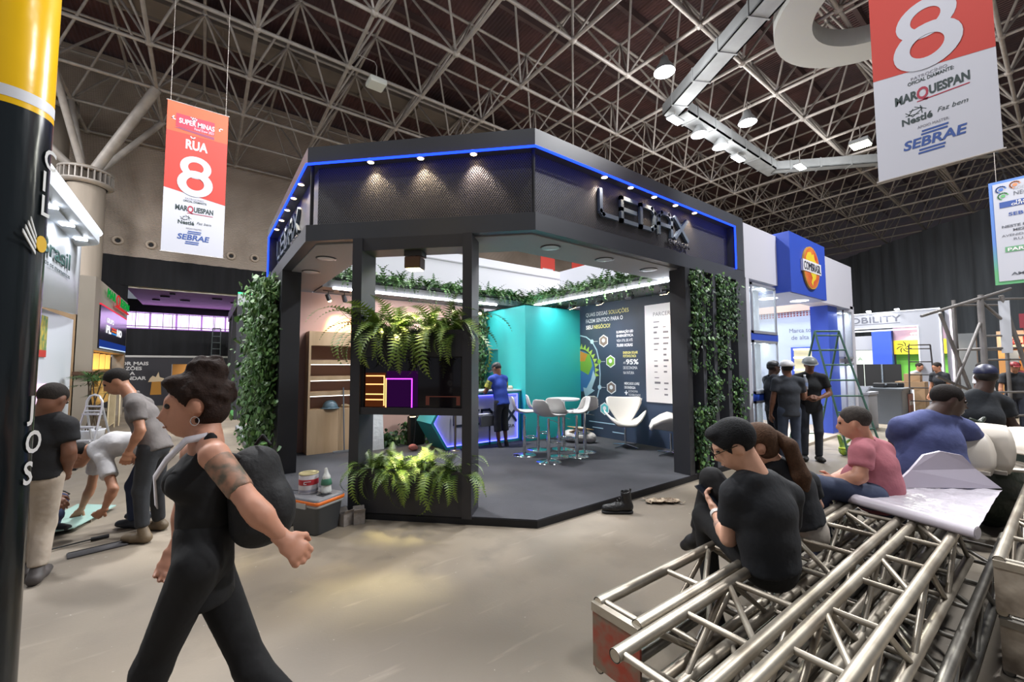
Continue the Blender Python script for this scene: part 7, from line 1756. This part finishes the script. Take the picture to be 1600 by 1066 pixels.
MB().box((.30, -.36, 1.85), (.36, -.2, 2.98)).build('plastic_wrap', mat('cloudy_wrap', (176, 178, 184), .3), t)
t = thing('far_booth', 'grey and yellow booth front far behind the scaffold', 'exhibition stand', (30.5, .6, 0))
MB().box((0, -.9, 0), (.4, .2, 3.2)).build('grey_tower', mat('far_grey', (112, 116, 122), .6), t); MB().box((.1, .2, 1.9), (.4, 1.6, 2.6)).build('grey_fascia', MATS['far_grey'], t); MB().box((.05, .2, 1.75), (.4, 1.6, 1.9)).build('yellow_band', mat('far_yellow', (206, 186, 60), .6), t); MB().box((.6, .2, 0), (.8, 1.7, 3.3)).build('cream_wall', mat('far_cream', (222, 190, 160), .6), t); MB().box((.0, .3, 1.0), (.05, 1.2, 1.25)).build('red_band', mat('far_red', (190, 50, 54), .6), t)
MB().ball((.0, .9, 2.9), .09, 10, 6).build('lamp', M_warm, t); MB().ball((.0, .1, 2.9), .09, 10, 6).build('lamp', M_warm, t); area_light('far_glow', (-.6, .6, 2.9), 40, (1, .85, .65), .5, parent=t)
t = thing('far_booth', 'orange lit booth with red posts far behind the scaffold', 'exhibition stand', (31.5, -1.4, 0))
MB().box((.5, -3.2, 0), (.7, .5, 3.2)).build('orange_wall', mat('far_orange', (226, 164, 96), .6), t); MB().box((.3, -2.6, 2.4), (.5, .5, 3.3)).build('cream_fascia', MATS['far_cream'], t); lettering('al', MATS['far_red'], t, (.295, .1, 2.62), PX_, (0, 0, 1), .42, .6, .03, .01)
for y in (-.5, -.95, -1.4): MB().box((-.1, y - .08, 0), (.05, y + .08, 4.0)).build('red_post', MATS['far_red'], t)
MB().box((-.12, -1.6, 3.4), (.0, -.3, 4.1)).build('red_panel', mat('far_maroon', (150, 40, 60), .6), t); MB().box((-.05, -.2, 1.2), (.1, .2, 2.3)).build('grey_box', MATS['far_grey'], t)
for y in (.2, -.6): MB().ball((.15, y, 2.95), .09, 10, 6).build('lamp', M_warm, t)
area_light('far_glow', (-.6, -.6, 2.9), 60, (1, .8, .55), .6, parent=t)
# banners
hanging_banner('large hanging banner with sponsor names near the camera on the right', (6.0, -1.855, 3.93), (0, -1, 0), 1.035, 3.17)
t = thing('hanging_sign', 'blue and green bordered hanging sign cut off at the right edge', 'banner', (11.0, -2.42, 3.08)); SX, SY = (0, -1, 0), (0, 0, 1)
def sign_border():
    m = bpy.data.materials.new('blue_green_border'); m.use_nodes = True; nt = m.node_tree; tc = nt.nodes.new('ShaderNodeTexCoord'); sp = nt.nodes.new('ShaderNodeSeparateXYZ'); rp = nt.nodes.new('ShaderNodeValToRGB'); b = nt.nodes['Principled BSDF']; b.inputs['Roughness'].default_value = .6
    nt.links.new(tc.outputs['Generated'], sp.inputs[0]); nt.links.new(sp.outputs[2], rp.inputs[0]); nt.links.new(rp.outputs[0], b.inputs['Base Color'])
    rp.color_ramp.elements[0].color = lin((92, 160, 110)) + (1,); rp.color_ramp.elements[0].position = .12; rp.color_ramp.elements[1].color = lin((86, 124, 190)) + (1,); rp.color_ramp.elements[1].position = .4
    return m
MB().box((-.0, -1.1, 0), (.01, 0, 1.95)).build('border', sign_border(), t); MB().box((-.008, -1.05, .06), (0, -.05, 1.9)).build('field', mat('sign_white', (176, 178, 186), .6), t)
M_sd = mat('sign_slate', (80, 84, 92), .6)
def sg(s, y, z, hh, m=M_sd, w_=None, bold=0): lettering(s, m, t, (-.01, y, z), SX, SY, hh, w_, bold, .002)
sg('NEGÓCIOS', -.3, 1.63, .075, w_=.45); sg('RODADA DE', -.3, 1.73, .05, mat('sign_pale', (150, 154, 160), .6), .4)
for (y, z, c) in ((-.15, 1.78, (70, 110, 180)), (-.32, 1.82, (206, 130, 90)), (-.17, 1.65, (90, 160, 100))):
    m_ = mat('sign_dot_%d' % c[0], c, .6); MB().prism([(.03 * math.cos(k * .42), .03 * math.sin(k * .42)) for k in range(15)], .003, (-.01, y, z), SX, SY).build('emblem_dot', m_, t)
    b = MB()
    for k in range(9): a0, a1 = .3 + k * .45, .3 + (k + 1) * .45; stroke(b, [(.06 * math.cos(a0), .06 * math.sin(a0)), (.06 * math.cos(a1), .06 * math.sin(a1))], .018, .003, (-.01, y, z), SX, SY)
    b.build('emblem_arc', m_, t)
MB().box((-.012, -1.0, 1.43), (-.008, -.12, 1.54)).build('blue_bar', MATS['banner_navy'], t); lettering('18 e 19', M_wl, t, (-.014, -.32, 1.495), SX, SY, .035, .2, .03, .002); lettering('OUTUBRO', M_wl, t, (-.014, -.26, 1.445), SX, SY, .04, .32, .03, .002)
sg('SEBRAE', -.22, 1.26, .065, MATS['banner_navy'], .38, .02)
sg('NESTE PAVILHÃO', -.13, 1.05, .045, w_=.62, bold=.03); sg('MEZANINO', -.26, .97, .045, w_=.4, bold=.03); sg('AVENIDA E', -.12, .88, .045, w_=.36); sg('RUAS 4', -.26, .80, .045, w_=.28)
MB().box((-.012, -1.0, .59), (-.008, -.15, .69)).build('green_bar', mat('sign_green2', (96, 150, 110), .6), t); lettering('PARTICIPE', M_wl, t, (-.014, -.18, .61), SX, SY, .06, .5, .03, .002); sg('AMIS', -.2, .16, .05, w_=.24, bold=.03)
for y in (-.1, -1.0): MB().tube((0, y, 1.95), (0, y, 7.9), .004, n=5).build('cord', M_steel, t)

# neighbour's white wall behind the ferns, far red banners
t = thing('neighbour_wall', 'white back wall of the neighbouring stand above the ferns', 'wall panel', (4, 5.55, 0))
MB().box((-3.9, 0, 0), (3.9, .12, 4.32)).build('panel', mat('cool_white_wall', (206, 206, 214), .6), t); MB().box((-3.9, -.01, 4.1), (3.9, 0, 4.13)).build('joint', mat('joint_grey', (170, 170, 176), .6), t)
for k, (x, lab) in enumerate(((15.1, 'distant red banner over the white wall'), (17.6, 'distant red banner half hidden by the ferns'))):
    t = thing('red_banner', lab, 'banner', (x, 14.78, 5.6), 0, 'distant red banners'); MB().box((-.55, 0, 0), (.55, .02, 2.6)).build('cloth', MATS['banner_red'], t); MB().box((-.4, -.01, 1.5), (.4, 0, 1.65)).build('print', MATS['banner_white'], t)
    MB().tube((0, .01, 2.6), (0, .01, 5.4), .006, n=5).build('cord', M_steel, t)

# ---------------------------------------------------------------- small things on the floor at the left
t = thing('glass_sheet', 'pale green glass sheet lying on the concrete between the men', 'glass sheet', (-1.95, 3.0, 0))
MB().add([(-.3, -.42, .035), (.12, -.36, .035), (.34, .30, .035), (-.02, .62, .035), (-.3, -.42, .045), (.12, -.36, .045), (.34, .30, .045), (-.02, .62, .045)], [(3, 2, 1, 0), (4, 5, 6, 7), (0, 1, 5, 4), (1, 2, 6, 5), (2, 3, 7, 6), (3, 0, 4, 7)]).build('pane', mat('green_glass', (170, 206, 196), .12), t)
MB().box((-.2, -.1, 0), (.2, -.02, .035)).build('batten', M_wp, t)
t = thing('rubber_mat', 'dark rubber strip lying on the concrete', 'mat', (-1.56, 1.95, 0), R(12)); MB().bbox((-.19, -.07, 0), (.19, .07, .015), .005).build('strip', mat('mat_grey', (62, 60, 62), .7), t); MB().box((-.18, .05, .015), (.18, .055, .02)).build('ridge', M_dark, t)
t = thing('suction_tool', 'long handled dark tool lying beside the glass sheet', 'tool', (-1.75, 2.2, 0)); MB().tube((-.15, -.06, .02), (.1, .03, .02), .007, n=8).build('rod', M_dark, t); MB().tube((.1, .03, .02), (.22, .05, .02), .017, n=10).build('grip', M_dark, t)
t = thing('floor_cable', 'thin black cable curling on the grey floor', 'cable', (-2.25, 4.3, 0)); MB().path([(-.13, .5, .006), (.0, .3, .006), (.08, .1, .006), (-.02, -.1, .006), (.07, -.35, .006), (.1, -.5, .006), (0, -.55, .006)], .006, 6).build('lead', M_dark, t); MB().bbox((-.03, -.6, 0), (.03, -.54, .03), .005).build('plug', M_dark, t)
t = thing('dark_plinth', 'low dark plinth behind the bending man', 'platform', (-2.9, 6.6, 0)); MB().box((-1.2, -.5, 0), (.5, .5, .16)).build('deck', mat('plinth_dark', (58, 60, 64), .6), t); MB().box((-1.2, -.52, .0), (.5, -.5, .17)).build('edge', M_dark, t)
